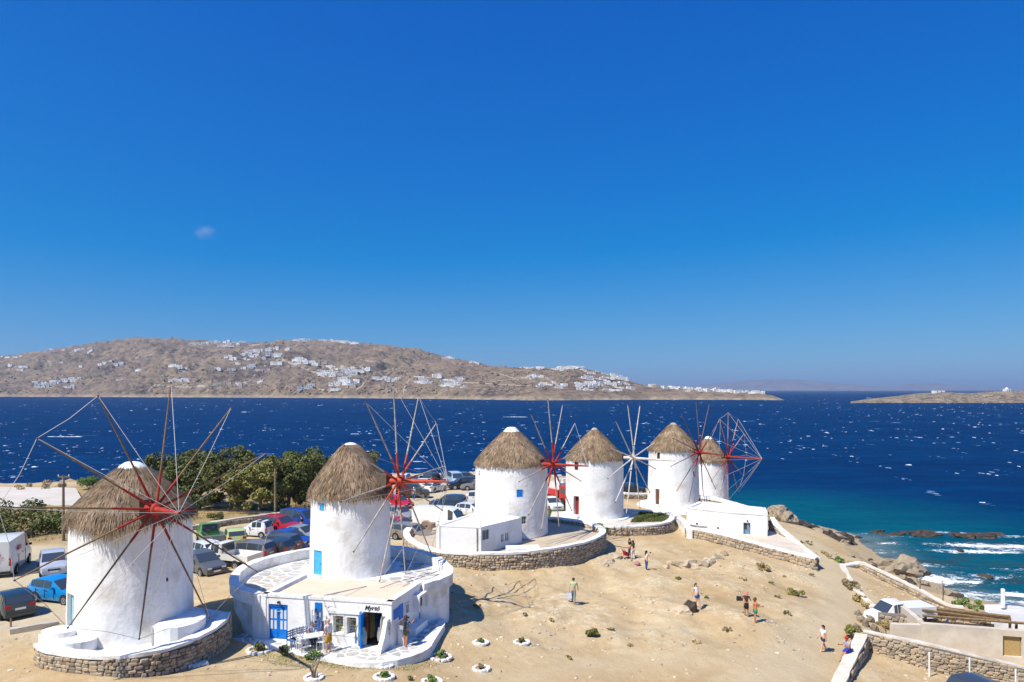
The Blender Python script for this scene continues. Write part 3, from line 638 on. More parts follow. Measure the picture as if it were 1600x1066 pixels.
    for k in range(12):
        if k in miss: continue
        if k not in spec.get('nostay', ()): B().tube([axt-n_*0.1, axt.lerp(tips[k], 0.5)+Vector((0, 0, -0.06)), tips[k]], spec.get('wr', 0.012), 4).out('stay_wire', spec.get('wm', WIRE), root)
        k2 = (k+1) % 12
        if k2 in miss or k in spec.get('norim', ()): continue
        B().tube([tips[k], tips[k].lerp(tips[k2], 0.5)+(hub-tips[k]).normalized()*0.10, tips[k2]], spec.get('wr', 0.012), 4).out('rim_wire', spec.get('wm', WIRE), root)
    B().box(-0.5, 0.75, -0.35, 0.35, -0.3, 0.45).out('axle_housing', THATCHD, root, hub-n_*(hub-Vector((0, 0, hub.z))).length*0.42, (0, 0, az-PI/2))
    return root, c
MILLS = [
 dict(u=207, D=36.5, W=5.85, z=7.6, h=6.15, top=8.65, taper=0.965, over=0.10, capr=0.68, caph=0.32, capm=WHITE, blades=16000, blen=0.75, bw=0.045, shag=0.35, cut=(-0.35, 0.9, 0.35), label='nearest windmill with shaggy long thatch and red hub, on low stone terrace',
      ops=[('door', -0.93, 918, 972, 0.85, 0.28, PALE, PALE), ('hole', 0.53, 912, 918, 0.13, 0.10, DARK), ('window', 0.30, 781, 806, 0.75, 0.12, RED)],
      wheel=(243, 796, 32.9, 44, 4, 5.95, -7.5), pole=WOOD, inner=RED, axle=3.2, red=0.30, pr=0.048, wr=0.012, norim=(0, 1, 2)),
 dict(u=548, D=45.0, W=5.1, z=8.49, h=5.22, top=8.07, taper=0.96, over=0.10, capr=0.55, caph=0.22, blades=9500, blen=0.62, bw=0.075, rows=10, shag=0.38, label='windmill with layered grey thatch and bright red axle, rising behind the souvenir shop',
      ops=[('door', -0.78, 858, 897, 0.80, 0.12, CYAN, CYAN), ('shutter', -0.70, 785, 797, 0.40, 0.06, CYAN)],
      wheel=(625, 752, 43.6, 67.4, 2.5, 6.0, 33.6), pole=GREYW, inner=mat('orange_red_paint', lin('#a63a26'), lin('#bb4c33'), 3, 0.6), axle=3.4, red=0.30, norim=(1, 2, 3, 4, 5, 6, 7, 8, 9)),
 dict(u=799, D=65.8, W=6.82, z=6.72, h=6.6, top=9.75, taper=0.985, over=0.04, capr=0.85, caph=0.5, blades=7000, blen=0.58, bw=0.085, rows=9, shag=0.1, label='windmill with blue window and bald white roof tip inside the round walled yard',
      ops=[('shutter', 0.22, 765, 777, 0.58, 0.10, BLUE), ('window', 0.32, 807, 819, 0.5, 0.16, GREYW), ('window', -0.87, 735, 743, 0.4, 0.12, WHITE2)],
      wheel=(864, 726, 63.4, 58.3, 1, 5.85, 8.9), pole=GREYW, inner=RED, axle=3.5, red=0.34, pr=0.06, nostay=tuple(range(2, 12)), norim=tuple(range(12))),
 dict(u=929, D=77, W=6.3, z=6.25, h=6.45, top=9.55, taper=0.985, over=0.04, capr=0.42, caph=0.3, capm=GREYW, blades=6000, blen=0.58, bw=0.09, rows=9, shag=0.1, label='windmill with red door and plain pale sail wheel, fourth along the ridge',
      ops=[('door', -0.62, 776, 806, 0.75, 0.45, MAROON, MAROON), ('window', -0.62, 722, 735, 0.5, 0.12, MAROON)],
      wheel=(990, 716, 74.5, 54, 0, 5.75, 14.5), pole=WPOLE, inner=WPOLE, axle=4.6, red=0.22, pr=0.07, nostay=tuple(range(12)), norim=tuple(range(12)), miss=(1,)),
 dict(u=1052, D=86.6, W=6.25, z=5.9, h=6.95, top=10.0, taper=0.95, over=0.06, capr=0.5, caph=0.3, capm=GREYW, blades=6000, blen=0.58, bw=0.095, rows=9, shag=0.1, label='windmill with narrow brown door beside the white flat-roofed house',
      ops=[('door', -0.60, 765, 790, 0.72, 0.16, WOODD, WHITE), ('window', -0.58, 708, 718, 0.42, 0.12, WOODD), ('window', 0.80, 736, 744, 0.45, 0.12, DARK)],
      wheel=(1093, 707, 83.9, 44, -2, 6.1, 11.2), pole=mat('dull_red_grey_pole', lin('#8d6a60'), lin('#6d5650'), 4, 0.8), inner=mat('dark_red_paint', lin('#8c2a22'), lin('#76241e'), 3, 0.65), axle=2.6, red=0.30, pr=0.06, nostay=tuple(range(2, 12)), norim=tuple(range(12)), miss=(0, 11)),
 dict(u=1107, D=99, W=5.3, z=4.2, h=6.1, top=9.2, taper=0.97, over=0.08, capr=0.65, caph=0.45, blades=4000, blen=0.58, bw=0.1, rows=8, shag=0.1, label='farthest and smallest windmill with red wired wheel, against the open sea',
      ops=[], wheel=(1138.3, 714, 97, 48.6, 0.4, 6.0, 29), pole=mat('pink_weathered_pole', lin('#c49b8e'), lin('#9a6a5c'), 4, 0.8), inner=RED, axle=4.8, red=0.42, pr=0.065, wr=0.02, norim=(4, 5, 6, 7, 8)),
]
MC = [mill(s) for s in MILLS]
# ------------------------------------------------------------------ stones, walls, paving
def stone_protos(n=14, seed=5, m=None, name='stone', lo=0.72, hi=1.3):
    out = []; rg = random.Random(seed)
    for k in range(n):
        bm = bmesh.new(); bmesh.ops.create_cube(bm, size=1.0); bmesh.ops.bevel(bm, geom=bm.edges[:], offset=0.16, segments=1, affect='EDGES')
        for v in bm.verts: v.co += noise.noise_vector(v.co*1.7+Vector((k*3.7, 1.1, seed)))*0.16
        me = bpy.data.meshes.new(name); bm.to_mesh(me); bm.free()
        t = rg.uniform(lo, hi); wm = rg.uniform(-.07, .07); a = me.attributes.new('tone', 'FLOAT_COLOR', 'POINT'); a.data.foreach_set('color', np.tile(np.array([t*(1+wm), t, t*(1-wm), 1], np.float32), len(me.vertices)))
        me.materials.append(m or STONE); me.polygons.foreach_set('use_smooth', np.ones(len(me.polygons), bool)); me.set_sharp_from_angle(angle=R(35)); out.append(me)
    return out
SP = stone_protos()
WSP = stone_protos(6, 9, WHITE2, 'stone', .9, 1)
def proto_arrays(me):
    V = np.empty(len(me.vertices)*3, np.float32); me.vertices.foreach_get('co', V); V = V.reshape(-1, 3)
    T = []
    for p in me.polygons:
        vs = list(p.vertices)
        for i in range(1, len(vs)-1): T.append((vs[0], vs[i], vs[i+1]))
    c = np.empty(len(V)*4, np.float32); me.attributes['tone'].data.foreach_get('color', c)
    return V, np.array(T), c.reshape(-1, 4)[:, :3]
SPA = [proto_arrays(m) for m in SP]
def lay(places, parent, single=300, name='stone'):
    """places = (loc, rz, scale, proto): the ones that show largest become stones of their own, the rest one joined part."""
    places = sorted(places, key=lambda p: p[0].y/max(0.05, p[2][0]))
    for loc, rz, sc, k in places[:single]:
        o = bpy.data.objects.new(name, SP[k % len(SP)]); o.location = loc-Vector(parent.location); o.rotation_euler = (0, 0, rz); o.scale = sc; link(o, parent)
    rest = places[single:]
    if rest:
        V, T, C = [], [], []; n = 0
        for loc, rz, sc, k in rest:
            v, t, c = SPA[k % len(SPA)]; q = v*np.array(sc); cs, sn = math.cos(rz), math.sin(rz)
            w = np.stack([q[:, 0]*cs-q[:, 1]*sn, q[:, 0]*sn+q[:, 1]*cs, q[:, 2]], -1)+np.array(loc-Vector(parent.location)); V.append(w); T.append(t+n); C.append(c); n += len(v)
        tag(ob('stonework', npmesh('stonework', np.concatenate(V), np.concatenate(T), np.concatenate(C)), STONE, parent), kind='stuff')
def resample(pts, step):
    out = []; acc = 0
    P = [Vector(p) for p in pts]
    for a, b in zip(P, P[1:]):
        l = (Vector((b.x, b.y, 0))-Vector((a.x, a.y, 0))).length; n = max(1, int(round(l/step)))
        for i in range(n): out.append(a.lerp(b, i/n))
    out.append(P[-1]); return out
def smooth_path(pts, it=2, closed=False):
    P = [Vector(p) for p in pts]
    for _ in range(it):
        Q_ = []
        rng = range(len(P)) if closed else range(len(P)-1)
        if not closed: Q_.append(P[0])
        for i in rng:
            a, b = P[i], P[(i+1) % len(P)]; Q_ += [a.lerp(b, .25), a.lerp(b, .75)]
        if not closed: Q_.append(P[-1])
        P = Q_
    return P
def wall(name, path, thick, label, cat='wall', group=None, zb=None, core=STONED, cap=WHITE2, cap_h=0.14, cap_over=0.05, side=1, stone=(0.30, 0.19), single=0, both=False, closed=False, parent=None, depth=0.10, kind=None, sink=0.35):
    """path = points on the wall's top (centre line). Stones face side*(left normal)."""
    P = [Vector(p) for p in path]; n = len(P); L_ = [p.copy() for p in P]
    nor = []
    for i in range(n):
        a = P[(i-1) % n] if closed else P[max(0, i-1)]; b = P[(i+1) % n] if closed else P[min(n-1, i+1)]; d = Vector((b.x-a.x, b.y-a.y, 0)).normalized(); nor.append(Vector((-d.y, d.x, 0)))
    o0 = Vector((P[0].x, P[0].y, 0)); root = parent or empty(name, o0, 0, label, cat, group)
    if kind: root['kind'] = kind
    off = Vector(root.location)
    zbs = [(zb if zb is not None else min(gz(p.x, p.y), gz(p.x+q.x*thick*side*.5, p.y+q.y*thick*side*.5))-sink) for p, q in zip(P, nor)]
    def strip(th, z_lo, z_hi, wob=0.0):
        bm = B(); rings = []
        for i in range(n):
            q = nor[i]*th/2; rings.append([bm.bm.verts.new(P[i]+s*q*(1+wob*noise.noise(P[i]*1.3+Vector((s, 0, 0))))+Vector((0, 0, zz-P[i].z))-off) for s, zz in ((-1, z_lo[i]), (-1, z_hi[i]+wob*.3*noise.noise(P[i]*1.7)), (1, z_hi[i]+wob*.3*noise.noise(P[i]*1.9)), (1, z_lo[i]))])
        m_ = n if closed else n-1
        for i in range(m_):
            a, b = rings[i], rings[(i+1) % n]
            for k in range(4): bm.bm.faces.new((a[k], a[(k+1) % 4], b[(k+1) % 4], b[k]))
        if not closed: bm.bm.faces.new(rings[0][::-1]); bm.bm.faces.new(rings[-1])
        return bm
    if cap is not None:
        tops = [p.z-cap_h for p in P]
        strip(thick+2*cap_over, tops, [p.z for p in P], 0.22).out('coping', cap, root, bevel=min(0.05, cap_h*.35), smooth=40)
        zt = [t+0.01 for t in tops]
    else: zt = [p.z for p in P]
    strip(thick, zbs, zt).out('wall_core', core, root, smooth=40)
    if stone:
        rg = random.Random(int(P[0].x*100)); pl = []
        seg = [0.0]
        for a, b in zip(P, P[1:]+([P[0]] if closed else [])): seg.append(seg[-1]+Vector((b.x-a.x, b.y-a.y, 0)).length)
        def at_(s):
            for i in range(len(seg)-1):
                if seg[i+1] >= s: break
            t = (s-seg[i])/max(1e-6, seg[i+1]-seg[i]); j = (i+1) % n
            return P[i].lerp(P[j], t), nor[i].lerp(nor[j], t).normalized(), zbs[i]+(zbs[j]-zbs[i])*t, zt[i]+(zt[j]-zt[i])*t
        for sd in ((side, -side) if both else (side,)):
            h = -0.05
            hmax = max(z1-z0 for z0, z1 in zip(zbs, zt))
            while h < hmax:
                ch = stone[1]*rg.uniform(0.75, 1.3); s = rg.uniform(0, stone[0])
                while s < seg[-1]:
                    sw = stone[0]*rg.uniform(0.55, 1.5); p, q, z0, z1 = at_(min(seg[-1], s+sw/2))
                    zc = z0+h+ch/2+rg.uniform(-.02, .02)
                    if zc+ch*0.35 < z1+0.02:
                        loc = Vector((p.x, p.y, zc))+q*sd*(thick/2+rg.uniform(-0.02, 0.03)); pl.append((loc, math.atan2(-q.x, q.y)+rg.uniform(-.06, .06), (sw*0.97, depth*2*rg.uniform(.8, 1.3), ch*0.98), rg.randrange(100)))
                    s += sw
                h += ch*0.97
        lay(pl, root, single)
    return root
def clip_poly(poly, a, b, c):          # keep a*x+b*y <= c
    out = []
    for i in range(len(poly)):
        p, q = poly[i], poly[(i+1) % len(poly)]; dp, dq = a*p[0]+b*p[1]-c, a*q[0]+b*q[1]-c
        if dp <= 0: out.append(p)
        if dp*dq < 0: t = dp/(dp-dq); out.append((p[0]+(q[0]-p[0])*t, p[1]+(q[1]-p[1])*t))
    return out
def inpoly(p, poly):
    c = False; n = len(poly)
    for i in range(n):
        a, b = poly[i], poly[(i+1) % n]
        if (a[1] > p[1]) != (b[1] > p[1]) and p[0] < a[0]+(p[1]-a[1])/(b[1]-a[1])*(b[0]-a[0]): c = not c
    return c
def flagstones(parent, poly, size, gap, z, mats, seed, skip=None, h=0.012, limit=300, slope=None):
    """Crazy paving: each cell of a jittered grid, shrunk by the joint, is one flagstone."""
    rg = random.Random(seed); xs = [p[0] for p in poly]; ys = [p[1] for p in poly]; pts = []
    y = min(ys)-size
    while y < max(ys)+size:
        x = min(xs)-size
        while x < max(xs)+size: pts.append((x+rg.uniform(-.42, .42)*size, y+rg.uniform(-.42, .42)*size)); x += size
        y += size
    cnt = 0; off = Vector(parent.location); cell = []
    for c in pts:
        if not inpoly(c, poly) or (skip and skip(c)): continue
        q = [(c[0]-size*1.6, c[1]-size*1.6), (c[0]+size*1.6, c[1]-size*1.6), (c[0]+size*1.6, c[1]+size*1.6), (c[0]-size*1.6, c[1]+size*1.6)]
        for d in pts:
            dx, dy = d[0]-c[0], d[1]-c[1]; l = math.hypot(dx, dy)
            if 0 < l < size*2.6: q = clip_poly(q, dx/l, dy/l, (dx*(c[0]+d[0])/2+dy*(c[1]+d[1])/2)/l-gap/2)
        for i in range(len(poly)):     # stay inside a convex-ish outline
            pass
        if len(q) >= 3 and all(inpoly(p, poly) for p in q) and not (skip and any(skip(p) for p in q)): cell.append((c, q))
    cell.sort(key=lambda k: k[0][1])
    for c, q in cell[:limit]:
        zz = z if slope is None else slope(c)
        b_ = B(); b_.hexa([(p[0]-c[0], p[1]-c[1], -0.03) for p in q], [(c[0]*0+(p[0]-c[0])*.97, (p[1]-c[1])*.97, h) for p in q])
        b_.out('flagstone', rg.choice(mats), parent, Vector((c[0], c[1], zz+rg.uniform(0, .006)))-off)
    return len(cell)
FLAG = [mat('flag_'+n, c, tuple(x*.8 for x in c), 3, 0.85, 0.3, 12) for n, c in (('pale', (0.55, 0.52, 0.47)), ('grey', (0.42, 0.41, 0.39)), ('warm', (0.52, 0.46, 0.38)), ('mid', (0.47, 0.45, 0.42)))]
def holed_wall(name, p0, p1, z0, z1, th, ops, m, parent, inward=1, bevel=0):
    """Straight wall p0->p1 with rectangular openings (s0, s1, za, zb); real thickness and reveals."""
    p0 = Vector((p0[0], p0[1], 0)); p1 = Vector((p1[0], p1[1], 0)); Ln = (p1-p0).length; d = (p1-p0)/Ln; nn = Vector((-d.y, d.x, 0))*inward
    ss = sorted({0.0, Ln} | {o[0] for o in ops} | {o[1] for o in ops}); zz = sorted({z0, z1} | {o[2] for o in ops} | {o[3] for o in ops})
    def solid(i, j):
        if i < 0 or j < 0 or i >= len(ss)-1 or j >= len(zz)-1: return False
        s, z = (ss[i]+ss[i+1])/2, (zz[j]+zz[j+1])/2
        return not any(o[0] < s < o[1] and o[2] < z < o[3] for o in ops)
    bb = B(); off = Vector(parent.location)
    pt = lambda s, z, t: p0+d*s+nn*t+Vector((0, 0, z))-off
    for i in range(len(ss)-1):
        for j in range(len(zz)-1):
            if not solid(i, j): continue
            s0, s1, a, b = ss[i], ss[i+1], zz[j], zz[j+1]
            bb.face([pt(s0, a, 0), pt(s1, a, 0), pt(s1, b, 0), pt(s0, b, 0)]); bb.face([pt(s0, a, th), pt(s0, b, th), pt(s1, b, th), pt(s1, a, th)])
            if not solid(i-1, j): bb.face([pt(s0, a, 0), pt(s0, b, 0), pt(s0, b, th), pt(s0, a, th)])
            if not solid(i+1, j): bb.face([pt(s1, a, 0), pt(s1, a, th), pt(s1, b, th), pt(s1, b, 0)])
            if not solid(i, j-1): bb.face([pt(s0, a, 0), pt(s0, a, th), pt(s1, a, th), pt(s1, a, 0)])
            if not solid(i, j+1): bb.face([pt(s0, b, 0), pt(s1, b, 0), pt(s1, b, th), pt(s0, b, th)])
    bmesh.ops.remove_doubles(bb.bm, verts=bb.bm.verts[:], dist=0.0005)
    return bb.out(name, m, parent)
def text_mesh(txt, size, m, parent, loc, rot, shear=0.0, ext=0.006, name='lettering', bold=0.0, spacing=1.0):
    cu = bpy.data.curves.new('txt', 'FONT'); cu.body = txt; cu.size = size; cu.extrude = ext; cu.shear = shear; cu.offset = bold; cu.align_x = 'CENTER'; cu.align_y = 'CENTER'; cu.space_character = spacing
    t = bpy.data.objects.new('txt', cu); COL.objects.link(t); me = bpy.data.meshes.new_from_object(t.evaluated_get(bpy.context.evaluated_depsgraph_get()))
    bpy.data.objects.remove(t); me.materials.clear(); return ob(name, me, m, parent, loc, rot)

# ------------------------------------------------------------------ terrace of the nearest mill
m1 = MC[0][1]
T1 = smooth_path([ZP(63, 1003, 8.10), ZP(75, 1012, 8.1), ZP(130, 1021, 8.1), ZP(200, 1022, 8.1), ZP(265, 1010, 8.1), ZP(318, 988, 8.1), ZP(348, 967, 8.12), ZP(352, 956, 8.2)], 2)
t1 = wall('terrace_wall', resample(T1, 0.5), 0.42, 'curved dry-stone terrace wall with white coping below the nearest windmill', side=-1, stone=(0.27, 0.165), single=300, cap_h=0.16, cap_over=0.07)
fl = [Vector((p.x, p.y, 0)) for p in T1]; cc = Vector((m1.x, m1.y, 0))
poly = [cc+(p-cc)*0.985 for p in fl]+[cc+Vector((3.9, 2.6, 0)), cc+Vector((0, 4.2, 0)), cc+Vector((-3.4, 2.2, 0)), cc+Vector((-4.2, -1.0, 0))]
terr = tag(B().prism([(p.x-cc.x, p.y-cc.y) for p in poly], 6.3, 7.65).out('mill_platform', WHITE2, None, cc), 'whitewashed platform the nearest windmill stands on', 'platform')
B().prism([(-1.15+1.1*math.cos(a), -3.1+0.7*math.sin(a)) for a in np.linspace(0, 2*PI, 22)[:-1]], 6.5, 8.2).out('step', WHITE2, terr, (0, 0, 0), bevel=0.05)
B().prism([(-2.1+0.8*math.cos(a), -2.6+0.6*math.sin(a)) for a in np.linspace(0, 2*PI, 22)[:-1]], 6.5, 8.45).out('step', WHITE2, terr, (0, 0, 0), bevel=0.05)
be = tag(B().prism([(3.05+1.2*math.cos(a), -1.35+1.4*math.sin(a)) for a in np.linspace(-2.2, 1.9, 16)]+[(2.3, 0.2), (2.3, -2.6)], 7.3, 8.55).out('masonry_bench', WHITE, None, cc, bevel=0.05), 'white rounded masonry bench built against the nearest windmill', 'bench')
rg = random.Random(4); k0 = empty('kerb', G(258, 1048), 0, 'row of white-painted kerb stones in front of the curved terrace wall', 'kerb')
for i in range(20):
    t = i/19; g = G(197+122*t, 1055-16*t**1.3); o = bpy.data.objects.new('stone', WSP[i % 6]); o.location = g-k0.location+Vector((0, 0, .05)); o.scale = (rg.uniform(.28, .42), rg.uniform(.18, .3), rg.uniform(.14, .24)); o.rotation_euler = (0, 0, rg.uniform(-.5, .7)); link(o, k0)

# ------------------------------------------------------------------ terrace of the second mill, with the shop under it
m2 = MC[1][1]
rim = [ZP(u, v, z) for u, v, z in ((614,853,9.15),(644,858,9.15),(678,867,9.12),(694,878,9.1),(703,888,9.05),(700,898,9.0),(680,905,8.95),(659,911,8.9))]
rimL = [ZP(u, v, z) for u, v, z in ((483,857,9.15),(433,866,9.15),(393,878,9.12),(371,891,9.08),(364,903,9.05),(368,912,9.0),(382,920,8.98),(404,926,8.95))]
back = [ZP(583, 850.5, 9.15), ZP(548, 849.5, 9.15), ZP(515, 852, 9.15)]
RING = smooth_path(rim[::-1]+back+rimL, 2)
PZ0 = 6.5
SA, SB_, SCc, SD_ = Vector((-13.55, 38.25, 0)), Vector((-6.3, 36.8, 0)), Vector((-5.15, 40.9, 0)), Vector((-12.6, 42.3, 0))
ter2 = empty('mill_terrace', (m2.x, m2.y, 0), 0, 'round white parapeted terrace encircling the windmill behind the shop', 'terrace')
ppoly = [(p.x-m2.x, p.y-m2.y) for p in RING]
B().prism(ppoly, 5.2, 8.5).out('terrace_base', WHITE2, ter2)
wall('parapet', resample(RING, 0.4), 0.45, '', zb=8.3, core=WHITE2, cap=WHITE2, cap_h=0.22, cap_over=0.03, stone=None, parent=ter2)
# outer skin battered below the parapet
inner = [(m2.x+(x*0.955), m2.y+(y*0.955)) for x, y in ppoly]
pf = ob('paving', npmesh('paving', [(p[0]-m2.x, p[1]-m2.y, 8.505) for p in inner], [list(range(len(inner)))]), WHITE2, ter2)
def sk2(c): return math.hypot(c[0]-m2.x, c[1]-m2.y) < 2.85 or inpoly(c, [(p.x, p.y) for p in (SA+Vector((-.3, -.3, 0)), SB_, SCc+Vector((.3, .3, 0)), SD_+Vector((-.2, .35, 0)))])
flagstones(ter2, inner, 0.72, 0.13, 8.51, FLAG, 21, sk2, limit=300)

shop = empty('souvenir_shop', (-10, 39, 0), 0, 'flat-roofed whitewashed souvenir shop with blue door below the second windmill', 'shop')
def onw(u, p0, p1):
    k = (u-800)/F; d = p1-p0; s = (k*p0.y-p0.x)/(d.x-k*d.y); return s*d.length, p0.y+s*d.y
def wz(v, y): return CZ-(v-HY)/F*y
ZR = 8.80
FR = lambda u0, u1, v0, v1: (onw(u0, SA, SB_)[0], onw(u1, SA, SB_)[0], max(PZ0-.05, wz(v1, onw((u0+u1)/2, SA, SB_)[1])), wz(v0, onw((u0+u1)/2, SA, SB_)[1]))
op_door = FR(419, 449.5, 944.5, 995); op_way = FR(567, 597, 957, 1016); op_w1 = FR(522.5, 538.5, 961, 988); op_w2 = FR(543.5, 558.5, 963.5, 990); op_pic = FR(498.5, 507, 970, 987)
op_door = (op_door[0], op_door[1], PZ0-.05, op_door[3]); op_way = (op_way[0], op_way[1], PZ0-.05, op_way[3])
holed_wall('front_wall', SA, SB_, 5.6, ZR, 0.35, [op_door, op_way, op_w1, op_w2, op_pic], WHITE, shop)
RW = lambda u0, u1, v0, v1: (onw(u0, SB_, SCc)[0], onw(u1, SB_, SCc)[0], wz(v1, onw((u0+u1)/2, SB_, SCc)[1]), wz(v0, onw((u0+u1)/2, SB_, SCc)[1]))
op_r2 = RW(633.5, 638, 944, 958)
holed_wall('side_wall', SB_, SCc, 5.61, ZR, 0.35, [op_r2], WHITE, shop)
holed_wall('side_wall', SD_, SA, 5.62, ZR-.002, 0.35, [], WHITE, shop)
so_ = Vector(shop.location)
def quadz(pts, z0, z1, nm, m, bev=0): return B().prism([(p.x-so_.x, p.y-so_.y) for p in pts], z0, z1).out(nm, m, shop, bevel=bev)
def inset(pts, k):
    c = sum(pts, Vector())/len(pts); return [c+(p-c)*k for p in pts]
quadz(inset([SA, SB_, SCc, SD_], 0.975), ZR-.30, ZR-.06, 'roof', CREAM)
for a, b in ((SA, SB_), (SB_, SCc), (SD_, SA)):
    d = (b-a).normalized(); n_ = Vector((-d.y, d.x, 0)); pp = [a-n_*.04-d*.06, b-n_*.04+d*.06, b+n_*.30+d*.06, a+n_*.30-d*.06]
    quadz(pp, ZR-.02, ZR+.13, 'parapet', WHITE2, 0.05)
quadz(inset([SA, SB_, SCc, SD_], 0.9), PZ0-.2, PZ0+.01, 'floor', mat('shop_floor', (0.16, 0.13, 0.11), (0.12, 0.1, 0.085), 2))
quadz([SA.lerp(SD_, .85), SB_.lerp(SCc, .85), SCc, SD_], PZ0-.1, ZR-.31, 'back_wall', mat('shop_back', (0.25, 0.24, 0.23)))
fd = (SB_-SA).normalized(); fn = Vector((-fd.y, fd.x, 0)); frz = math.atan2(fd.y, fd.x)
def fp(s, t=0.0, z=0.0): return SA+fd*s+fn*t+Vector((0, 0, z))-so_          # on the shop front, t metres inward
def fbox(nm, s0, s1, t0, t1, z0, z1, m, par=None, bev=0):
    o = B().box(s0, s1, t0, t1, z0, z1).out(nm, m, par or shop, bevel=bev)
    if par is None: o.location = SA-so_; o.rotation_euler = (0, 0, frz)
    return o
PANE = mat('pale_pane', (0.62, 0.68, 0.72), rough=0.1, spec=0.6)  # one even pale, glossy colour for the shop door panes
s0, s1, z0, z1 = op_door; md = (s0+s1)/2
for a, b in ((s0+.01, md-.01), (md+.01, s1-.01)):
    d = fbox('door', a, b, 0.10, 0.15, PZ0+.02, z1-.16, BLUE)
    wdt = (b-a); h = z1-.16-PZ0
    for r_ in range(2):
        for c_ in range(2):
            x0 = a+wdt*(0.16+0.40*c_); zz0 = PZ0+h*(0.30+0.33*r_)
            fbox('door_pane', x0, x0+wdt*.24, 0.085, 0.099, zz0, zz0+h*.27, PANE, d)
    fbox('door_panel', a+wdt*.12, b-wdt*.12, 0.08, 0.099, PZ0+.1, PZ0+h*.24, BLUE, d)
fbox('door_frame', s0, s1, 0.06, 0.17, z1-.15, z1, BLUE)
fbox('hasp', md-.1, md+.1, 0.04, 0.06, z1-.42, z1-.38, GREYW)
fbox('lamp', md+.02, md+.14, -.14, -.001, z1+.08, z1+.18, PLASTIC, None, 0.02)
s0, s1, z0, z1 = FR(492.5, 503, 941.5, 954); sh_ = fbox('shutter', s0, s1, -.05, -.001, z0, z1, BLUE)
for k in range(4): fbox('board', s0+(s1-s0)*k/4+.008, s0+(s1-s0)*(k+1)/4-.008, -.062, -.0505, z0+.02, z1-.02, BLUE, sh_)
for op, sd in ((op_w1, 31), (op_w2, 32)):
    s0, s1, z0, z1 = op; f = fbox('display_window', s0-.12, s0, -.16, .02, z0-.12, z1+.12, WHITE2)
    fbox('frame', s1, s1+.12, -.16, .02, z0-.12, z1+.12, WHITE2, f); fbox('frame', s0, s1, -.16, .02, z1, z1+.12, WHITE2, f); fbox('frame', s0, s1, -.16, .02, z0-.12, z0, WHITE2, f)
    fbox('pane', s0, s1, .28, .30, z0, z1, mat('display_back', (0.30, 0.27, 0.22), (0.45, 0.42, 0.36), 6), f)
    q = random.Random(sd)
    for i in range(4):
        for j in range(6):
            w_ = (s1-s0)/4; h_ = (z1-z0)/6; c = q.choice([(.55, .42, .25), (.62, .6, .55), (.2, .22, .15), (.35, .38, .55), (.6, .35, .15), (.12, .12, .12), (.5, .52, .2), (.62, .64, .66)])
            fbox('trinket', s0+w_*i+.012, s0+w_*(i+.82), .18+.05*q.random(), .26, z0+h_*j+.01, z0+h_*(j+.55+.35*q.random()), mat('trinket_%d' % (int(c[0]*100)), c), f)
fbox('ledge', op_w1[0]-.2, op_w2[1]+.2, -.22, -.001, op_w1[3]+.14, op_w1[3]+.30, WHITE2, None, .03)
fbox('plinth', op_w1[0]-.16, op_w2[1]+.16, -.14, -.001, PZ0, op_w1[2]-.14, WHITE2, None, .03)
s0, s1, z0, z1 = op_pic
pf_ = fbox('poster_case', s0-.08, s1+.08, -.05, -.001, z1, z1+.07, WHITE2); fbox('frame', s0-.08, s1+.08, -.05, -.001, z0-.07, z0, WHITE2, pf_); fbox('frame', s0-.08, s0, -.05, -.001, z0, z1, WHITE2, pf_); fbox('frame', s1, s1+.08, -.05, -.001, z0, z1, WHITE2, pf_)
fbox('poster', s0, s1, .10, .12, z0, z1, mat('poster_print', lin('#35284d'), lin('#c79ad0'), 3.2, ramp=(.42, .58)), pf_)
s0, s1, z0, z1 = FR(514, 520.5, 954, 961); fbox('notice_board', s0, s1, -.03, -.001, z0, z1, mat('grey_notice', (0.12, 0.11, 0.11), (0.22, 0.2, 0.2), 12))
s0, s1, z0, z1 = FR(522, 560, 946, 953); fbox('sign_board', s0, s1, -.02, -.001, z0, z1, mat('faded_sign', (0.78, 0.77, 0.76), (0.62, 0.62, 0.63), 9, ramp=(.5, .62)))
s0, s1, z0, z1 = op_way
fbox('door', s0+.005, s0+.07, -.45, .10, PZ0+.02, z1-.02, BLUE)
tx = text_mesh('Myrtó', 0.33, mat('black_letter', (0.03, 0.03, 0.04)), shop, fp(onw(581, SA, SB_)[0], -.012, wz(951.5, 36.9)), (PI/2, 0, frz), 0.35, 0.006, bold=0.006)
for k, dx in enumerate((-.05, .33)):                                     # faint painted gulls over the display
    g = B()
    for sgn in (-1, 1): g.tube([(dx, -.012, .0), (dx+sgn*.10, -.014, .09), (dx+sgn*.20, -.012, .05)], [.025, .02, .008], 5)
    g.out('bird_motif', mat('pale_grey_paint', (0.55, 0.55, 0.56)), shop, fp(onw(513.5, SA, SB_)[0], 0, wz(949, 37.5)), (0, 0, frz))
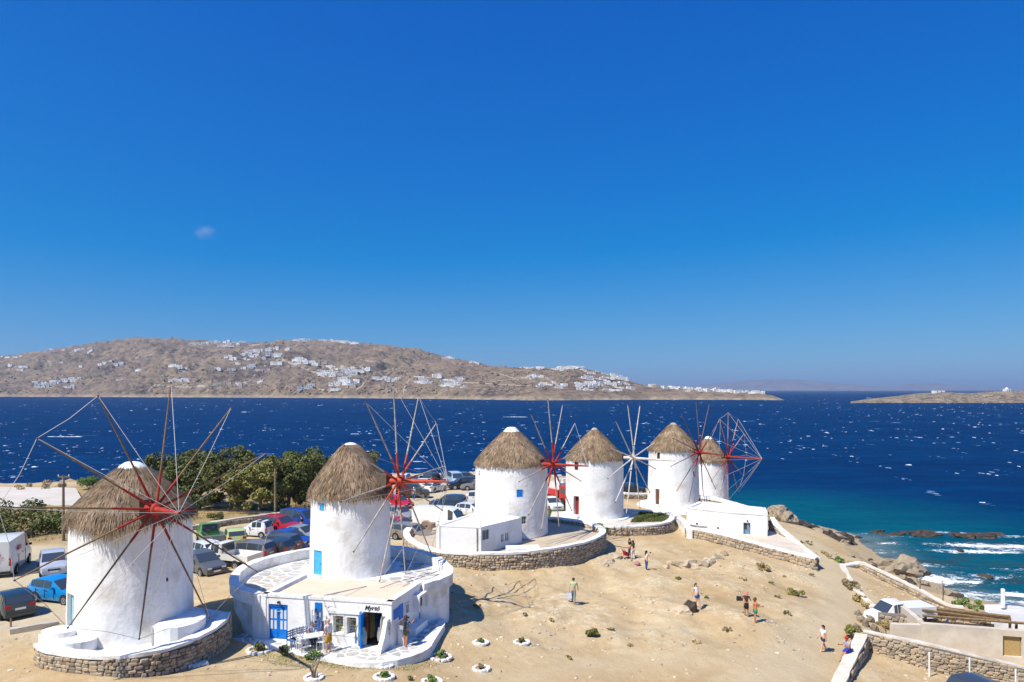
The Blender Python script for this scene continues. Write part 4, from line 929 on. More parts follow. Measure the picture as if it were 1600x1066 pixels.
# goods hung in and beside the doorway
CL = [mat('cloth_'+n, lin(c), tuple(x*.75 for x in lin(c)), 4, .9) for n, c in (('ice', '#bcd3e2'), ('white', '#e8e6e2'), ('teal', '#5d8795'), ('navy', '#2a4a80'), ('denim', '#3e5f96'), ('rust', '#8a5646'), ('black', '#26262a'), ('olive', '#77754d'))]
def garment(s, t, ztop, wdt, h, m, rz=0.0, lab=None):
    bb = B(); n = 9; rows = 7; g = random.Random(int(s*1000)); ph = g.uniform(0, 6)
    vs = [[bb.bm.verts.new(((i/(n-1)-.5)*wdt*(.55+.45*min(1, j/2)), .05*math.sin(i*1.7+ph)+.02*math.sin(j*1.3), -h*j/(rows-1))) for i in range(n)] for j in range(rows)]
    for j in range(rows-1):
        for i in range(n-1): bb.bm.faces.new((vs[j][i], vs[j][i+1], vs[j+1][i+1], vs[j+1][i]))
    bmesh.ops.solidify(bb.bm, geom=bb.bm.faces[:], thickness=.012)
    o = bb.out('garment', m, None, fp(s, t, ztop)+so_, (0, 0, frz+rz), smooth=50); tag(o, lab, 'garment', 'clothes hung at the shop doorway'); return o
sw0, sw1 = op_way[0], op_way[1]
garment(sw0-.10, -.12, 7.65, .55, 1.0, CL[0], .3, 'pale blue dress hanging left of the shop doorway')
garment(sw0+.10, -.22, 7.55, .5, .95, CL[0], .9, 'pale blue robe on the open blue shop door')
garment(sw0+.22, .12, z1-.1, .4, 1.3, CL[5], 1.2, 'rust brown dress just inside the left of the shop doorway')
garment(sw0+.38, .3, z1-.1, .4, 1.35, CL[7], 1.3, 'olive dress hanging inside the shop doorway')
garment(sw0+.5, .7, z1-.25, .5, 1.3, CL[3], 1.2, 'navy dress hanging deeper in the shop doorway')
garment(sw0+.65, 1.1, z1-.4, .5, 1.1, CL[4], 1.1, 'denim blue dress deepest in the shop doorway')
garment(sw1+.08, -.05, z1-.15, .34, .8, CL[1], .1, 'white shirt hanging right of the shop doorway')
garment(sw1+.30, -.08, z1-.35, .36, .75, mat('spotted_cloth', (.75, .74, .72), (.04, .04, .05), 7, .9, ramp=(.52, .56)), 0, 'white shirt with black print right of the shop doorway')
garment(sw1-.12, -.05, z1-.75, .3, .75, CL[1], -.7, 'white scarf slung at the right jamb of the shop doorway')
# buttress sweeping down at the corner and a rear one, chimney-like pilasters on the left
cb_ = SB_-so_
bt = B(); prof = [(0, 0), (1.0, 0), (.85, .35), (.55, .75), (.35, 1.25), (.25, 1.55), (0, 1.6)]
for (yy) in (0,): bt.hexa([(-.22, -p[0], PZ0-.05+p[1]) for p in prof], [(.02, -p[0], PZ0-.05+p[1]) for p in prof])
bt.out('buttress', WHITE, shop, cb_+Vector((-.12, .02, 0)), (0, 0, frz-.12), bevel=.04)
bt = B(); bt.hexa([(-.02, -p[0]*.5, PZ0-.05+p[1]*.7) for p in prof], [(.2, -p[0]*.5, PZ0-.05+p[1]*.7) for p in prof])
bt.out('buttress', WHITE, shop, cb_+Vector((.25, .55, 0)), (0, 0, frz+1.25), bevel=.04)
for k, (a, b, dz) in enumerate(((-.55, -.12, .05), (-.12, .22, -.02))):
    fbox('pilaster', a, b, -.10+.05*k, .5, PZ0-.6, ZR+dz, WHITE, None, .06)
# right-hand wall fittings
rd = (SCc-SB_).normalized(); rn = Vector((rd.y, -rd.x, 0)); rrz = math.atan2(rd.y, rd.x)
def rbox(nm, s0, s1, t0, t1, z0, z1, m, par=None, bev=0):
    o = B().box(s0, s1, t0, t1, z0, z1).out(nm, m, par or shop, bevel=bev)
    if par is None: o.location = SB_-so_; o.rotation_euler = (0, 0, rrz)
    return o
a = RW(616, 626, 947, 964); rbox('shutter', a[0]-.1, a[0]+.55, -.06, -.002, a[2], a[3]-.1, BLUE); rbox('shutter', a[0]+.58, a[0]+1.05, -.05, -.002, a[2]-.22, a[3]-.05, BLUE)
s0, s1, z0, z1 = op_r2; f = rbox('window', s0-.08, s1+.08, -.05, -.002, z1, z1+.08, WHITE2); rbox('frame', s0-.08, s0, -.05, -.002, z0-.08, z1, WHITE2, f); rbox('frame', s1, s1+.08, -.05, -.002, z0-.08, z1, WHITE2, f); rbox('pane', s0, s1, .1, .12, z0, z1, GLASS, f)
s0 = 2.75; hd = rbox('window_hood', s0, s0+1.35, -.42, -.002, 8.35, 8.47, WHITE, None, .03)
rbox('cheek', s0, s0+.12, -.40, -.002, 7.55, 8.345, WHITE, hd); rbox('cheek', s0+1.23, s0+1.35, -.40, -.002, 7.55, 8.345, WHITE, hd)
for k in range(2): w_ = rbox('window', s0+.2+k*.5, s0+.6+k*.5, -.10, -.002, 7.6, 8.25, WOOD); rbox('pane', s0+.26+k*.5, s0+.54+k*.5, -.115, -.1005, 7.66, 8.19, GLASS, w_)
bt = B(); bt.hexa([(4.35, -.002, 7.0), (4.35, -.12, 7.0), (4.35, -.5, 8.5), (4.35, -.002, 8.5)], [(4.75, -.002, 7.0), (4.75, -.12, 7.0), (4.75, -.5, 8.5), (4.75, -.002, 8.5)])
o = bt.out('buttress', WHITE, shop, SB_-so_, (0, 0, rrz), bevel=.03)
rbox('bench', 1.9, 3.6, -.55, -.002, PZ0, PZ0+.42, WHITE, None, .05)
# paved forecourt
PAT = [(p.x, p.y) for p in smooth_path([ZP(362, 1004, PZ0), ZP(430, 1014, PZ0), ZP(500, 1028, PZ0), ZP(560, 1036, PZ0), ZP(610, 1034, PZ0), ZP(655, 1022, PZ0), ZP(674, 1010, PZ0), ZP(676, 1004, PZ0), ZP(701, 966, PZ0), ZP(668, 958, PZ0)], 1)]+[(SCc.x, SCc.y+1), (SD_.x, SD_.y), (-16.3, 42.0), (-17.0, 39.5)]
fc = empty('forecourt', (-10, 37, 0), 0, None, None); fc['kind'] = 'structure'; fc.name = 'pavement'
B().prism([(p[0]+10, p[1]-37) for p in PAT], 5.3, PZ0-.012).out('paving_bed', WHITE2, fc, bevel=0.04)
def sk3(c): return inpoly(c, [(p.x, p.y) for p in (SA-fn*.15-fd*.6, SB_-fn*.12+fd*.2, SCc+Vector((.25, 0, 0)), SD_)]) or min(math.hypot(c[0]-p[0], c[1]-p[1]) for p in PAT[:19]) < 0.3
flagstones(fc, PAT, 0.52, 0.11, PZ0-.012, FLAG, 22, sk3, limit=300)

# ------------------------------------------------------------------ round yard of the third mill
RM = lambda L_: [ZP(u, v, z) for u, v, z in L_]
Y3 = smooth_path(RM([(632,832,7.3),(645,846,7.3),(668,856,7.3),(698,862,7.3),(752,864,7.3),(814,862,7.28),(870,855,7.25),(918,845,7.2),(942,834,7.15),(941,824,7.15),(924,817,7.15),(895,811,7.15),(856,807,7.15),(800,805,7.15),(727,807,7.2),(670,815,7.25),(642,822,7.3)]), 2, True)
y3 = wall('yard_wall', resample(Y3+[Y3[0]], 0.6)[:-1], 0.45, 'round dry-stone yard wall with white coping around the blue-windowed windmill', side=-1, stone=(0.34, 0.2), single=240, both=True, closed=True, cap_h=0.16, cap_over=0.06)
yc = Vector((0, 63, 0)); yard = tag(B().prism([(p.x*.985, (p.y-63)*.985) for p in Y3], 5.0, 6.68).out('yard', mat('yard_screed', (0.50, 0.42, 0.31), (0.42, 0.34, 0.25), .7, .9, .3, 6), None, yc), kind='structure')
AN = [Vector((-6.2, 57.7, 0)), Vector((-2.5, 56.9, 0)), Vector((0.85, 61.2, 0)), Vector((-3.0, 64.3, 0))]
ann = empty('mill_annex', (-3, 60, 0), 0, 'low white outbuilding with flat cream roof inside the round yard', 'outbuilding'); ao = Vector((-3, 60, 0))
def awall(p, q, ops): return holed_wall('wall', p, q, 6.6, 8.85, .3, ops, WHITE, ann)
A1, A2 = AN[1], AN[2]
AW = lambda u0, u1, v0, v1: (onw(u0, A1, A2)[0], onw(u1, A1, A2)[0], wz(v1, onw((u0+u1)/2, A1, A2)[1]), wz(v0, onw((u0+u1)/2, A1, A2)[1]))
aops = [AW(753.5, 764, 828, 843), AW(783, 788, 834, 847), AW(789.5, 795, 832, 845)]
awall(AN[0], AN[1], []); awall(A1, A2, aops); awall(AN[2], AN[3], []); awall(AN[3], AN[0], [])
B().prism([((p.x-ao.x), (p.y-ao.y)) for p in inset(AN, .97)], 8.6, 8.80).out('roof', mat('annex_roof', (0.74, 0.68, 0.58), (0.68, 0.61, 0.50), .7, .9), ann)
for a, b in zip(AN, AN[1:]+AN[:1]):
    d = (b-a).normalized(); n_ = Vector((-d.y, d.x, 0)); pp = [a-n_*.03, b-n_*.03, b+n_*.22, a+n_*.22]; B().prism([(p.x-ao.x, p.y-ao.y) for p in pp], 8.81, 8.90).out('parapet', WHITE, ann, bevel=.03)
ad = (A2-A1).normalized(); an_ = Vector((-ad.y, ad.x, 0)); arz = math.atan2(ad.y, ad.x)
for k, (s0, s1, z0, z1) in enumerate(aops):
    w_ = B().box(s0, s1, .10, .12, z0, z1).out('window', mat('grey_pane', (.16, .17, .18), rough=.3), ann, A1-ao, (0, 0, arz)); f = B().box(s0, s0+.06, .05, .099, z0, z1).box(s1-.06, s1, .05, .099, z0, z1).box(s0+.06, s1-.06, .05, .098, z1-.06, z1).box((s0+s1)/2-.03, (s0+s1)/2+.03, .05, .097, z0, z1-.06); f.out('frame', GREYW if k == 0 else WHITE2, w_)
B().tube([A1-ao-ad*.02-an_*.06+Vector((-.35, .08, 6.7)), A1-ao+Vector((-.35, -.0, 8.8))], .05, 6).out('drainpipe', GREYW, ann)
tag(B().box(-1.35, 1.35, -.7, .7, 0, .45).out('masonry_bench', WHITE, None, (.9, 57.6, 6.68), (0, 0, .12), bevel=.05), 'low white masonry bench in front of the small outbuilding', 'bench')
ms = empty('millstone', PX(667, 822, 66.3)-Vector((0, 0, 0)), 0, 'old pinkish millstone with centre hole leaning inside the yard wall', 'millstone')
B().lathe([(.12, -.12), (.55, -.13), (.6, -.08), (.6, .08), (.55, .13), (.12, .12), (.12, -.12)], 28, 'y').out('stone_disc', mat('millstone', lin('#b79a86'), lin('#9a7f6c'), 5, .9, .5, 20), ms, rot=(.25, 0, -.4), smooth=40)
ms.rotation_euler = (0, 0, 0)

# ------------------------------------------------------------------ terrace of the fourth mill
Y4 = smooth_path(RM([(905,811,6.35),(930,819,6.33),(944,822,6.3),(973,822,6.3),(1015,820,6.3),(1037,817,6.3),(1049,812,6.3),(1050,806,6.3),(1040,801,6.3),(1010,797,6.3),(975,795,6.3)]), 2)
wall('terrace_wall', resample(Y4, .6), .42, 'low stone terrace wall with white coping round the red-doored windmill', side=-1, stone=(.34, .2), single=120, cap_h=.16, cap_over=.06)
m4 = MC[3][1]; tag(B().prism([(p.x-m4.x, p.y-m4.y) for p in Y4]+[(-4.5, 3), (-5, -1.5)], 4.6, 6.16).out('mill_platform', mat('pale_screed', (.58, .53, .46), (.5, .45, .38), .8, .9), None, (m4.x, m4.y, 0)), 'pale paved platform under the red-doored windmill', 'platform')
B().lathe([(0, 6.3), (3.75, 6.3), (3.8, 6.16), (3.8, 6.1)], 36).out('paved_ring', WHITE2, bpy.data.objects[-1] if False else tag(empty('plinth', (m4.x, m4.y, 0), 0, 'round white plinth at the foot of the red-doored windmill', 'plinth')))
m5 = MC[4][1]; tag(B().lathe([(0, 5.98), (4.3, 5.95), (4.6, 5.6), (4.8, 4.2)], 36).out('mill_platform', WHITE2, None, (m5.x, m5.y, 0), smooth=35), 'white rounded platform under the brown-doored windmill', 'platform')
m6 = MC[5][1]; tag(B().lathe([(0, 4.28), (4.0, 4.2), (4.3, 2.5)], 30).out('mill_platform', WHITE2, None, (m6.x, m6.y, 0), smooth=35), 'white platform under the farthest windmill', 'platform')
wall('low_wall', resample([PX(975, 770, 94), PX(1015, 771, 95), PX(1030, 778, 94)], .8), .5, 'short stone wall with white top between the fourth and fifth windmills', side=-1, stone=(.4, .24), cap_h=.2)
# ------------------------------------------------------------------ flat-roofed house by the fifth mill
HP = [Vector(p) for p in ((19.0, 76.6, 0), (22.9, 73.5, 0), (26.2, 72.2, 0), (27.4, 76.2, 0), (21.5, 80.5, 0))]; hh0 = Vector((23, 76, 0))
hou = empty('flat_roofed_house', hh0, 0, 'low white house with one blue door on the stone terrace right of the windmills', 'house')
H1, H2 = HP[1], HP[2]; HW = lambda u0, u1, v0, v1: (onw(u0, H1, H2)[0], onw(u1, H1, H2)[0], max(4.98, wz(v1, onw((u0+u1)/2, H1, H2)[1])), wz(v0, onw((u0+u1)/2, H1, H2)[1]))
H0 = HP[0]; HL = lambda u0, u1, v0, v1: (onw(u0, H0, H1)[0], onw(u1, H0, H1)[0], wz(v1, onw((u0+u1)/2, H0, H1)[1]), wz(v0, onw((u0+u1)/2, H0, H1)[1]))
hd_ = HW(1161.5, 1172.5, 817, 836); hw_ = [HL(1087.5, 1090.5, 817, 820.5), HL(1120, 1124, 824, 827)]
for i in range(5): holed_wall('wall', HP[i], HP[(i+1) % 5], 4.3, 7.15, .35, [[*hw_], [hd_], [], [], []][i], WHITE, hou)
B().prism([((p.x-hh0.x), (p.y-hh0.y)) for p in inset(HP, .97)], 6.9, 7.08).out('roof', mat('house_roof', (.74, .72, .68), (.66, .63, .58), .8, .9), hou)
for a, b in zip(HP, HP[1:]+HP[:1]):
    d = (b-a).normalized(); n_ = Vector((-d.y, d.x, 0)); pp = [a-n_*.05, b-n_*.05, b+n_*.3, a+n_*.3]; B().prism([(p.x-hh0.x, p.y-hh0.y) for p in pp], 7.1, 7.24).out('parapet', WHITE, hou, bevel=.05)
hdv = (H2-H1).normalized(); hrz = math.atan2(hdv.y, hdv.x); s0, s1, z0, z1 = hd_
dd_ = B().box(s0, s1, .16, .20, 5.0, z1).out('door', mat('grey_blue_door', lin('#5d7d97'), lin('#7394ac'), 4, .5), hou, H1-hh0, (0, 0, hrz)); B().box(s0+.1, s1-.35, .14, .159, 5.5, z1-.15).out('pane', GLASS, dd_); B().box(s0, s0+.07, .10, .159, 5.0, z1).box(s1-.07, s1, .10, .159, 5.0, z1).out('frame', WOODD, dd_)
l0 = (H1-H0).normalized(); lrz = math.atan2(l0.y, l0.x)
for (s0, s1, z0, z1) in hw_: w_ = B().box(s0, s1, .14, .16, z0, z1).out('window', GLASS, hou, H0-hh0, (0, 0, lrz)); B().box(s0-.03, s0+.03, .05, .139, z0, z1).out('frame', WOODD, w_)
B().tube([(0, 0, 0), (0, -.18, .05), (0, -.2, -.05)], .04, 6).ball((0, -.2, -.1), .08, 1).out('wall_lamp', PLASTIC, hou, (H1+hdv*(hd_[0]+hd_[1])/2-hh0)+Vector((0, 0, hd_[3]+.25)))
gp = [PX(1072, 822, 71.6), PX(1142, 836, 68.2), PX(1215, 857, 65.2), PX(1276, 871, 62.6)]
gw = wall('garden_wall', resample(smooth_path(gp, 1), .6), .5, 'long dry-stone retaining wall with white coping below the white house', side=-1, stone=(.40, .23), single=300, cap_h=.15, cap_over=.08)
wall('garden_wall', resample(smooth_path([PX(1275.5, 871, 63.0), PX(1246, 848, 69.5), PX(1216, 823, 74.2), PX(1206, 808, 76)], 1), .6), .42, 'white-topped wall climbing from the path up to the white house', side=-1, stone=(.38, .22), cap_h=.18, cap_over=.08, both=True)
GT = [(p.x, p.y) for p in gp]+[(PX(1246, 848, 69.5).x, 69.5), (27.9, 74.2), (27, 77), (20, 79)]
tag(B().prism([(x-23, y-72) for x, y in GT], 3.2, 4.95).out('terrace', mat('terrace_earth', (.52, .44, .34), (.6, .53, .43), .8, .95, .3, 5), None, (23, 72, 0)), kind='structure')
wall('parapet_wall', resample([PX(1092, 774, 85.5), PX(1118, 777, 84), PX(1150, 786, 82), PX(1178, 794, 79.5)], .8), .5, 'white-capped wall sloping down behind the white house to the rocks', side=-1, stone=(.4, .24), cap_h=.35, cap_over=.05)
wall('path_wall', resample(smooth_path([PX(1048, 800, 79), PX(1060, 806, 77), PX(1072, 818, 73), PX(1078, 828, 70.5)], 1), .5), .5, 'short plastered wall dropping from the brown-doored windmill to the sand', core=WHITE2, stone=None, cap_h=.2)
# ------------------------------------------------------------------ field and ruins on the right
mat('sun_bleached_coping', (.68, .62, .53), (.56, .49, .39), 1.4, .9, .6, 6)
wall('field_wall', resample(smooth_path([PX(1365, 948, 54.0), PX(1342, 926, 57.5), PX(1327, 906, 61.5), PX(1316, 883, 66.4)], 1), .5), .42, 'white plastered field wall beside the sandy path', side=1, core=WHITE2, stone=None, cap_h=.18, cap_over=.04, cap=mat('sun_bleached_coping', (0, 0, 0)))
wall('field_wall', resample([PX(1316, 882.5, 66.7), PX(1347, 878, 67.6)], .5), .42, 'short top wall closing the far corner of the field', side=-1, stone=(.36, .22), single=30, cap_h=.16, cap_over=.04)
wall('field_wall', resample(smooth_path([PX(1346, 878, 67.2), PX(1380, 893, 64.6), PX(1430, 917, 61), PX(1464, 936, 58), PX(1482, 945, 57), PX(1505, 948, 56.6)], 1), .5), .45, 'sea-side field wall of stone with a white top above the surf', side=-1, stone=(.40, .24), single=60, cap_h=.14, cap_over=.0, both=True, cap=mat('sun_bleached_coping', (0, 0, 0)))
wall('path_wall', resample(smooth_path([PX(1306, 1075, 37.5), PX(1322, 1038, 40.5), PX(1340, 1004, 43.2), PX(1346, 990, 44.6)], 1), .4), .62, 'white-topped low wall with a seated man at the path edge', side=-1, stone=(.36, .24), single=80, cap_h=.16, cap_over=.03, cap=mat('sun_bleached_coping', (.68, .62, .53), (.56, .49, .39), 1.4, .9, .6, 6))
wall('retaining_wall', resample(smooth_path([PX(1349, 985, 45.2), PX(1400, 995, 44.2), PX(1470, 1010, 43), PX(1540, 1027, 42.2), PX(1620, 1046, 41.4)], 1), .5), .55, 'tall dry-stone retaining wall across the bottom right corner', side=-1, stone=(.34, .17), single=300, cap_h=.10, cap_over=-.04, cap=WORNCAP)
pw = [PX(1394, 979, 47.4), PX(1440, 976, 47.2), PX(1606, 990, 45.6), PX(1700, 998, 44.8)]
op0 = (Vector((pw[2].x, pw[2].y, 0))-Vector((pw[1].x, pw[1].y, 0))).length
PLAST = mat('worn_plaster', (.64, .57, .47), (.54, .46, .36), .9, .9, .4, 7, c3=(.45, .39, .31), s3=.6)
rb = empty('ruined_house', (27, 46.5, 0), 0, 'roofless plastered house shell with a straw-filled niche at bottom right', 'building')
ns0 = onw(1567, pw[1], pw[3])[0]; ns1 = onw(1597, pw[1], pw[3])[0]
holed_wall('wall', pw[1], pw[3], 1.8, 4.32, .4, [(ns0, ns1, 2.6, 3.92)], PLAST, rb)
holed_wall('wall', pw[0], pw[1], 1.9, 4.2, .4, [], PLAST, rb)
holed_wall('wall', pw[1]+Vector((0, .45, 0)), pw[1]+Vector((.9, 5.5, 0)), 1.9, 4.4, .35, [], PLAST, rb, -1)
B().box(0, ns1-ns0, 0, .3, 2.3, 3.92).out('straw_fill', mat('straw', (.34, .22, .07), (.5, .36, .16), 14, .95, .8, 30), rb, pw[1]-Vector((27, 46.5, pw[1].z))+(pw[3]-pw[1]).normalized()*ns0*1+Vector((0, .2, 0)), (0, 0, math.atan2(pw[3].y-pw[1].y, pw[3].x-pw[1].x)))
wall('rubble_wall', resample([PX(1372, 958, 50.5), PX(1400, 960, 50), PX(1437, 963, 49.6)], .5), .5, 'rough stone wall below the white pickup at the path end', side=-1, stone=(.36, .2), single=90, cap=None)
wall('rubble_wall', resample([PX(1443, 952, 52.5), PX(1500, 955, 52), PX(1545, 958, 51.5)], .5), .5, 'rough stone wall behind the wooden pergola beams', side=-1, stone=(.4, .22), single=60, cap=None)
pg = empty('pergola', PX(1445, 975, 49), 0, 'weathered timber pergola frame over the ruined house', 'pergola'); po_ = Vector(pg.location)
for a, b, r_ in ((PX(1440, 949, 51.5), PX(1578, 964, 50.4), .13), (PX(1440, 953, 51), PX(1578, 971, 50), .10), (PX(1442, 962, 48.6), PX(1600, 974, 46.8), .10)):
    B().tube([a-po_, b-po_], r_, 6).out('beam', WOOD, pg)
for u, v0, v1, d in ((1588, 974, 992, 47.2), (1446, 962, 976, 48.8), (1480, 964, 978, 48.4), (1578, 966, 985, 50.2)): B().tube([PX(u, v0, d)-po_, PX(u, v1, d)-po_], .09, 6).out('post', WOOD if u != 1480 else WHITE2, pg)
B().hexa([PX(1442, 951, 51.8)-po_, PX(1576, 966, 50.8)-po_, PX(1576, 972, 51.8)-po_, PX(1442, 956, 52.8)-po_], [p+Vector((0, 0, .08)) for p in (PX(1442, 951, 51.8)-po_, PX(1576, 966, 50.8)-po_, PX(1576, 972, 51.8)-po_, PX(1442, 956, 52.8)-po_)]).out('roof_board', WOOD, pg)
sea_h = empty('seaside_house', (38, 53, 0), 0, 'white flat-roofed seaside building cut by the right edge', 'building')
Vb = [PX(1538, 949, 56), PX(1660, 950, 56), PX(1660, 968, 52), PX(1548, 966, 52.5)]
B().prism([(p.x-38, p.y-53) for p in Vb], .8, 2.62).out('wall', WHITE, sea_h, bevel=.05)
B().prism([(p.x-38, p.y-53) for p in inset(Vb, .93)], 2.62, 2.66).out('roof', mat('grey_roof', (.5, .48, .46), (.56, .54, .52), .6, .9), sea_h)
B().prism([(p.x-38, p.y-53) for p in (Vb[0], Vb[1], Vb[1]+Vector((0, -.3, 0)), Vb[0]+Vector((0, -.3, 0)))], 2.67, 2.9).out('parapet', WHITE, sea_h, bevel=.04)
rl = empty('railing', PX(1567, 946, 55.5), 0, 'white railing standing over the surf at the right edge', 'railing'); ro = Vector(rl.location)
B().box(-.10, .10, -.10, .10, -.2, 1.3).out('post', WHITE, rl); B().box(3.2, 3.4, -.1, .1, -.3, 1.2).out('post', WHITE, rl)
B().hexa([(.1, -.08, .78), (4.5, -.6, .5), (4.5, -.44, .5), (.1, .08, .78)], [(.1, -.08, 1.05), (4.5, -.6, .77), (4.5, -.44, .77), (.1, .08, 1.05)]).out('rail', WHITE, rl)
# car-park wall, kerbs, plaza
wall('parking_wall', resample(smooth_path([PX(-120, 858, 59), PX(20, 857, 61), PX(112, 846, 64), PX(200, 836, 67), PX(303, 821, 69.5), PX(363, 810, 73), PX(424, 802.5, 76), PX(482, 795.5, 79), PX(560, 790, 82), PX(610, 786, 84)], 1), .9), .45, 'dark stone wall with pale top along the back of the car park', side=-1, stone=(.4, .22), single=120, cap_h=.12, cap=mat('pale_coping', (.58, .53, .45), (.5, .45, .37), 1.2, .9))
for pts, lb, hh in (([G(316, 894)+Vector((0, 0, .35)), G(338, 889)+Vector((0, 0, .35)), G(366, 880)+Vector((0, 0, .35))], 'white kerb between the parked cars and the round terrace', .3), ([G(16, 990)+Vector((0, 0, .28)), G(60, 983)+Vector((0, 0, .28)), G(88, 975)+Vector((0, 0, .2))], 'broken concrete kerb left of the nearest windmill', .25)):
    wall('kerb', resample(pts, .4), .4, lb, cat='kerb', core=WHITE2, stone=None, cap=WHITE2 if hh == .3 else mat('concrete', (.5, .45, .37), (.42, .37, .3), 2, .9, .4), cap_h=hh)
pz = [PX(-260, 800, 93), PX(40, 812, 84), PX(104, 808, 85), PX(128, 786, 97), PX(118, 770, 108), PX(-260, 770, 112)]
tag(B().prism([(p.x+70, p.y-95) for p in pz], 3.2, 4.95).out('plaza', mat('plaza_concrete', (.50, .45, .39), (.58, .53, .46), .25, .9, .2, 3), None, (-70, 95, 0)), kind='structure')
wall('plaza_wall', resample([PX(-260, 768, 112), PX(60, 769, 110), PX(110, 769.5, 108), PX(121, 772, 105)], 1.5), .6, 'long low white wall along the seaward side of the plaza', core=WHITE, stone=None, cap_h=.4)
# ------------------------------------------------------------------ plants
def leafmat(n, a, b): return mat(n, a, b, 1.5, 0.7, attr='tone', spec=0.25)
LEAF = leafmat('leaf_olive', (0.10, 0.112, 0.028), (0.145, 0.148, 0.042)); LEAFD = leafmat('leaf_dark', (0.085, 0.105, 0.030), (0.12, 0.135, 0.042)); LEAFY = leafmat('leaf_yellowish', (0.16, 0.16, 0.04), (0.22, 0.20, 0.06))
LEAFG = leafmat('leaf_fresh', (0.12, 0.19, 0.04), (0.17, 0.25, 0.06)); STRAW = leafmat('dry_straw', (0.36, 0.27, 0.10), (0.46, 0.36, 0.16)); BRUSH = leafmat('brown_brush', (0.26, 0.20, 0.10), (0.34, 0.27, 0.15)); LAWN = leafmat('lawn_blade', (0.10, 0.125, 0.03), (0.16, 0.17, 0.05))
BARK = mat('bark', (0.16, 0.12, 0.085), (0.25, 0.20, 0.15), 6, .9, .5, 20)
def leaves(name, clumps, n, size, m, parent, seed, flat=0.0, asp=0.55):
    """n leaf quads on and inside the given clumps (x, y, z, r)."""
    rg = np.random.default_rng(seed); C = np.array(clumps); p = C[:, 3]**2; k = rg.choice(len(C), n, p=p/p.sum())
    d = rg.normal(size=(n, 3)); d /= np.linalg.norm(d, axis=1)[:, None]; rad = C[k, 3]*(0.55+0.5*rg.random(n)**0.6)
    c = C[k, :3]+d*rad[:, None]*np.array([1, 1, 0.8])
    nn = d*0.7+rg.normal(size=(n, 3))*0.6+np.array([0, 0, .25]); nn /= np.linalg.norm(nn, axis=1)[:, None]
    t = np.cross(nn, rg.normal(size=(n, 3))); t /= np.linalg.norm(t, axis=1)[:, None]; b = np.cross(nn, t)
    s = (size*(0.6+0.8*rg.random(n)))[:, None]
    V = np.stack([c-t*s, c-b*s*asp, c+t*s, c+b*s*asp], 1).reshape(-1, 3); q = np.arange(n)*4
    ct = rg.uniform(.7, 1.3, len(C))[k]*rg.uniform(.7, 1.3, n); w = rg.uniform(-.12, .12, n)
    tone = np.repeat(np.stack([ct*(1+w), ct, ct*(1-w)], -1), 4, 0)
    return ob(name, npmesh(name, V, np.stack([q, q+1, q+2, q+3], -1), tone), m, parent)
def tree(base, h, wdt, m, label, seed, n=11000, dead=0.0):
    rg = random.Random(seed); root = empty('tree', base, 0, label, 'tree', 'trees behind the car park'); cl = []
    tr = B(); lean = Vector((rg.uniform(-.3, .3), rg.uniform(-.3, .3), 0)); fork = Vector((lean.x, lean.y, h*.24))
    tr.tube([(0, 0, -.3), fork*.5, fork], [.24, .2, .17], 8)
    for i in range(8):
        a = i*2*PI/8+rg.uniform(-.3, .3); r = wdt*.5*rg.uniform(.45, .95); e = Vector((math.cos(a)*r, math.sin(a)*r, h*rg.uniform(.42, .9)))
        m1_ = fork.lerp(e, .45)+Vector((rg.uniform(-.2, .2), rg.uniform(-.2, .2), .25)); tr.tube([fork, m1_, e], [.11, .075, .03], 6)
        for _ in range(4): cl.append((*(e+Vector((rg.uniform(-1, 1)*wdt*.15, rg.uniform(-1, 1)*wdt*.15, rg.uniform(-.1, .14)*h))), wdt*rg.uniform(.10, .18)))
    for _ in range(14):
        a = rg.uniform(0, 2*PI); r = wdt*.42*math.sqrt(rg.random()); cl.append((math.cos(a)*r, math.sin(a)*r, h*rg.uniform(.62, .95)*(1-.25*(r/(wdt*.5))**2), wdt*rg.uniform(.08, .15)))
    for _ in range(16):
        a = rg.uniform(0, 2*PI); r = wdt*.5*rg.uniform(.6, 1); cl.append((math.cos(a)*r, math.sin(a)*r, h*rg.uniform(.15, .45), wdt*rg.uniform(.07, .12)))
    tr.out('trunk', BARK, root, smooth=60); leaves('crown', cl, n, .15, m, root, seed); return root
TR = [(262,794,6.6,6.4,LEAFD,'dark tree nearest to the shaggy windmill roof'),(312,796,7.0,7.2,LEAFD,'tall dense dark green tree in the middle of the row'),(362,796,7.1,6.4,LEAF,'broad olive green tree left of the yellowish one'),(404,801,6.2,6.2,LEAFY,'yellowish green tree with open lower branches above the smart white car'),
      (448,799,6.2,6.0,LEAF,'olive tree with bare pale limbs showing through its crown'),(500,790,6.6,6.6,LEAFD,'dark tree just left of the layered thatch roof'),(545,784,6.4,6.4,LEAF,'tree mostly hidden behind the second windmill'),(290,782,6.2,6.0,LEAF,'olive tree at the back of the row near the sea'),(470,776,6.0,6.0,LEAFD,'dark tree at the back right of the row near the sea')]
TR[3] = TR[3][:5]+('yellowish green tree with open lower branches behind the parked cars',)
for i, (u, v, h, wd, m, lb) in enumerate(TR): tree(G(u, v), h, wd, m, lb, 100+i)
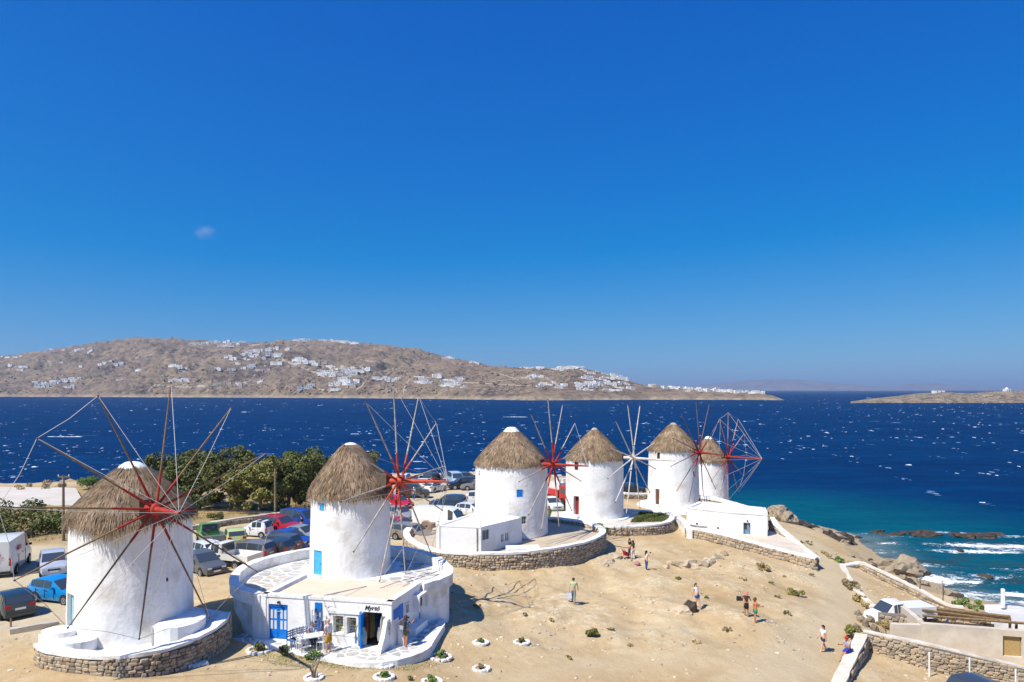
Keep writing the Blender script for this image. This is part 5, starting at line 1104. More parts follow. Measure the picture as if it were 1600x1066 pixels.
def shrub(base, h, wdt, m, label, seed, n=1500, size=.09, group=None, cat='shrub', name='shrub'):
    rg = random.Random(seed); root = empty(name, base, 0, label, cat, group); cl = []; st = B()
    for i in range(9):
        a = rg.uniform(0, 2*PI); r = wdt*.5*math.sqrt(rg.random())*.85; e = Vector((math.cos(a)*r, math.sin(a)*r, h*rg.uniform(.3, .8)*(1-.4*(2*r/wdt)**2))); cl.append((*e, min(wdt, h*1.5)*rg.uniform(.16, .28))); st.tube([(0, 0, -.05), e*.6, e], [.03, .02, .01], 5)
    st.out('stem', BARK, root); leaves('foliage', cl, n, size, m, root, seed); return root
SHR = [(8,822,3.2,6.5,LEAFD,'big dark shrub cut by the left edge'),(48,832,3.0,5.5,LEAF,'olive shrub in the middle of the left clump'),(76,834,1.9,3.6,LEAFD,'low dark shrub beside the telegraph pole'),(4,848,1.7,2.2,LEAFD,'small dark shrub at the left edge above the van'),(34,842,1.0,1.6,BRUSH,'thin brown bush on the dry slope above the van'),
       (337,812,.9,1.6,LEAF,'small round bush behind the car park wall'),(477,804,1.5,3.4,BRUSH,'brown dry bush left of the second windmill roof'),(140,764,2.2,4.5,LEAFG,'bright green bush at the end of the plaza wall'),(60,768,1.6,9,BRUSH,'long brown bush beyond the plaza wall'),
       (936,836,1.1,1.8,LEAFG,'bright green bush inside the round yard wall'),(1242,931,.55,1.7,LEAFY,'yellow-green tussock left of the sandy path'),(1193,890,.5,1.7,STRAW,'straw yellow tussock below the long retaining wall'),(1330,920,.8,1.5,BRUSH,'brown bush against the plastered field wall'),(1343,940,.6,1.0,STRAW,'straw tuft lower down the field wall'),(1358,952,.6,1.1,STRAW,'straw tuft at the lower end of the field wall'),(1228,846,.9,1.6,LEAFY,'yellow-green bush in the corner of the house garden'),
       (1332,1000,1.2,.8,LEAFY,'climbing yellow-green weed on the white path wall'),(1510,948,.7,2.6,LEAFG,'low green cushion plant by the seaside building'),(1390,982,1.0,1.4,STRAW,'golden dry grass clump by the ruined house wall'),(925,994,.45,.8,LEAFY,'small green weed in the open sand'),(1312,878,.5,.9,LEAFG,'little green bush at the corner of the field wall'),(1290,868,.35,2.2,STRAW,'straw verge along the path above the beach'),(1315,878,.3,2.0,STRAW,'straw verge near the field corner above the beach'),(1262,850,.3,2.2,LEAFY,'green verge along the path edge above the rocks')]
for i, (u, v, h, wd, m, lb) in enumerate(SHR): shrub(G(u, v), h, wd, m, lb, 300+i, int(500+600*h), .06+.025*h)
for i, (u, v) in enumerate(((1225,902),(1205,912),(1216,934),(1160,905),(1103,935),(1268,900),(700,955),(745,950),(820,962),(862,970),(1060,905),(1135,985),(985,1010),(890,1030),(1230,960),(1090,1005),(640,1062),(955,985))):
    shrub(G(u, v), .16+.04*(i % 3), .32+.14*(i % 4), (STRAW, LEAFY, BRUSH)[i % 3], 'small dry tuft scattered on the open sand', 400+i, 160, .05, 'dry tufts on the sand', 'tuft', 'grass_tuft')
number_group([o for o in COL.objects if o.name.startswith('grass_tuft') and o.parent is None])
# flower beds ringed with white stones
PL = [(405,1017,LEAFY,.75,'yellow-green plant at the left end of the paving'),(447,1023,LEAFD,.85,'dark green bush at the paving edge below the chairs'),(490,1030,LEAFG,.9,'low bright green cushion at the paving edge'),(637,1029,LEAFG,.6,'ringed green plant nearest the paving corner'),(688,1028,LEAFG,.7,'ringed green plant right of the paving corner'),(600,1041,LEAFG,.45,'small ringed plant below the paving front'),(600,1059,LEAFG,.5,'ringed spiky plant near the bottom edge below the shop'),(751,1005,LEAFG,.4,'upper left of the two stone-ringed plants out on the sand'),(815,1005,LEAFY,.42,'right one of the stone-ringed plants out on the sand'),(752,1046,BRUSH,.42,'withered plant in a ring of white stones at lower middle'),(675,1067,LEAFG,.5,'ringed plant cut by the bottom edge'),(490,1060,BRUSH,.4,'dry twisted stump in a ring of white stones')]
for i, (u, v, m, wd, lb) in enumerate(PL):
    g = G(u, v); root = empty('ringed_plant', g, 0, lb, 'plant', 'ringed plants in front of the shop'); rg = random.Random(i)
    if i > 2 or i == 0:
        for k in range(11):
            a = k*2*PI/11; o = bpy.data.objects.new('stone', WSP[(k+i) % 6]); o.location = (math.cos(a)*(wd*.55+.16), math.sin(a)*(wd*.5+.14), .03); o.scale = (.24*rg.uniform(.8, 1.3), .18, .16*rg.uniform(.7, 1.3)); o.rotation_euler = (0, 0, a+PI/2); link(o, root)
    cl = [(rg.uniform(-1, 1)*wd*.3, rg.uniform(-1, 1)*wd*.3, .12+wd*.28*rg.random(), wd*rg.uniform(.14, .24)) for _ in range(8)]
    if i != 11: leaves('foliage', cl, 420, .055, m, root, 500+i)
    else:
        b_ = B()
        for a, l in ((0, .9), (2, .6), (4, .7), (5.2, .45)): b_.tube([(0, 0, 0), (.1*math.cos(a), .1*math.sin(a), l*.5), (.3*math.cos(a), .25*math.sin(a), l)], [.08, .05, .02], 6)
        b_.out('stump', BARK, root)
def grass_patch(name, poly, n, h, m, label, zf, seed):
    rg = np.random.default_rng(seed); P = np.array(poly); lo, hi = P.min(0), P.max(0); pts = []
    while len(pts) < n:
        c = lo+(hi-lo)*rg.random(2)
        if inpoly(c, poly): pts.append(c)
    pts = np.array(pts); a = rg.uniform(0, 2*PI, n); dx = np.stack([np.cos(a), np.sin(a)], -1)*.03; z = np.array([zf(x, y) for x, y in pts]); hh = h*(.5+.8*rg.random(n)); ln_ = rg.normal(size=(n, 2))*h*.35
    v0 = np.column_stack([pts-dx, z-.03]); v1 = np.column_stack([pts+dx, z-.03]); v2 = np.column_stack([pts+ln_+dx*.2, z+hh]); v3 = np.column_stack([pts+ln_-dx*.2, z+hh])
    V = np.stack([v0, v1, v2, v3], 1).reshape(-1, 3); q = np.arange(n)*4; tn = np.repeat(rg.uniform(.65, 1.35, n), 4)
    return tag(ob(name, npmesh(name, V, np.stack([q, q+1, q+2, q+3], -1), tn), m), label, 'grass', kind='stuff')
grass_patch('lawn', [(p.x, p.y) for p in RM([(985,816,6.2),(1035,815,6.2),(1046,808,6.2),(1035,803,6.2),(1000,801,6.2)])], 5000, .22, LAWN, 'rough green grass inside the fourth windmill terrace', lambda x, y: 6.17, 1)
gl = [(p.x, p.y) for p in RM([(857,806,6.0),(900,803,6.0),(905,790,6.0),(857,791,6.0)])]
grass_patch('lawn', gl, 7000, .25, LAWN, 'strip of green grass between the third and fourth windmills', lambda x, y: gz(x, y), 2)
grass_patch('thin_grass', [(p.x, p.y) for p in RM([(390,1024,6.5),(560,1042,6),(650,1036,5.9),(690,1040,5.8),(640,1060,5.8),(430,1046,6.4)])], 2600, .03, LAWN, 'thin worn grass in front of the paving', lambda x, y: gz(x, y), 3)
grass_patch('dry_slope_grass', [(p.x, p.y) for p in RM([(-60,850,6.4),(110,846,6.2),(300,815,5.8),(480,790,5.6),(470,785,5.5),(200,800,5.4),(90,815,5.6),(-60,830,6)])], 9000, .16, STRAW, 'dry yellow grass on the slope behind the car park', lambda x, y: gz(x, y), 4)

# ------------------------------------------------------------------ rocks
ROCK = mat('beach_rock', (0.24, 0.185, 0.125), (0.42, 0.345, 0.245), 1.1, .9, .9, 5, bdist=.1, c3=(.14, .11, .085), s3=.8)
ROCKD = mat('wet_rock', (0.04, 0.030, 0.021), (0.085, 0.063, 0.043), 1.3, .7, .9, 5, bdist=.1, c3=(.12, .092, .062), s3=.7)
ROCKP = mat('sand_rock', (0.46, 0.36, 0.24), (0.58, 0.48, 0.35), 1.4, .95, .9, 6, bdist=.08, c3=(.32, .24, .15), s3=1.2)
def rock_mesh(seed, n=3, cuts=7):
    bm = bmesh.new(); bmesh.ops.create_icosphere(bm, subdivisions=n, radius=1); rg = random.Random(seed)
    pl = []
    for _ in range(cuts): d = Vector((rg.gauss(0, 1), rg.gauss(0, 1), rg.gauss(0, .8))).normalized(); pl.append((d, rg.uniform(.55, .85)))
    for v in bm.verts:
        p = v.co.copy()
        for d, c in pl:
            k = p.dot(d)
            if k > c: p -= d*(k-c)*.9
        p *= 1+.30*noise.fractal(p*1.6+Vector((seed, 0, 0)), .8, 2, 5)+.10*noise.noise(p*5+Vector((0, seed, 0))); v.co = p
    me = bpy.data.meshes.new('rock'); bm.to_mesh(me); bm.free(); me.polygons.foreach_set('use_smooth', np.ones(len(me.polygons), bool)); me.set_sharp_from_angle(angle=R(32)); return me
RK = [rock_mesh(i) for i in range(10)]
RKM = {}
RG = {}
def rock(loc, sc, k, m, label, group=None, rz=0.0, name='rock', cat='rock'):
    key = (k % 10, m.name)
    if key not in RKM: me = RK[k % 10].copy(); me.materials.append(m); RKM[key] = me
    o = ob(name, RKM[key], None, None, loc, (0, 0, rz)); o.scale = sc; RG.setdefault(group, []).append(o); return tag(o, label, cat, group)
bgk = rock_mesh(42, 4, 9); bgk.materials.append(ROCK); b_ = ZP(1412, 893, .2); o = ob('boulder', bgk, None, None, b_, (0.05, .12, .3)); o.scale = (2.6, 1.8, 1.75); tag(o, 'big pale cracked boulder standing in the surf', 'boulder')
rock(ZP(1378, 886, .4)+Vector((.6, .3, 0)), (1.7, 1.2, .9), 3, ROCK, 'sloping pale rock at the left foot of the big boulder')
rock(ZP(1438, 897, .1), (1.1, .8, .45), 4, ROCKD, 'dark wet rock at the right foot of the big boulder')
rock(ZP(1495, 938, .6), (.95, .8, .75), 5, ROCKD, 'dark round rock on the shore left of the green cushion plant')
rg = random.Random(31)
for (u0, u1, v0, dv, n, lb, gr) in ((1366, 1452, 836, 3, 17, 'dark rock in the long reef off the beach', 'rocks of the long reef'), (1492, 1556, 838, 3, 11, 'dark rock in the outer reef where waves break', 'rocks of the outer reef')):
    for i in range(n):
        s = rg.uniform(.5, 1.15); rock(ZP(u0+(u1-u0)*i/(n-1)+rg.uniform(-4, 4), v0+rg.uniform(-dv, dv), -.05), (s*1.7, s*.9, s*rg.uniform(.35, .65)), rg.randrange(10), ROCKD, lb, gr, rg.uniform(-.5, .5))
for i, (u, v, s, lb) in enumerate(((1390,846,.6,'small dark rock awash below the long reef'),(1340,842,.7,'small dark rock off the tip of the shore rocks'),(1500,862,.6,'half-drowned rock in the breakers'),(1540,902,.6,'half-drowned rock in the turquoise shallows'))):
    rock(ZP(u, v, -.1), (s*1.5, s, s*.5), i, ROCKD, lb, None, i*.7)
rg = random.Random(12)
SR = [(1222,806,1.6),(1230,812,1.5),(1218,800,1.5),(1212,803,1.2),(1238,818,1.4),(1208,797,1.2)]
for i, (u, v, s) in enumerate(SR): rock(ZP(u, v, 2.6-.2*i), (s*.8, s*.7, s*.75), i, ROCK, 'pale piled boulder beside the white house, on the seaward drop', 'pale boulders on the seaward drop', i*1.1)
for i in range(30):
    t = i/29; u = 1235+88*t+rg.uniform(-5, 5); v = 822+24*t+rg.uniform(-7, 5); s = rg.uniform(.6, 1.5); p = ZP(u, v, max(.1, 1.6*(1-t)+.3))
    rock(p, (s*1.4, s, s*.55), rg.randrange(10), ROCKD if rg.random() < .75 else ROCK, 'dark jagged rock of the low point below the path', 'rocks of the low shore point', rg.uniform(0, 6))
for i in range(26):
    t = i/25; u = 1335+185*t+rg.uniform(-8, 8); v = 868+80*t**1.05+rg.uniform(-3, 4); s = rg.uniform(.15, .5); p = G(u, v)
    rock(p, (s*1.3, s, s*.6), rg.randrange(10), ROCK if rg.random() < .5 else ROCKD, 'small rock on the strip of beach below the field', 'small beach rocks', rg.uniform(0, 6))
OUT = [(1062,884,.9,.5),(1072,886,.8,.6),(1085,887,.7,.45),(1098,883,.9,.55),(1108,880,.8,.6),(1116,876,.7,.55),(1122,872,.6,.5),(1078,878,.7,.35),(1042,886,.5,.3),(1132,866,.6,.35),(1050,881,.6,.35)]
for i, (u, v, s, h) in enumerate(OUT): rock(G(u, v), (s*.95, s*.6, h*.75), i+2, ROCKP if i % 3 else ROCK, 'rugged rock of the outcrop in the middle of the sand', 'outcrop rocks', i*.9)
rk_seat = rock(G(1080, 957)+Vector((0, .2, 0)), (.62, .5, .72), 6, ROCKD, 'dark upright rock a woman leans on'); rock(G(1066, 957), (.75, .5, .45), 7, ROCKP, 'pale rock left of the leaning woman')
for i, (u, v, s) in enumerate(((952,878,.6),(965,872,.55),(975,866,.5),(958,868,.5),(985,876,.3),(945,882,.45))): rock(G(u, v), (s, s*.7, s*.45), i, ROCKP, 'low earth-coloured rock at the end of the yard wall', 'low rocks by the yard wall', i)
for i, (u, v, s) in enumerate(((1338,985,.55),(1345,972,.6),(1352,978,.6),(1360,972,.5),(1366,985,.6),(1372,968,.5),(1341,962,.45),(1380,990,.45))): rock(G(u, v)+Vector((0, 0, .15)), (s*.55, s*.45, s*.55), i+1, ROCK if i % 2 else STONED, 'tumbled gate stone at the end of the white path wall', 'tumbled stones by the path wall', i*2.1)
for g_, l_ in RG.items():
    if g_: number_group(l_)
# loose stones and bedrock chips over the common, as one mass
def chips():
    V, T, C = [], [], []; n = 0; rg = np.random.default_rng(8); cnt = 0
    zones = [(700,1290,880,1010,1700),(640,1300,985,1062,500),(1345,1480,895,945,500),(1360,1600,1040,1066,250),(1075,1275,860,905,900),(320,640,1030,1062,160),(0,110,985,1060,150)]
    for u0, u1, v0, v1, k in zones:
        for _ in range(k):
            u, v = rg.uniform(u0, u1), rg.uniform(v0, v1); p = G(u, v)
            if (p-Vector((0, 0, CZ))).length > 95 or p.z < .4: continue
            d = fbm(p.x*.25, p.y*.25, 3)
            if d < -.05 and rg.random() < .75: continue
            if 1270 < u < 1345 and rg.random() < .85: continue
            s = .03+.13*rg.random()**5
            v_, t_, c_ = SPA[int(rg.integers(0, len(SPA)))]; a = rg.uniform(0, 6.28); q = v_*np.array([s*1.5, s, s*.55]); cs, sn = math.cos(a), math.sin(a)
            V.append(np.stack([q[:, 0]*cs-q[:, 1]*sn, q[:, 0]*sn+q[:, 1]*cs, q[:, 2]], -1)+np.array(p)); T.append(t_+n); C.append(c_*rg.uniform(.9, 1.7)); n += len(v_)
    return npmesh('loose_stones', np.concatenate(V), np.concatenate(T), np.concatenate(C))
tag(ob('loose_stones', chips(), STONE), 'loose stones and chips strewn over the bare sand', 'stones', kind='stuff')
# two bare saplings on the beach
for u, v0, v1, d, lb in ((1437, 922, 899, 60.4, 'small bare sapling nearer the big boulder'), (1473, 941, 907, 57.8, 'taller bare sapling beside the dark round rock')):
    r0 = empty('sapling', PX(u, v0, d), 0, lb, 'sapling', 'bare saplings'); hgt = (v1-v0)*-1/F*d; b_ = B().tube([(0, 0, -.3), (.05, 0, hgt*.5), (0, 0, hgt)], [.06, .05, .02], 6); g = random.Random(u)
    b_.out('trunk', BARK, r0); b_ = B()
    for i in range(14): z = hgt*g.uniform(.35, 1); a = g.uniform(0, 6.28); b_.tube([(0.02, 0, z), (math.cos(a)*.18, math.sin(a)*.18, z+.1), (math.cos(a)*.25, math.sin(a)*.25, z+.32)], [.022, .016, .006], 4)
    b_.out('twigs', BARK, r0)
# ------------------------------------------------------------------ vehicles
TYRE = mat('tyre', (.03, .03, .03), rough=.9); RIM = mat('alloy_rim', (.5, .5, .52), rough=.35, metal=.7); LAMP = mat('headlamp', (.75, .77, .8), rough=.1, spec=.6); TAIL = mat('tail_lamp', (.45, .02, .02), rough=.25); PLATE = mat('plate', (.8, .8, .78), rough=.5); CGLASS = mat('car_glass', (.045, .058, .07), rough=.05, spec=1.0)
def paint(h):
    n = 'car_paint_'+h.strip('#')
    if n not in MATS:
        m = mat(n, lin(h), rough=.32, spec=.5); m.node_tree.nodes['Principled BSDF'].inputs['Coat Weight'].default_value = .5; m.node_tree.nodes['Principled BSDF'].inputs['Coat Roughness'].default_value = .08
    return MATS[n]
# stations from nose to tail: (x/L, z bottom, z belt, z top) as fractions of height; g marks glass: w windscreen, s side window, r rear window
BODY = {
 'hatch': dict(L=3.9, W=1.68, H=1.46, st=[(.5, .2, .36, .37), (.485, .14, .47, .48), (.40, .14, .53, .545), (.23, .14, .60, .625), (.03, .14, .63, .955), (-.14, .14, .64, 1.0), (-.33, .14, .66, .975), (-.405, .14, .67, .93), (-.485, .15, .66, .675), (-.5, .2, .42, .43)], ws=3, side=(4, 5), rw=7, qs=6),
 'suv': dict(L=4.3, W=1.82, H=1.72, st=[(.5, .22, .40, .41), (.485, .16, .52, .53), (.40, .16, .57, .585), (.24, .16, .62, .635), (.08, .16, .65, .955), (-.12, .16, .65, 1.0), (-.38, .16, .67, .985), (-.455, .16, .68, .94), (-.495, .17, .66, .67), (-.5, .22, .42, .43)], ws=3, side=(4, 5), rw=7, qs=6),
 'wagon': dict(L=4.5, W=1.75, H=1.48, st=[(.5, .2, .36, .37), (.485, .14, .48, .49), (.40, .14, .54, .555), (.22, .14, .61, .63), (.07, .14, .64, .95), (-.14, .14, .65, 1.0), (-.36, .14, .66, .98), (-.43, .14, .67, .94), (-.49, .15, .66, .675), (-.5, .2, .42, .43)], ws=3, side=(4, 5), rw=7, qs=6),
 'sedan': dict(L=4.4, W=1.75, H=1.42, st=[(.5, .2, .37, .38), (.485, .14, .48, .49), (.40, .14, .54, .555), (.21, .14, .62, .64), (.05, .14, .65, .965), (-.10, .14, .66, 1.0), (-.22, .14, .67, .97), (-.36, .14, .68, .695), (-.485, .15, .66, .67), (-.5, .2, .45, .46)], ws=3, side=(4, 5), rw=6, qs=None),
 'micro': dict(L=2.7, W=1.56, H=1.54, st=[(.5, .2, .38, .39), (.48, .14, .50, .51), (.42, .14, .56, .575), (.30, .14, .60, .63), (.06, .14, .62, .96), (-.12, .14, .63, 1.0), (-.32, .14, .64, .98), (-.42, .14, .65, .94), (-.48, .15, .60, .62), (-.5, .2, .42, .43)], ws=3, side=(4, 5), rw=7, qs=None),
 'van': dict(L=5.6, W=2.0, H=2.6, st=[(.5, .16, .27, .28), (.49, .10, .36, .37), (.44, .10, .42, .43), (.37, .10, .48, .49), (.255, .10, .55, .90), (.16, .10, .56, .985), (-.10, .10, .56, 1.0), (-.46, .10, .56, 1.0), (-.498, .11, .55, .985), (-.5, .12, .50, .50)], ws=3, side=(4,), rw=None, qs=None),
 'minivan': dict(L=4.4, W=1.8, H=1.85, st=[(.5, .2, .36, .37), (.485, .14, .46, .47), (.42, .14, .52, .53), (.32, .14, .57, .58), (.16, .14, .60, .96), (0, .14, .61, 1.0), (-.36, .14, .61, 1.0), (-.47, .14, .61, .97), (-.495, .15, .60, .61), (-.5, .2, .42, .43)], ws=3, side=(4, 5), rw=7, qs=6),
 'cab': dict(L=2.3, W=1.72, H=1.75, st=[(.5, .2, .36, .37), (.47, .16, .46, .47), (.36, .16, .52, .53), (.16, .16, .58, .59), (-.10, .16, .60, .96), (-.22, .16, .61, 1.0), (-.42, .16, .61, 1.0), (-.48, .16, .61, .985), (-.499, .16, .60, .62), (-.5, .18, .5, .51)], ws=3, side=(4, 5), rw=7, qs=None)}
def wheels(root, xs, tr, r, wd, detail=True):
    for x in xs:
        for s in (-1, 1):
            y = s*(tr-wd/2+.015); arch = B().lathe([(0, -.01), (r*1.16, -.01), (r*1.16, .006), (0, .006)], 18, 'y').out('wheel_arch', PLASTIC, root, (x, s*(tr+.001), r*1.08))
            wh = B().lathe([(r*.62, -wd/2), (r*.93, -wd/2), (r, -wd*.3), (r, wd*.3), (r*.93, wd/2), (r*.62, wd/2), (r*.62, -wd/2)], 18, 'y').out('wheel', TYRE, root, (x, y+s*.02, r), smooth=40)
            if detail:
                b_ = B().lathe([(0, s*wd*.40), (r*.2, s*wd*.44), (r*.22, s*wd*.36), (r*.55, s*wd*.40), (r*.63, s*wd*.47), (r*.63, -s*wd*.3)], 14, 'y'); b_.out('rim', RIM, wh, smooth=40)
def car(kind, loc, head, col, label, detail=True, roof=None, extra=None):
    P = BODY[kind]; L, W_, H = P['L'], P['W'], P['H']; pm = paint(col); st = P['st']
    root = empty('pickup_truck' if kind == 'cab' else ('delivery_van' if kind == 'van' else 'parked_car'), loc, head, label, {'cab': 'truck', 'van': 'van'}.get(kind, 'car'), 'vehicles in the car park')
    x_off = L*0 if kind != 'cab' else 1.15
    rows = []
    for (fx, zb, zl, zt) in st:
        x = fx*L+x_off; e = min(1, (0.5-abs(fx))/.06); nw = .86+.14*e; w2 = W_/2*nw; cab = max(0, min(1, (zt-zl)/.25)); wt = w2*(.93-.10*cab) if kind != 'van' else w2*(.93-.03*cab)
        zbm, zlm, ztm = zb*H, zl*H, zt*H
        rows.append([(x, -w2*.90, zbm), (x, -w2*.995, zbm+(zlm-zbm)*.35), (x, -w2, zbm+(zlm-zbm)*.72), (x, -w2*.965, zlm), (x, -wt, ztm-.006*H), (x, -wt*.6, ztm+.004*H), (x, wt*.6, ztm+.004*H), (x, wt, ztm-.006*H), (x, w2*.965, zlm), (x, w2, zbm+(zlm-zbm)*.72), (x, w2*.995, zbm+(zlm-zbm)*.35), (x, w2*.90, zbm)])
    b_ = B(); vs = [[b_.bm.verts.new(p) for p in r_] for r_ in rows]
    for a, c in zip(vs, vs[1:]):
        for k in range(11): b_.bm.faces.new((a[k], a[k+1], c[k+1], c[k]))
        b_.bm.faces.new((a[11], a[0], c[0], c[11]))
    b_.bm.faces.new(vs[0]); b_.bm.faces.new(vs[-1][::-1])
    body = b_.out('body', pm, root, smooth=32, bevel=.018)
    def pane(nm, q, ins=.10, up=.022, m=CGLASS, par=None):
        q = [Vector(p) for p in q]; c = sum(q, Vector())/4; n_ = (q[1]-q[0]).cross(q[2]-q[0]).normalized(); bc = Vector((x_off, 0, H*.4))
        if n_.dot(c-bc) < 0: n_ = -n_
        q = [p+(c-p).normalized()*ins*.5+n_*up for p in q]; return B().hexa([p-n_*.03 for p in q], q).out(nm, m, par or root)
    i = P['ws']; pane('windscreen', (rows[i][4], rows[i][7], rows[i+1][7], rows[i+1][4]))
    for i in P['side']+((P['qs'],) if P['qs'] else ()):
        pane('side_window', (rows[i][3], rows[i][4], rows[i+1][4], rows[i+1][3])); pane('side_window', (rows[i][8], rows[i][7], rows[i+1][7], rows[i+1][8]))
    i = P['ws']; pane('quarter_window', (rows[i][3], rows[i][3], rows[i+1][4], rows[i+1][3]), .08) if False else None
    if P['rw'] is not None: i = P['rw']; pane('rear_window', (rows[i][4], rows[i][7], rows[i+1][7], rows[i+1][4]))
    if roof: B().hexa([Vector(rows[k][j])+Vector((0, 0, .004)) for k, j in ((5, 4), (5, 7), (7, 7), (7, 4))], [Vector(rows[k][j])+Vector((0, 0, .035)) for k, j in ((5, 4), (5, 7), (7, 7), (7, 4))]).out('roof_panel', paint(roof), root)
    nose, tail = x_off+L/2, x_off-L/2; zl0 = st[1][2]*H; zt0 = st[-2][2]*H
    for s in (-1, 1):
        B().box(nose-.22, nose-.012, s*W_*.30-.15, s*W_*.30+.15, zl0-.20, zl0-.02).out('headlight', LAMP, root, bevel=.03)
        if kind != 'cab':
            if kind in ('van', 'suv', 'wagon', 'minivan', 'micro'): B().box(tail+.0, tail+.10, s*W_*.425-.07, s*W_*.425+.07, zt0-.52 if kind != 'van' else .85, zt0-.02 if kind != 'van' else 1.4).out('tail_light', TAIL, root, bevel=.02)
            else: B().box(tail-.004, tail+.2, s*W_*.36-.14, s*W_*.36+.14, zt0-.22, zt0-.04).out('tail_light', TAIL, root, bevel=.03)
        if detail:
            cx = st[P['ws']+1][0]*L+x_off+.22; zc = st[4][2]*H
            B().box(cx-.06, cx+.06, s*(W_*.5+.10)-.09, s*(W_*.5+.10)+.09, zc+.02, zc+.17).out('wing_mirror', pm if kind != 'van' else PLASTIC, root, bevel=.03)
            for hx in ((-.06, -.26) if kind not in ('micro', 'van', 'cab') else (.0 if kind != 'cab' else -.3,)): B().box(hx*L+x_off-.08, hx*L+x_off+.08, s*W_*.498-.012, s*W_*.498+.022, zc-.16, zc-.11).out('door_handle', PLASTIC, root)
            for hx in ((.10, -.10, -.29) if kind not in ('micro', 'van', 'cab') else (.12, -.2)): B().box(hx*L+x_off-.008, hx*L+x_off+.008, s*W_*.499-.02, s*W_*.499+.004, .32, zc-.03).out('door_seam', PLASTIC, root)
    B().box(nose-.08, nose+.03, -W_*.44, W_*.44, st[1][1]*H+.02, st[1][1]*H+.17).out('front_bumper', PLASTIC if kind in ('van', 'cab') else pm, root, bevel=.03)
    B().box(nose-.05, nose+.016, -W_*.22, W_*.22, zl0-.20, zl0-.10).out('grille', PLASTIC, root)
    B().box(nose+.031, nose+.042, -.26, .26, .36, .47).out('number_plate', PLATE, root)
    if kind != 'cab':
        B().box(tail-.04, tail+.08, -W_*.44, W_*.44, st[1][1]*H+.05, st[1][1]*H+.22).out('rear_bumper', PLASTIC if kind in ('van', 'suv') else pm, root, bevel=.03)
        B().box(tail-.016, tail+.0, -.26, .26, .62 if kind != 'van' else .75, .73 if kind != 'van' else .86).out('number_plate', PLATE, root)
    r = {'suv': .36, 'van': .35, 'micro': .28}.get(kind, .31)
    if kind == 'cab': xs = (x_off+.45, -1.35)
    elif kind == 'van': xs = (L*.33, -L*.29)
    elif kind == 'micro': xs = (L*.34, -L*.33)
    else: xs = (L*.31, -L*.30)
    wheels(root, xs, W_/2, r, .2, detail)
    if kind == 'cab':
        bm_ = extra or pm; B().box(-2.35, .02, -.72, .72, .45, .62).out('chassis', PLASTIC, root)
        fl_ = B().box(-2.45, .0, -.86, .86, .62, .70).out('bed_floor', bm_, root)
        B().box(-2.45, -2.40, -.86, .86, .70, 1.06).out('tailgate', bm_, root); B().box(-2.40, .0, -.86, -.81, .70, 1.06).out('bed_side', bm_, root); B().box(-2.40, .0, .81, .86, .70, 1.06).out('bed_side', bm_, root)
        for s in (-1, 1): B().box(-2.47, -2.45, s*.68-.12, s*.68+.12, .5, .6).out('tail_light', TAIL, root)
    return root
def dirw(a, b): p, q = G(*a), G(*b); return math.atan2(q.y-p.y, q.x-p.x)
def park(kind, u, v, head, col, label, **k):
    p = G(u, v); p.z = max(p.z, gz(p.x, p.y)-.02); return car(kind, p, R(head), col, label, **k)
van = car('van', G(5, 895)+Vector((-.3, .8, 0)), R(112), '#dcdcd8', 'white high-roofed delivery van with red lettering at the left edge')
RL = mat('red_letter', lin('#c4202c'))
vl = text_mesh('META', .36, RL, van, (-2.86, .12, 1.72), (PI/2, 0, -PI/2), ext=.004, bold=.012); 
text_mesh('META', .42, RL, van, (-1.0, -1.005, 1.8), (PI/2, 0, 0), ext=.004, bold=.012)
B().box(-2.852, -2.84, -.32, .55, 1.47, 1.50).out('lettering_line', RL, van)
B().box(-2.815, -2.803, -.008, .008, .5, 2.4).out('door_seam', PLASTIC, van); B().box(-2.83, -2.803, -.25, -.08, 1.15, 1.22).out('door_handle', PLASTIC, van)
park('hatch', 83, 893, -22-33, '#a9b0bd', 'silver hatchback parked right of the white van')
park('hatch', 18, 958, 138, '#22343a', 'dark green hatchback seen from behind at the left edge')
park('hatch', 96, 938, -18, '#1583c4', 'bright blue hatchback half hidden by the nearest windmill')
park('hatch', 318, 894, -40, '#57595c', 'grey hatchback behind the nearest windmill beside the kerb')
park('cab', 357, 884, 160, '#e4e1d8', 'white flatbed truck parked right of the nearest windmill', extra=paint('#dedbd2'))
park('cab', 328, 849, 122, '#4f9440', 'green truck with grey dropside bed in the back row', extra=paint('#6f7577'))
park('hatch', 366, 849, 118, '#b9c27a', 'lime green hatchback in the back row by the green truck')
park('micro', 402, 838, 168, '#e6e6e6', 'white and black microcar in the back row', roof='#2c2c2e')
park('suv', 437, 833, -24, '#ab2230', 'red compact off-roader in the back row')
park('minivan', 470, 824, -24, '#25489a', 'bright blue people carrier at the end of the back row')
park('wagon', 384, 874, 166, '#77706a', 'brown-grey estate car in front of the microcar')
park('wagon', 428, 861, 165, '#4c5156', 'dark grey estate car between the brown-grey and the blue cars')
park('hatch', 455, 854, -22, '#1f4c9c', 'blue coupe with sloping tail next to the second windmill')
park('sedan', 472, 845, -20, '#8b9096', 'silver saloon half hidden by the second windmill')
park('hatch', 311, 872, 150, '#d9d9d6', 'white hatchback mostly hidden behind the nearest windmill')
park('wagon', 416, 870, 166, '#31353a', 'black car low behind the round terrace wall')
park('van', 690, 833, -12, '#e9e6dc', 'white panel van parked side-on beyond the round yard', detail=True)
park('suv', 700, 795, 170, '#243a56', 'dark blue pickup-like off-roader behind the white panel van')
park('suv', 738, 788, 172, '#dedede', 'white off-roader touching the blue-windowed windmill in view')
park('hatch', 622, 793, -35, '#c01e36', 'red hatchback right of the second windmill tower')
park('hatch', 625, 812, -35, '#8f9092', 'grey hatchback just right of the second windmill tower')
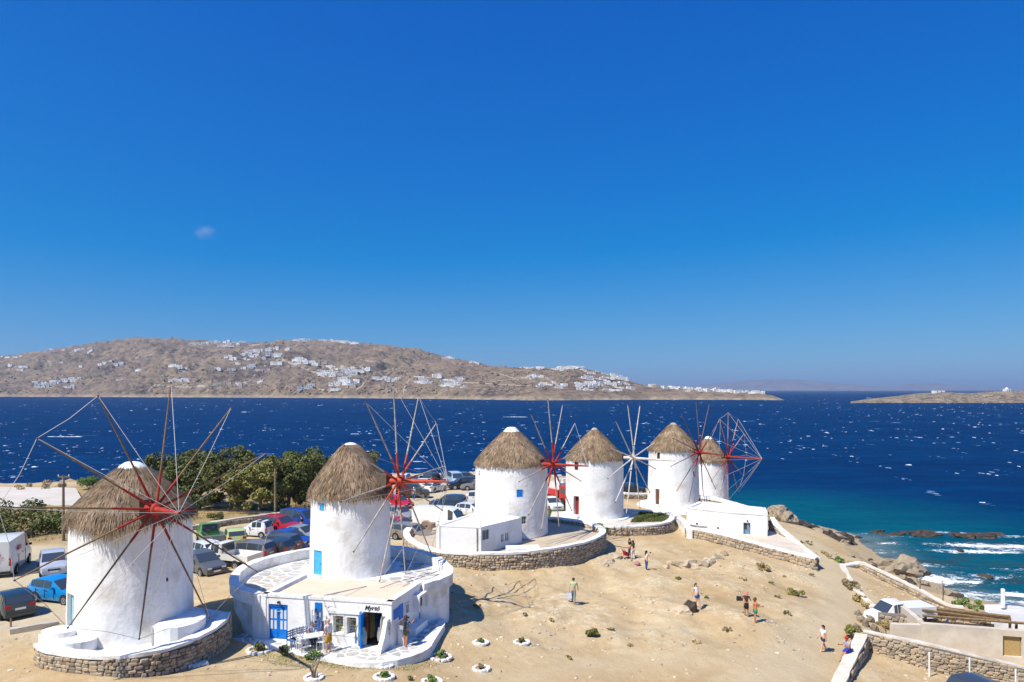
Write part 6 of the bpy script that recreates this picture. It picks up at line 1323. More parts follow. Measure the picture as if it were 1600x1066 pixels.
park('hatch', 628, 832, -30, '#9a2430', 'dark red hatchback lowest beside the second windmill')
park('wagon', 645, 843, -25, '#857c70', 'dusty beige car in front of the round yard wall')
park('minivan', 645, 777, 5, '#4d4d48', 'dark grey people carrier behind the red hub')
park('hatch', 680, 768, 60, '#e2e0da', 'white hatchback with rear to the camera in the far lot')
park('hatch', 738, 806, -20, '#d9dadb', 'white hatchback behind the bonnet of the panel van')
for i, (k, u, v, h, c, lb) in enumerate((('hatch', 633, 754, 80, '#cfd6cf', 'pale green-white car at the left of the seaward row'), ('sedan', 652, 757, 75, '#c9cdd0', 'silver car second in the seaward row'), ('suv', 676, 755, 75, '#3b3e44', 'dark off-roader third in the seaward row'), ('minivan', 712, 757, -70, '#a9c3dd', 'pale blue people carrier in the seaward row'), ('suv', 722, 764, 200, '#20262e', 'black off-roader in front of the seaward row'), ('hatch', 731, 752, 20, '#5c5a62', 'grey car at the right end of the seaward row'), ('wagon', 744, 765, 190, '#7b7c80', 'mid grey estate car by the edge of the blue-windowed windmill'), ('sedan', 664, 762, 75, '#d7d7d7', 'white saloon in the second seaward row'), ('hatch', 700, 752, 80, '#30405a', 'navy car in the seaward row'), ('hatch', 862, 796, -70, '#dddddd', 'white hatchback between the third and fourth windmills'))):
    park(k, u, v, h, c, lb)
# red lorry with a crane mast between the third and fourth mills
tk = empty('crane_lorry', G(876, 787), R(-60), 'red lorry with white mast between the third and fourth windmills', 'lorry', 'vehicles in the car park')
rp = paint('#c3202a'); B().box(1.2, 2.9, -1.05, 1.05, .7, 2.5).out('cab', rp, tk, bevel=.12, smooth=40); B().box(2.86, 2.915, -.9, .9, 1.6, 2.3).out('windscreen', CGLASS, tk); B().box(-3, 1.1, -1.1, 1.1, .8, 1.15).out('chassis', PLASTIC, tk); B().box(-3, 1.1, -1.15, 1.15, 1.15, 1.9).out('body', rp, tk, bevel=.05); B().box(-1.5, .9, -.8, .8, 1.9, 2.7).out('superstructure', paint('#dad6cf'), tk, bevel=.06)
for s in (-1, 1): B().box(1.5, 2.5, s*1.053-.01, s*1.053+.01, 1.6, 2.25).out('side_window', CGLASS, tk); B().box(2.9, 2.94, s*.75-.17, s*.75+.17, .95, 1.2).out('headlight', LAMP, tk)
for x, z in ((-.8, 3.4), (.4, 3.1)): B().tube([(x, 0, 2.7), (x, 0, z)], .25, 8).tube([(x, -.6, z), (x, .6, z)], .12, 6).out('mast', paint('#e2ded6'), tk)
wheels(tk, (2.0, -1.2, -2.2), 1.12, .48, .3)
wp = car('cab', PX(1404, 976, 51.6), R(188), '#e6e4df', 'white van nosing towards the path beside the field'); wp.name = 'parked_van'; wp['category'] = 'van'
B().box(-2.4, .02, -.84, .84, 1.07, 1.45).out('cargo_box', paint('#e6e4df'), wp, bevel=.1, smooth=40)
car('hatch', G(1490, 1066)+Vector((.2, -2.5, -.1)), R(10), '#3c4148', 'dark car whose roof shows at the bottom right edge')
car('suv', G(985, 772), R(10), '#2b2f36', 'dark vehicle glimpsed between the fourth and fifth windmills')
# telegraph poles and parking posts
def pole(u, v0, v1, d, label, arms=True):
    p = PX(u, v0, d); p.z = gz(p.x, p.y); hgt = PX(u, v1, d).z-p.z; r0 = empty('telegraph_pole', p, 0, label, 'pole'); B().tube([(0, 0, -.3), (0, 0, hgt)], [.14, .10], 8).out('shaft', mat('pole_wood', lin('#8a7c68'), lin('#6f6250'), 5, .9), r0, smooth=60)
    if arms: B().box(-.5, .6, -.04, .04, hgt-.18, hgt-.08).out('crossarm', WOOD, r0); B().box(-.2, .1, -.2, -.12, hgt-.75, hgt-.4).out('junction_box', GREYW, r0); [B().lathe([(0, .16), (.04, .14), (.05, .06), (.03, 0)], 8, c=(x, 0, hgt-.08)).out('insulator', WHITE, r0) for x in (-.45, .5)]
    return r0
pole(99, 862, 743, 63.5, 'wooden telegraph pole left of the nearest windmill'); pole(430, 806, 732, 77, 'thin pole standing among the trees behind the car park', False)
for u, v, lb in ((50, 945, 'rusty parking post left of the bright blue car'), (17, 988, 'short parking post by the broken kerb')): r0 = empty('bollard', G(u, v), 0, lb, 'bollard'); B().tube([(0, 0, -.1), (0, 0, .7)], .045, 8).out('post', mat('rust', (.2, .09, .05), (.3, .15, .09), 6), r0); B().ball((0, 0, .7), .05, 1).out('cap', mat('rust', (0, 0, 0)), r0)
for i, (u, v0, v1, d) in enumerate(((1452, 1058, 1020, 41.9), (1515, 1068, 1029, 41.2), (1587, 1080, 1047, 40.4))):
    r0 = empty('fence_post', PX(u, v0, d), 0, ('leftmost', 'middle', 'rightmost')[i]+' of three thin white posts before the tall stone wall', 'post', 'thin white posts'); B().tube([(0, 0, -.8), (0, 0, (v0-v1)/F*d)], .045, 8).out('post', WHITE, r0); B().ball((0, 0, (v0-v1)/F*d), .06, 1).out('finial', WHITE, r0)
# ------------------------------------------------------------------ people
SKIN = {'a': mat('skin_light', lin('#d9a98a'), lin('#cf9c7c'), 6, .6), 'b': mat('skin_tan', lin('#b9845f'), lin('#ad7853'), 6, .6)}
JOBS = []
def skinned(name, V, E, m, parent, sub=1, root=0):
    bm = bmesh.new(); ly = bm.verts.layers.skin.verify(); vs = []
    for k, (p, r) in enumerate(V):
        v = bm.verts.new(p); v[ly].radius = (r, r) if not isinstance(r, tuple) else r; v[ly].use_root = (k == root); vs.append(v)
    for a, b in E: bm.edges.new((vs[a], vs[b]))
    me = bpy.data.meshes.new(name); bm.to_mesh(me); bm.free(); o = bpy.data.objects.new(name, me); COL.objects.link(o)
    md = o.modifiers.new('s', 'SKIN'); md.use_smooth_shade = True; md.branch_smoothing = .2; o.modifiers.new('d', 'SUBSURF').levels = sub; o.modifiers['d'].render_levels = sub
    JOBS.append((o, name, m, parent))
def bake():
    dg = bpy.context.evaluated_depsgraph_get(); dg.update()
    for o, name, m, parent in JOBS:
        me = bpy.data.meshes.new_from_object(o.evaluated_get(dg)); me.name = name; me.materials.clear(); ob(name, me, m, parent); bpy.data.objects.remove(o)
    JOBS.clear()
def person(loc, head, label, h=1.7, skin='a', top='#ffffff', bottom='#222222', hair='#2a1c14', legs=((8, 4), (-8, 6)), arms=((5, 8, 15), (-5, 8, 15)), lean=0, hair_len=0, sleeve=.5, blen=.5, cap=None, shoe='#3a302a', female=False, skirt=False, seat=False, bare=False, twist=0, lift=0.0):
    """legs = (thigh pitch, knee bend) left, right; arms = (upper-arm pitch, outward, elbow bend). Front is +x."""
    k = h/1.70; root = empty('person', Vector(loc), R(head), label, 'person', 'people around the windmills'); sm = SKIN[skin]
    V, E = [], []
    def v(p, r, par=None):
        V.append((Vector(p)*k, r*k*(1.12 if r > .02 else 1))); i = len(V)-1
        if par is not None: E.append((par, i))
        return i
    ln = R(lean); up = Vector((math.sin(ln), 0, math.cos(ln))); fw = Vector((math.cos(ln), 0, -math.sin(ln)))
    ph = .90+lift if not seat else .50+lift
    pel = Vector((0, 0, ph)); hipw, shw = (.085, .165) if female else (.08, .19); tr = .115 if female else .125
    iP = v(pel, .12); iS = v(pel+up*.18, .105 if female else .115, iP); iC = v(pel+up*.36, tr+.01, iS); iN0 = v(pel+up*.475, .075, iC); iN = v(pel+up*.54, .05, iN0)
    hc = pel+up*.54+Vector((math.sin(ln*.4), 0, math.cos(ln*.4)))*.10+Vector((.015, 0, 0)); iH = v(hc, .083, iN); iT = v(hc+Vector((0, 0, .085)), .07, iH)
    v(hc+Vector((.088, 0, -.005)), .017, iH); v(hc+Vector((.055, 0, -.075)), .035, iH)
    for s in (-1, 1): v(hc+Vector((0, s*.083, 0)), .016, iH)
    J = {}
    for s, lg, ar in ((1, legs[0], arms[0]), (-1, legs[1], arms[1])):
        tp, kb = R(lg[0]), R(lg[1]); hp = pel+Vector((0, s*hipw, -.03)); kn = hp+Vector((math.sin(tp), s*.02, -math.cos(tp)))*.43; sp_ = tp-kb; an = kn+Vector((math.sin(sp_), 0, -math.cos(sp_)))*.42; toe = an+Vector((.13*math.cos(sp_*.5), s*.02, -.035-.05*max(0, -sp_)))
        a = v(hp, .095, iP); b = v(hp.lerp(kn, .5), .078, a); c = v(kn, .056, b); d = v(kn.lerp(an, .35), .055, c); e = v(an, .036, d); f = v(an+Vector((-.02, 0, -.03)), .035, e); v(toe, .032, e)
        J[s] = [hp, kn, an, toe]
        up_p, ou, eb = R(ar[0]), R(ar[1]), R(ar[2]); sh = pel+up*.455+Vector((0, s*shw, 0)); ud = Vector((math.sin(up_p)*math.cos(ou), s*math.sin(ou), -math.cos(up_p)*math.cos(ou))); el = sh+ud*.28
        fa = up_p+eb; fd_ = Vector((math.sin(fa)*math.cos(ou*.4), s*math.sin(ou*.4), -math.cos(fa)*math.cos(ou*.4))); wr = el+fd_*.25; pa = wr+fd_*.06
        a = v(sh, .05, iC); b = v(el, .038, a); c = v(wr, .026, b); d = v(pa, .033, c); side = fd_.cross(Vector((0, s, 0))).normalized()
        for q in range(4): o_ = side*(-.03+.02*q); t1 = v(pa+fd_*.035+o_, .0095, d); t2 = v(pa+fd_*(.065+.008*(1.5-abs(q-1.5)))+o_+Vector((0, -s*.012, 0)), .0085, t1); v(pa+fd_*(.088+.012*(1.5-abs(q-1.5)))+o_+Vector((0, -s*.028, 0)), .0075, t2)
        t1 = v(pa+side*.045-fd_*.01, .011, d); v(pa+side*.062+fd_*.035, .009, t1)
        J[s] += [sh, el, wr, pa]
    skinned('body', V, E, sm, root)
    cm = lambda hx: mat('cloth'+hx, lin(hx), tuple(x*.8 for x in lin(hx)), 9, .9)
    if not bare:
        T, TE = [], []
        def t(p, r, par=None): T.append((Vector(p)*k, r*k*1.1)); TE.append((par, len(T)-1)) if par is not None else None; return len(T)-1
        a = t(pel+up*.0, .15 if not female else .135); b = t(pel+up*.2, .128 if not female else .115, a); c = t(pel+up*.37, tr+.025, b); d = t(pel+up*.47, .085, c)
        for s in (1, -1):
            sh, el = J[s][4], J[s][5]; q = t(sh, .064, c); t(sh.lerp(el, sleeve), .056, q)
            if sleeve > .95: t(el.lerp(J[s][6], .9), .04, len(T)-1)
        skinned('shirt', T, TE, cm(top), root)
    else:
        T, TE = [], []
        T = [(k*(pel+up*.16), k*.14), (k*(pel+up*.28), k*.145), (k*(pel+up*.42), k*(tr+.03))]; skinned('shirt', T, [(0, 1), (1, 2)], cm(top), root)
    T, TE = [], []
    def t(p, r, par=None): T.append((Vector(p)*k, r*k*1.1)); TE.append((par, len(T)-1)) if par is not None else None; return len(T)-1
    a = t(pel+up*.07, .14); b = t(pel-Vector((0, 0, .02)), .15, a)
    if skirt: c = t(pel-Vector((0, 0, .18)), .17, b); t(pel-Vector((0, 0, .18+.35*blen)), .19, c)
    else:
        for s in (1, -1):
            hp, kn, an = J[s][:3]; q = t(hp, .122, b)
            if blen <= 1: t(hp.lerp(kn, max(.25, blen)*.6), .118, q); t(hp.lerp(kn, max(.25, blen)+.14), .112 if blen < .8 else .10, len(T)-1)
            else: z_ = t(kn, .072, q); t(kn.lerp(an, (blen-1)), .06, z_)
    skinned('trousers' if blen > 1 else ('skirt' if skirt else 'shorts'), T, TE, cm(bottom), root)
    for s in (1, -1):
        an, toe = J[s][2]*k, J[s][3]*k; skinned('shoe', [(an+Vector((-.03, 0, -.045))*k, .042*k), (toe+Vector((0, 0, -.005)), .04*k)], [(0, 1)], cm(shoe), root)
    hm_ = mat('hair'+hair, lin(hair), tuple(x*1.5 for x in lin(hair)), 20, .6); H_ = B(); hk = hc*k
    H_.ball(hk+Vector((-.018, 0, .042))*k, .104*k, 2, (1, .93, .98), .12, 4)
    if hair_len:
        for q in range(5): H_.ball(hk+Vector((-.075-.01*q, .03*math.sin(q*2+h*9), .02-.075*q*hair_len))*k, (.075-.006*q)*k, 2, (.8, 1.1, 1.1), .2, 5)
    H_.out('hair', hm_, root, smooth=80)
    if cap: B().lathe([(0, .135), (.07, .125), (.108, .06), (.112, .02), (.1, .015)], 16).box(.06, .2, -.07, .07, .02, .035).out('cap', cm(cap), root, hk+Vector((-.01, 0, .02))*k, smooth=50)
    for s in (-1, 1): B().ball(hk+Vector((.074, s*.03, .012))*k, .011*k, 1).out('eye', PLASTIC, root)
    B().box(-.004, .006, -.02, .02, -.004, .004).out('mouth', mat('lip', lin('#9c5a50')), root, hk+Vector((.083, 0, -.05))*k)
    return root, J, k
def feet(u, v): p = G(u, v); return p
def on(u, v, z): return ZP(u, v, z)
P7 = [
 dict(loc=on(513, 1019, PZ0), head=150, label='bald man in white shirt and mustard shorts standing by the cafe table', h=1.75, top='#d9dde2', bottom='#c0922f', hair='#b98d78', legs=((3, 2), (-4, 3)), arms=((8, 6, 20), (-2, 6, 10)), sleeve=.55, blen=.85, shoe='#4a4038'),
 dict(loc=on(634, 1010, PZ0), head=62, label='woman with backpack and olive shorts photographing beside the shop wall', h=1.68, top='#6f95b5', bottom='#6f7060', hair='#4a2d1f', legs=((3, 3), (-6, 4)), arms=((48, 10, 75), (45, 10, 80)), sleeve=.4, blen=.55, hair_len=.5, female=True, skin='b', shoe='#2c2c2e'),
 dict(loc=feet(896, 942), head=80, label='man in pale green shirt carrying a white bag across the sand', h=1.76, top='#b3c49a', bottom='#7f8a84', hair='#3a2a20', legs=((14, 6), (-14, 14)), arms=((-12, 14, 12), (10, 16, 15)), sleeve=.6, blen=1.85, shoe='#5b5148'),
 dict(loc=feet(984, 871), head=-40, label='dark-haired woman in black top and dark trousers beside the stroller', h=1.68, top='#2b2a2c', bottom='#4a5568', hair='#241812', legs=((4, 3), (-4, 4)), arms=((20, 8, 40), (15, 8, 30)), sleeve=.8, blen=1.8, hair_len=.7, female=True),
 dict(loc=feet(988.5, 874), head=120, label='woman in green top and long white trousers next to the stroller', h=1.68, top='#3d5a47', bottom='#dcd8d0', hair='#33231a', legs=((5, 3), (-5, 5)), arms=((25, 8, 50), (5, 8, 20)), sleeve=.35, blen=1.95, hair_len=.4, female=True),
 dict(loc=feet(1010, 891), head=20, label='woman in white top and blue jeans holding a camera on the sand', h=1.66, top='#e4dcd8', bottom='#2f4a86', hair='#221610', legs=((4, 2), (-3, 3)), arms=((55, 8, 70), (50, 8, 75)), sleeve=.4, blen=1.9, hair_len=.9, female=True),
 dict(loc=feet(1089, 949), head=-55, label='woman in white top and denim shorts leaning against the dark rock', h=1.66, top='#e6e4e6', bottom='#3f5f9c', hair='#2f1e15', legs=((16, 4), (4, 20)), arms=((-25, 18, 10), (-18, 14, 12)), lean=-10, sleeve=.3, blen=.4, hair_len=.8, female=True),
 dict(loc=feet(1166, 963), head=75, label='person in black skirt with pink headscarf on the sand', h=1.64, top='#4a3a2c', bottom='#28262a', hair='#c26a74', legs=((4, 3), (-4, 3)), arms=((40, 20, 70), (10, 25, 60)), sleeve=.2, blen=.7, hair_len=.4, female=True, skin='b', skirt=True),
 dict(loc=feet(1180, 973), head=10, label='woman in orange top and green shorts standing on the sand', h=1.66, top='#d2481c', bottom='#2f8a5e', hair='#5b321f', legs=((3, 2), (-4, 3)), arms=((15, 8, 70), (20, 8, 75)), sleeve=.1, blen=.45, hair_len=.2, female=True, skin='b', bare=True),
 dict(loc=feet(1286, 1018), head=195, label='long-haired woman in white top and dark shorts walking on the path', h=1.66, top='#e9e7ea', bottom='#35405c', hair='#1d1411', legs=((18, 6), (-16, 12)), arms=((-14, 8, 15), (14, 8, 20)), sleeve=.6, blen=.45, hair_len=1.0, female=True),
 dict(loc=Vector((0, 0, 0)), head=205, label='man in red cap and blue shorts sitting on the white path wall', h=1.72, top='#a9a7b5', bottom='#2b3aa0', hair='#2a1d16', legs=((72, 55), (62, 40)), arms=((35, 6, 70), (30, 6, 75)), lean=14, sleeve=.6, blen=.8, cap='#c9242c', seat=True, skin='b'),
 dict(loc=feet(646.5, 782), head=100, label='man in pale blue shirt walking among the cars in the far lot', h=1.76, top='#aac6e6', bottom='#54657c', hair='#cfcac2', legs=((12, 5), (-12, 12)), arms=((10, 8, 15), (-10, 8, 12)), sleeve=.6, blen=1.8),
 dict(loc=on(487.5, 1008, PZ0), head=-62, label='man in grey-blue shirt seated behind the cafe table', h=1.72, top='#8d9ab5', bottom='#3b4256', hair='#6b4a38', legs=((78, 78), (75, 72)), arms=((35, 8, 55), (30, 8, 60)), lean=8, sleeve=.55, blen=1.6, seat=True, skin='b'),
 dict(loc=feet(471, 833), head=200, label='dark-clothed person standing beside the blue people carrier', h=1.74, top='#26262b', bottom='#2c2d33', hair='#1d1612', legs=((3, 2), (-3, 3)), arms=((10, 8, 30), (5, 8, 20)), sleeve=.9, blen=1.9)]
st_ = PX(1327, 1026, 42.0); P7[10]['loc'] = Vector((st_.x-.05, st_.y, PX(1332, 1018, 41.8).z-.42))
PEO = [person(**d) for d in P7]
bake()
# what they carry
def thing(name, label, cat, loc, rz=0): return empty(name, loc, rz, label, cat)
bp = thing('backpack', 'dark backpack worn by the woman beside the shop', 'backpack', PEO[1][0].location, PEO[1][0].rotation_euler.z); B().box(-.33, -.14, -.15, .15, .98, 1.40).out('bag', mat('bag_dark', (.05, .05, .065), (.08, .08, .1), 6), bp, bevel=.06, smooth=50); B().box(-.38, -.325, -.11, .11, 1.0, 1.18).out('pocket', mat('bag_grey', (.35, .38, .4)), bp, bevel=.03)
for s in (-1, 1): B().tube([(-.16, s*.1, 1.38), (0, s*.11, 1.42), (.13, s*.1, 1.28), (.05, s*.13, 1.02)], .02, 6).out('strap', mat('bag_dark', (0, 0, 0)), bp)
def hold(i, s): R0, J, k = PEO[i]; p = J[s][7]*k; a = R0.rotation_euler.z; return R0.location+Vector((p.x*math.cos(a)-p.y*math.sin(a), p.x*math.sin(a)+p.y*math.cos(a), p.z))
hb_ = thing('shopping_bag', 'white and blue bag in the hand of the green-shirted man', 'bag', hold(2, 1)); B().hexa([(-.2, -.09, -.48), (.2, -.09, -.48), (.2, .09, -.48), (-.2, .09, -.48)], [(-.17, -.04, -.12), (.17, -.04, -.12), (.17, .04, -.12), (-.17, .04, -.12)]).out('bag', mat('bag_white', (.62, .66, .72), (.4, .46, .6), 5), hb_, bevel=.03); B().tube([(-.1, 0, -.12), (-.06, 0, 0), (.06, 0, 0), (.1, 0, -.12)], .012, 6).out('handle', GREYW, hb_)
for i, s, lb in ((1, 1, 'small black camera held by the woman with the backpack'), (5, 1, 'small black camera held by the woman in jeans')):
    c = thing('camera', lb, 'camera', hold(i, s)+Vector((.03, -.02, .03))); B().box(-.07, .07, -.03, .03, -.045, .045).out('camera_body', PLASTIC, c, bevel=.01); B().lathe([(.035, 0), (.035, .07), (0, .07)], 12, 'y', (0, .02, 0)).out('lens', PLASTIC, c)
hb2 = thing('handbag', 'black shoulder bag of the person in the black skirt', 'bag', hold(7, 1)+Vector((-.1, 0, -.18))); B().box(-.2, .2, -.07, .07, -.16, .12).out('bag', mat('bag_black', (.03, .03, .035)), hb2, bevel=.05); B().tube([(-.16, 0, .1), (0, 0, .5), (.16, 0, .1)], .012, 5).out('strap', mat('bag_black', (0, 0, 0)), hb2)
stl = thing('stroller', 'small red stroller beside the two standing women', 'stroller', feet(979, 873), .4); B().hexa([(-.2, -.18, .3), (.25, -.18, .3), (.25, .18, .3), (-.2, .18, .3)], [(-.35, -.2, .75), (.1, -.2, .55), (.1, .2, .55), (-.35, .2, .75)]).out('seat', mat('red_fabric', lin('#b2273a'), lin('#9a2031'), 8), stl, bevel=.03)
for s in (-1, 1):
    B().tube([(.3, s*.2, .08), (-.45, s*.2, .95)], .015, 6).tube([(-.3, s*.2, .08), (.1, s*.2, .5)], .015, 6).out('frame', PLASTIC, stl)
    for x in (.3, -.3): B().lathe([(0, -.02), (.08, -.02), (.08, .02), (0, .02)], 12, 'y', (x, s*.2, .08)).out('wheel', TYRE, stl)
pk = thing('travel_bag', 'dusky pink bag lying on the sand by the jeans-wearing woman', 'bag', feet(996, 884)); B().ball((0, 0, .16), .22, 2, (1.3, .8, .75), .1).out('bag', mat('dusky_pink', lin('#b77a80'), lin('#9c636b'), 6), pk, smooth=60); B().tube([(-.15, 0, .3), (0, 0, .42), (.15, 0, .3)], .015, 5).out('handle', mat('bag_dark', (0, 0, 0)), pk)
# cafe furniture and racks outside the shop
CHW = mat('chair_white', (.72, .74, .76), (.62, .64, .67), 5, .6); CHB = mat('chair_blue', lin('#3d5f94'), lin('#4a6ea5'), 5, .6)
def chair(loc, rz, m, label):
    c = empty('cafe_chair', loc, rz, label, 'chair', 'cafe chairs outside the shop'); B().box(-.21, .21, -.2, .2, .42, .46).out('seat', m, c, bevel=.01)
    for x in (-.19, .17):
        for y in (-.18, .18): B().box(x-.018, x+.018, y-.018, y+.018, 0, .42 if x > 0 else .92).out('leg', m, c)
    for z in (.58, .70, .82): B().box(-.205, -.175, -.16, .16, z, z+.06).out('back_slat', m, c)
    return c
CH = [(456.5, 1013, 'nearest cafe chair at the left end of the row'), (462, 1011, 'second cafe chair from the left end of the row'), (467.5, 1009, 'middle cafe chair of the row against the wall'), (473, 1007.5, 'fourth cafe chair from the left end of the row'), (478.5, 1006.5, 'cafe chair nearest to the postcard rack')]
for i, (u, v, lb) in enumerate(CH): chair(on(u, v, PZ0), R(-35), CHB if i == 0 else CHW, lb)
chair(on(472, 1017, PZ0), R(60), CHW, 'cafe chair on the near side of the table'); chair(on(502, 1015, PZ0), R(170), CHW, 'cafe chair at the right end of the table'); chair(on(487, 1007.5, PZ0), R(-62), CHB, 'cafe chair under the seated man')
tb = empty('cafe_table', on(487, 1015, PZ0), R(28), 'white rectangular cafe table outside the shop', 'table'); B().box(-.65, .65, -.36, .36, .70, .745).out('table_top', CHW, tb, bevel=.01)
for x in (-.58, .58):
    for y in (-.3, .3): B().box(x-.03, x+.03, y-.03, y+.03, 0, .70).out('leg', CHW, tb)
pr = empty('postcard_rack', on(495, 1007, PZ0), 0, 'revolving wire postcard rack against the shop front', 'rack'); B().tube([(0, 0, 0), (0, 0, 1.75)], .02, 6).lathe([(0, .03), (.26, .02), (.26, 0)], 14).out('stand', PLASTIC, pr)
g = random.Random(2)
for lv in range(5):
    for q in range(6):
        a = q*PI/3; B().box(-.06, .06, -.006, .006, 0, .2).out('postcard', mat('card_%d' % g.randrange(5), g.choice([lin('#4f7fb8'), lin('#d8dde2'), lin('#8fb0cf'), lin('#c9b59a'), lin('#3a5f94')])), pr, (.24*math.cos(a), .24*math.sin(a), .75+lv*.22), (0, 0, a+PI/2))
    B().lathe([(.225, .0), (.235, .0), (.235, .012), (.225, .012), (.225, 0)], 18, c=(0, 0, .74+lv*.22)).out('rack_ring', WIRE, pr)
# ------------------------------------------------------------------ houses across the bay
HW_ = mat('far_whitewash', (.80, .79, .77), (.70, .68, .65), .08, .9); HT = mat('far_tan_wall', (.42, .33, .24), (.48, .39, .30), .1, .9); HWIN = mat('far_window', (.05, .055, .065), rough=.4); HST = mat('far_stone_wall', (.34, .27, .20), (.42, .34, .26), .2, .9)
def house_proto(k, wallm):
    """Cubic island house: stacked flat-roofed blocks with rows of windows. Returns [(part, mesh, parent index)]."""
    rg = random.Random(k*17+3); parts = []; blocks = []
    n = (1, 2, 2, 3, 3, 4)[k % 6]; x = 0
    for i in range(n):
        w_, d_, h_ = rg.uniform(6, 11), rg.uniform(6, 8), rg.choice((3.2, 3.4, 6.2)); y = rg.uniform(-2.5, 2.5); blocks.append((x, x+w_, y-d_/2, y+d_/2, h_)); x += w_+rg.uniform(-1.5, 1.0)
    sh = x/2
    for (a, b, c, d, h_) in blocks:
        bb = B().box(a-sh, b-sh, c, d, -3, h_); bb.box(a-sh-.1, b-sh+.1, c-.1, c+.25, h_+.01, h_+.4); bm = bb.bm; me = bpy.data.meshes.new('wall'); bmesh.ops.recalc_face_normals(bm, faces=bm.faces); bm.to_mesh(me); bm.free(); me.materials.append(wallm); parts.append(('wall', me))
        for fl_ in range(1 if h_ < 5 else 2):
            q = a+1.0
            while q < b-1.6:
                if rg.random() < .8:
                    ww = rg.choice((.9, 1.1, 1.9)); bb = B().box(q-sh, q+ww-sh, c-.06, c+.05, .7+fl_*3, 2.3+fl_*3); me = bpy.data.meshes.new('window'); bmesh.ops.recalc_face_normals(bb.bm, faces=bb.bm.faces); bb.bm.to_mesh(me); bb.bm.free(); me.materials.append(HWIN); parts.append(('window', me))
                q += rg.uniform(2.2, 3.4)
    return parts
HPR = [house_proto(k, HW_) for k in range(12)]; HPT = [house_proto(k+20, HT) for k in range(4)]
hr = random.Random(77); NH = [0]; HLS = []
def far_house(u, v, k, sc, label, group, tan=False, base=None):
    p = base or HG(u, v)
    if p is None: return
    r0 = empty('far_house', p-Vector((0, 0, .3)), hr.uniform(-.35, .35), label, 'house', group); r0.scale = (sc, sc, sc); NH[0] += 1
    HLS.append(r0)
    for nm, me in (HPT[k % 4] if tan else HPR[k % 12]): ob(nm, me, None, r0)
CLU = [(15,330,566,606,15,.9,.25,'lone house scattered on the bare left slope'),(330,560,560,610,14,.9,.35,'lone house scattered on the middle slope'),(560,800,588,612,12,.8,.4,'lone house scattered on the right slope near the shore'),  # u0, u1, v0, v1, count, scale, tan share, phrase
 (55,118,594,608,13,1.15,0,'white house of the stepped hotel on the left shore'),(158,188,563,572,4,1.2,0,'white house of the small pair high on the left slope'),(258,296,570,577,5,1.1,0,'white house of the row on the mid-left slope'),(262,296,588,596,4,1.1,0,'white house just above the left shore'),(75,150,541,552,11,1.0,0,'white house on the left skyline'),(10,45,570,576,3,1.1,0,'white house near the left edge slope'),(0,40,553,562,5,1.0,.0,'white house on the skyline at the left edge'),
 (300,385,527,539,13,1.1,.0,'white house of the hilltop row in the middle'),(340,390,540,546,6,1.1,.1,'white house below the hilltop row'),(385,450,545,558,13,1.25,0,'white house of the terraced row in the middle'),(345,400,552,566,12,1.15,.2,'white house of the terraced cluster in the middle'),(360,440,566,582,14,1.0,.35,'house of the scattered cluster below the terraced row'),(325,345,574,580,3,1.1,.8,'tan house on the mid slope'),(322,340,597,606,3,1.1,1,'tan block house by the shore'),(352,352,594,608,2,1.0,1,'tall tan tower house by the shore'),(365,410,596,605,8,1.1,.2,'white house in the row above the shore'),(460,496,561,571,8,1.1,0,'white house of the group right of the middle'),
 (500,575,572,582,14,1.1,.05,'white house of the upper long terrace'),(500,552,584,592,9,1.3,0,'white block of the lower long terrace'),(520,560,594,603,8,1.1,.0,'white house of the shore terrace'),(470,490,600,608,4,1.2,0,'white house alone by the middle shore'),(585,617,590,598,6,1.1,0,'white house of the low row on the right slope'),(588,620,603,611,4,1.0,.7,'small tan house by the right shore'),(650,683,581,600,8,1.1,.5,'house of the small right-hand row'),(683,722,586,612,15,1.1,.1,'white house of the steep right-hand cluster'),
 (460,490,525,531,7,1.1,0,'white house of the summit village left part'),(496,555,526,532,13,1.1,0,'white house of the summit village right part'),(695,708,557,562,2,1.0,0,'white house alone on the right ridge'),(733,745,566,570,2,.9,0,'white house lower on the right ridge'),
 (815,850,573,576,7,.75,0,'white house on the ridge of the peninsula'),(868,915,568,580,18,.8,0,'white house of the village on top of the peninsula'),(915,975,578,602,30,.8,0,'white house of the village stepping down the peninsula'),(820,845,585,592,8,.75,0,'white house of the upper peninsula row'),(842,885,597,607,13,.8,.05,'white house above the peninsula shore'),(900,985,600,611,28,.85,0,'white house of the dense village by the peninsula shore'),(1015,1056,602,606,9,.8,.2,'pale house on the low neck of the peninsula'),(1060,1160,605,613,30,.75,.05,'white house of the waterside row on the peninsula'),(1165,1190,610,614,6,.7,0,'white house near the tip of the peninsula')]
for (u0, u1, v0, v1, n, sc, tan, ph) in CLU:
    HLS.clear(); n = max(2, int(round(n*.70)))
    for i in range(n):
        u = u0+(u1-u0)*(i+.5)/n+hr.uniform(-3, 3) if u1 > u0 else u0; v = hr.uniform(v0, v1); p = None
        for dv in range(0, 14, 2):
            p = HG(u, v+dv)
            if p is not None: break
        if p is None: continue
        far_house(u, v, hr.randrange(48), sc*hr.uniform(.85, 1.35)*(p.y/2000)**.15, ph, ph.replace('white house', 'houses').replace('tan house', 'tan houses').replace('lone house', 'lone houses')[:60], hr.random() < tan, p)
    number_group(list(HLS))
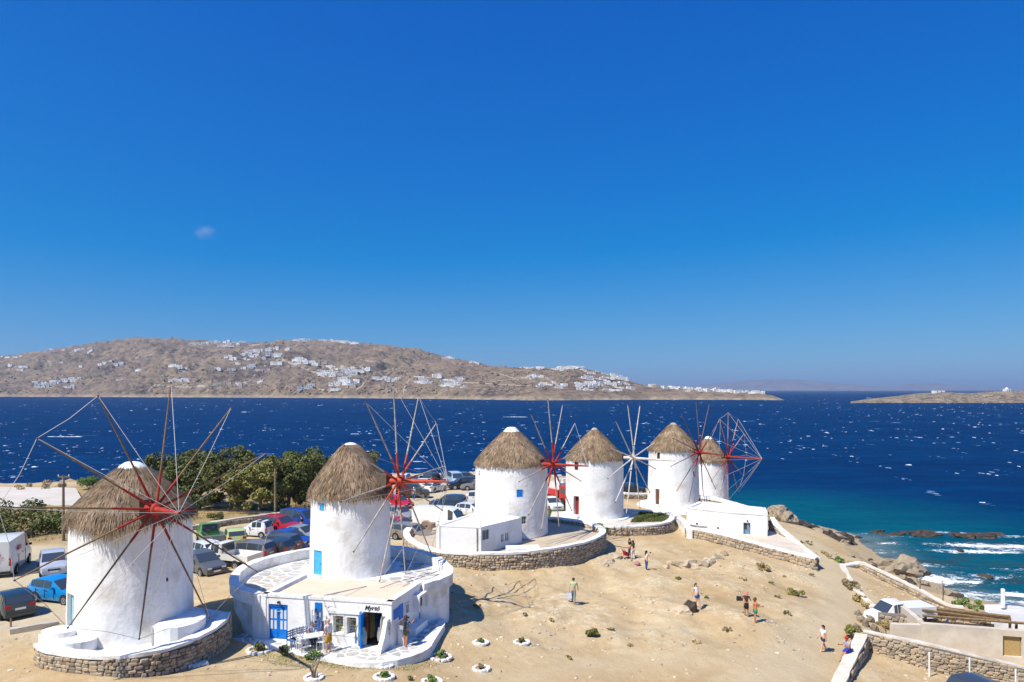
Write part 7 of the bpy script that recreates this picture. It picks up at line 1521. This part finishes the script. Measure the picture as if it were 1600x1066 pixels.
# two small white buildings on the headland
def hdl(u, v, d): return PX(u, v, d)
for u, v, d, lb in ((1466, 612.3, 1190, 'low white building alone on the right headland'), (1573, 609.8, 1210, 'white chapel near the right edge of the headland')):
    r0 = empty('far_house', hdl(u, v, d)-Vector((0, 0, 1.5)), 0, lb, 'house'); wd = 9 if u < 1500 else 4; B().box(-wd, wd, -4, 4, -3, 3.4).out('wall', HW_, r0)
    B().box(-wd*.5, -wd*.5+1.4, -4.08, -3.95, .6, 2.4).out('window', HWIN, r0); B().box(wd*.3, wd*.3+1.4, -4.08, -3.95, 0, 2.4).out('door', HWIN, r0)
    if u > 1500: B().lathe([(2.4, 3.4), (2.2, 4.6), (1.2, 5.8), (0, 6.3)], 14).out('dome', HW_, r0, smooth=60)
# roads and field walls draped on the slope
def drape(name, px, wdt, m, lift=.5, high=0.0, kind='structure', label=None):
    pts = []
    for a, b in zip(px, px[1:]):
        n = max(2, int(math.hypot(b[0]-a[0], b[1]-a[1])/2))
        for i in range(n):
            h_ = HG(a[0]+(b[0]-a[0])*i/n, a[1]+(b[1]-a[1])*i/n)
            if h_ is not None: pts.append(h_)
    if len(pts) < 3: return
    V, Qd = [], []
    for i, p in enumerate(pts):
        d = pts[min(i+1, len(pts)-1)]-pts[max(i-1, 0)]; n_ = Vector((-d.y, d.x, 0)); n_ = n_.normalized() if n_.length > 0 else Vector((1, 0, 0))
        if high: V += [p+Vector((0, 0, -1)), p+Vector((0, 0, high)), p+n_*wdt+Vector((0, 0, high)), p+n_*wdt+Vector((0, 0, -1))]
        else:
            for s in (-1, 1): q = p+n_*wdt*s; z = hz(q.x, q.y); V.append((q.x, q.y, (z if z is not None else p.z)+lift))
    st = 4 if high else 2
    for i in range(len(pts)-1):
        for k in range(st-1): Qd.append((i*st+k, i*st+k+1, (i+1)*st+k+1, (i+1)*st+k))
    o = ob(name, npmesh(name, V, Qd), m)
    return tag(o, label, None, None, kind) if not label else tag(o, label, 'wall', 'stone walls on the far hill')
ROAD = mat('dirt_road', (.30, .24, .18), (.36, .29, .22), .05, .95)
for px in ([(70,563),(78,566),(80,570),(72,574),(60,576)],[(385,541),(420,537),(455,533)],[(440,562),(475,576),(500,585)],[(400,584),(390,596),(375,606)],[(575,590),(565,604),(555,611)],[(617,590),(640,585)],[(640,592),(632,606),(630,616)],[(725,592),(712,608)],[(845,586),(868,600),(880,610)],[(770,596),(800,594),(830,590)],[(300,606),(240,602),(231,612)],[(490,604),(510,612)],[(912,586),(930,596),(945,606)]): drape('road', px, 2.0, ROAD)
for i, px in enumerate(([(108,556),(130,548),(150,540)],[(50,598),(85,590),(120,582)],[(285,602),(305,596),(318,590)],[(425,610),(445,594)],[(505,574),(560,580),(600,584)],[(690,596),(760,600),(830,604)],[(780,584),(815,596)],[(560,562),(600,568),(660,572)],[(210,560),(250,552),(290,548)])): drape('far_wall', px, .8, HST, high=1.6, kind=None, label='stone wall crossing the far slope, '+('under the left skyline', 'above the left shore hotel', 'by the white houses above the left shore', 'running down to the middle shore', 'above the long terraces', 'along the right slope to the peninsula', 'dropping towards the peninsula shore', 'below the summit village', 'across the bare left slope')[i])
# dark scrub dotted over the slope, as one mass
def scrub():
    rg = np.random.default_rng(5); V, T = [], []; n = 0; bm = bmesh.new(); bmesh.ops.create_icosphere(bm, subdivisions=1, radius=1); v0 = np.array([v.co for v in bm.verts]); t0 = np.array([[v.index for v in f.verts] for f in bm.faces]); bm.free()
    tn = []
    for _ in range(5200):
        u = rg.uniform(0, 1010); v = rg.uniform(528, 616); p = HG(u, v)
        if p is None or fbm(p.x*.004, p.y*.004, 9) < -.12: continue
        s = rg.uniform(.9, 2.2)*(1.7 if rg.random() < .12 else 1); V.append(v0*np.array([s*1.3, s, s*.8])*(1+.25*rg.normal(size=(len(v0), 1)))+np.array(p)); T.append(t0+n); n += len(v0); tn.append(np.full(len(v0), rg.uniform(.5, 1.4)))
    return npmesh('hill_scrub', np.concatenate(V), np.concatenate(T), np.concatenate(tn))
tag(ob('hill_scrub', scrub(), mat('scrub', (.075, .068, .042), (.11, .092, .062), .2, .95, attr='tone')), 'dark scrub and boulders dotted over the far hill', 'scrub', kind='stuff')

# one faint puff of cloud, high and far off
cl_c = PX(320, 362, 9000); cb2 = B().ball((0, 0, 0), 1, 3, (1, 1, 1)); cm_ = bpy.data.materials.new('cloud_vapour'); cm_.use_nodes = True; cn, cL = nodes(cm_); cn.clear()
co_ = cn.new('ShaderNodeOutputMaterial'); cv = cn.new('ShaderNodeVolumePrincipled'); cv.inputs['Color'].default_value = (1, .96, .96, 1); ctc = cn.new('ShaderNodeTexCoord'); cnz = cn.new('ShaderNodeTexNoise'); cnz.inputs['Scale'].default_value = 1.3; cnz.inputs['Detail'].default_value = 5; cL.new(ctc.outputs['Object'], cnz.inputs['Vector'])
ln_ = cn.new('ShaderNodeVectorMath'); ln_.operation = 'LENGTH'; cL.new(ctc.outputs['Object'], ln_.inputs[0]); ma = cn.new('ShaderNodeMath'); ma.operation = 'SUBTRACT'; cL.new(cnz.outputs['Fac'], ma.inputs[0]); mb = cn.new('ShaderNodeMath'); mb.operation = 'MULTIPLY'; mb.inputs[1].default_value = .55; cL.new(ln_.outputs['Value'], mb.inputs[0]); cL.new(mb.outputs[0], ma.inputs[1])
mrr = cn.new('ShaderNodeMapRange'); mrr.inputs[1].default_value = .1; mrr.inputs[2].default_value = .45; mrr.inputs[4].default_value = .0016; cL.new(ma.outputs[0], mrr.inputs[0]); cL.new(mrr.outputs[0], cv.inputs['Density']); cL.new(cv.outputs[0], co_.inputs['Volume'])
cl_o = cb2.out('cloud', cm_, None, cl_c); cl_o.scale = (210, 160, 120); tag(cl_o, kind='structure')
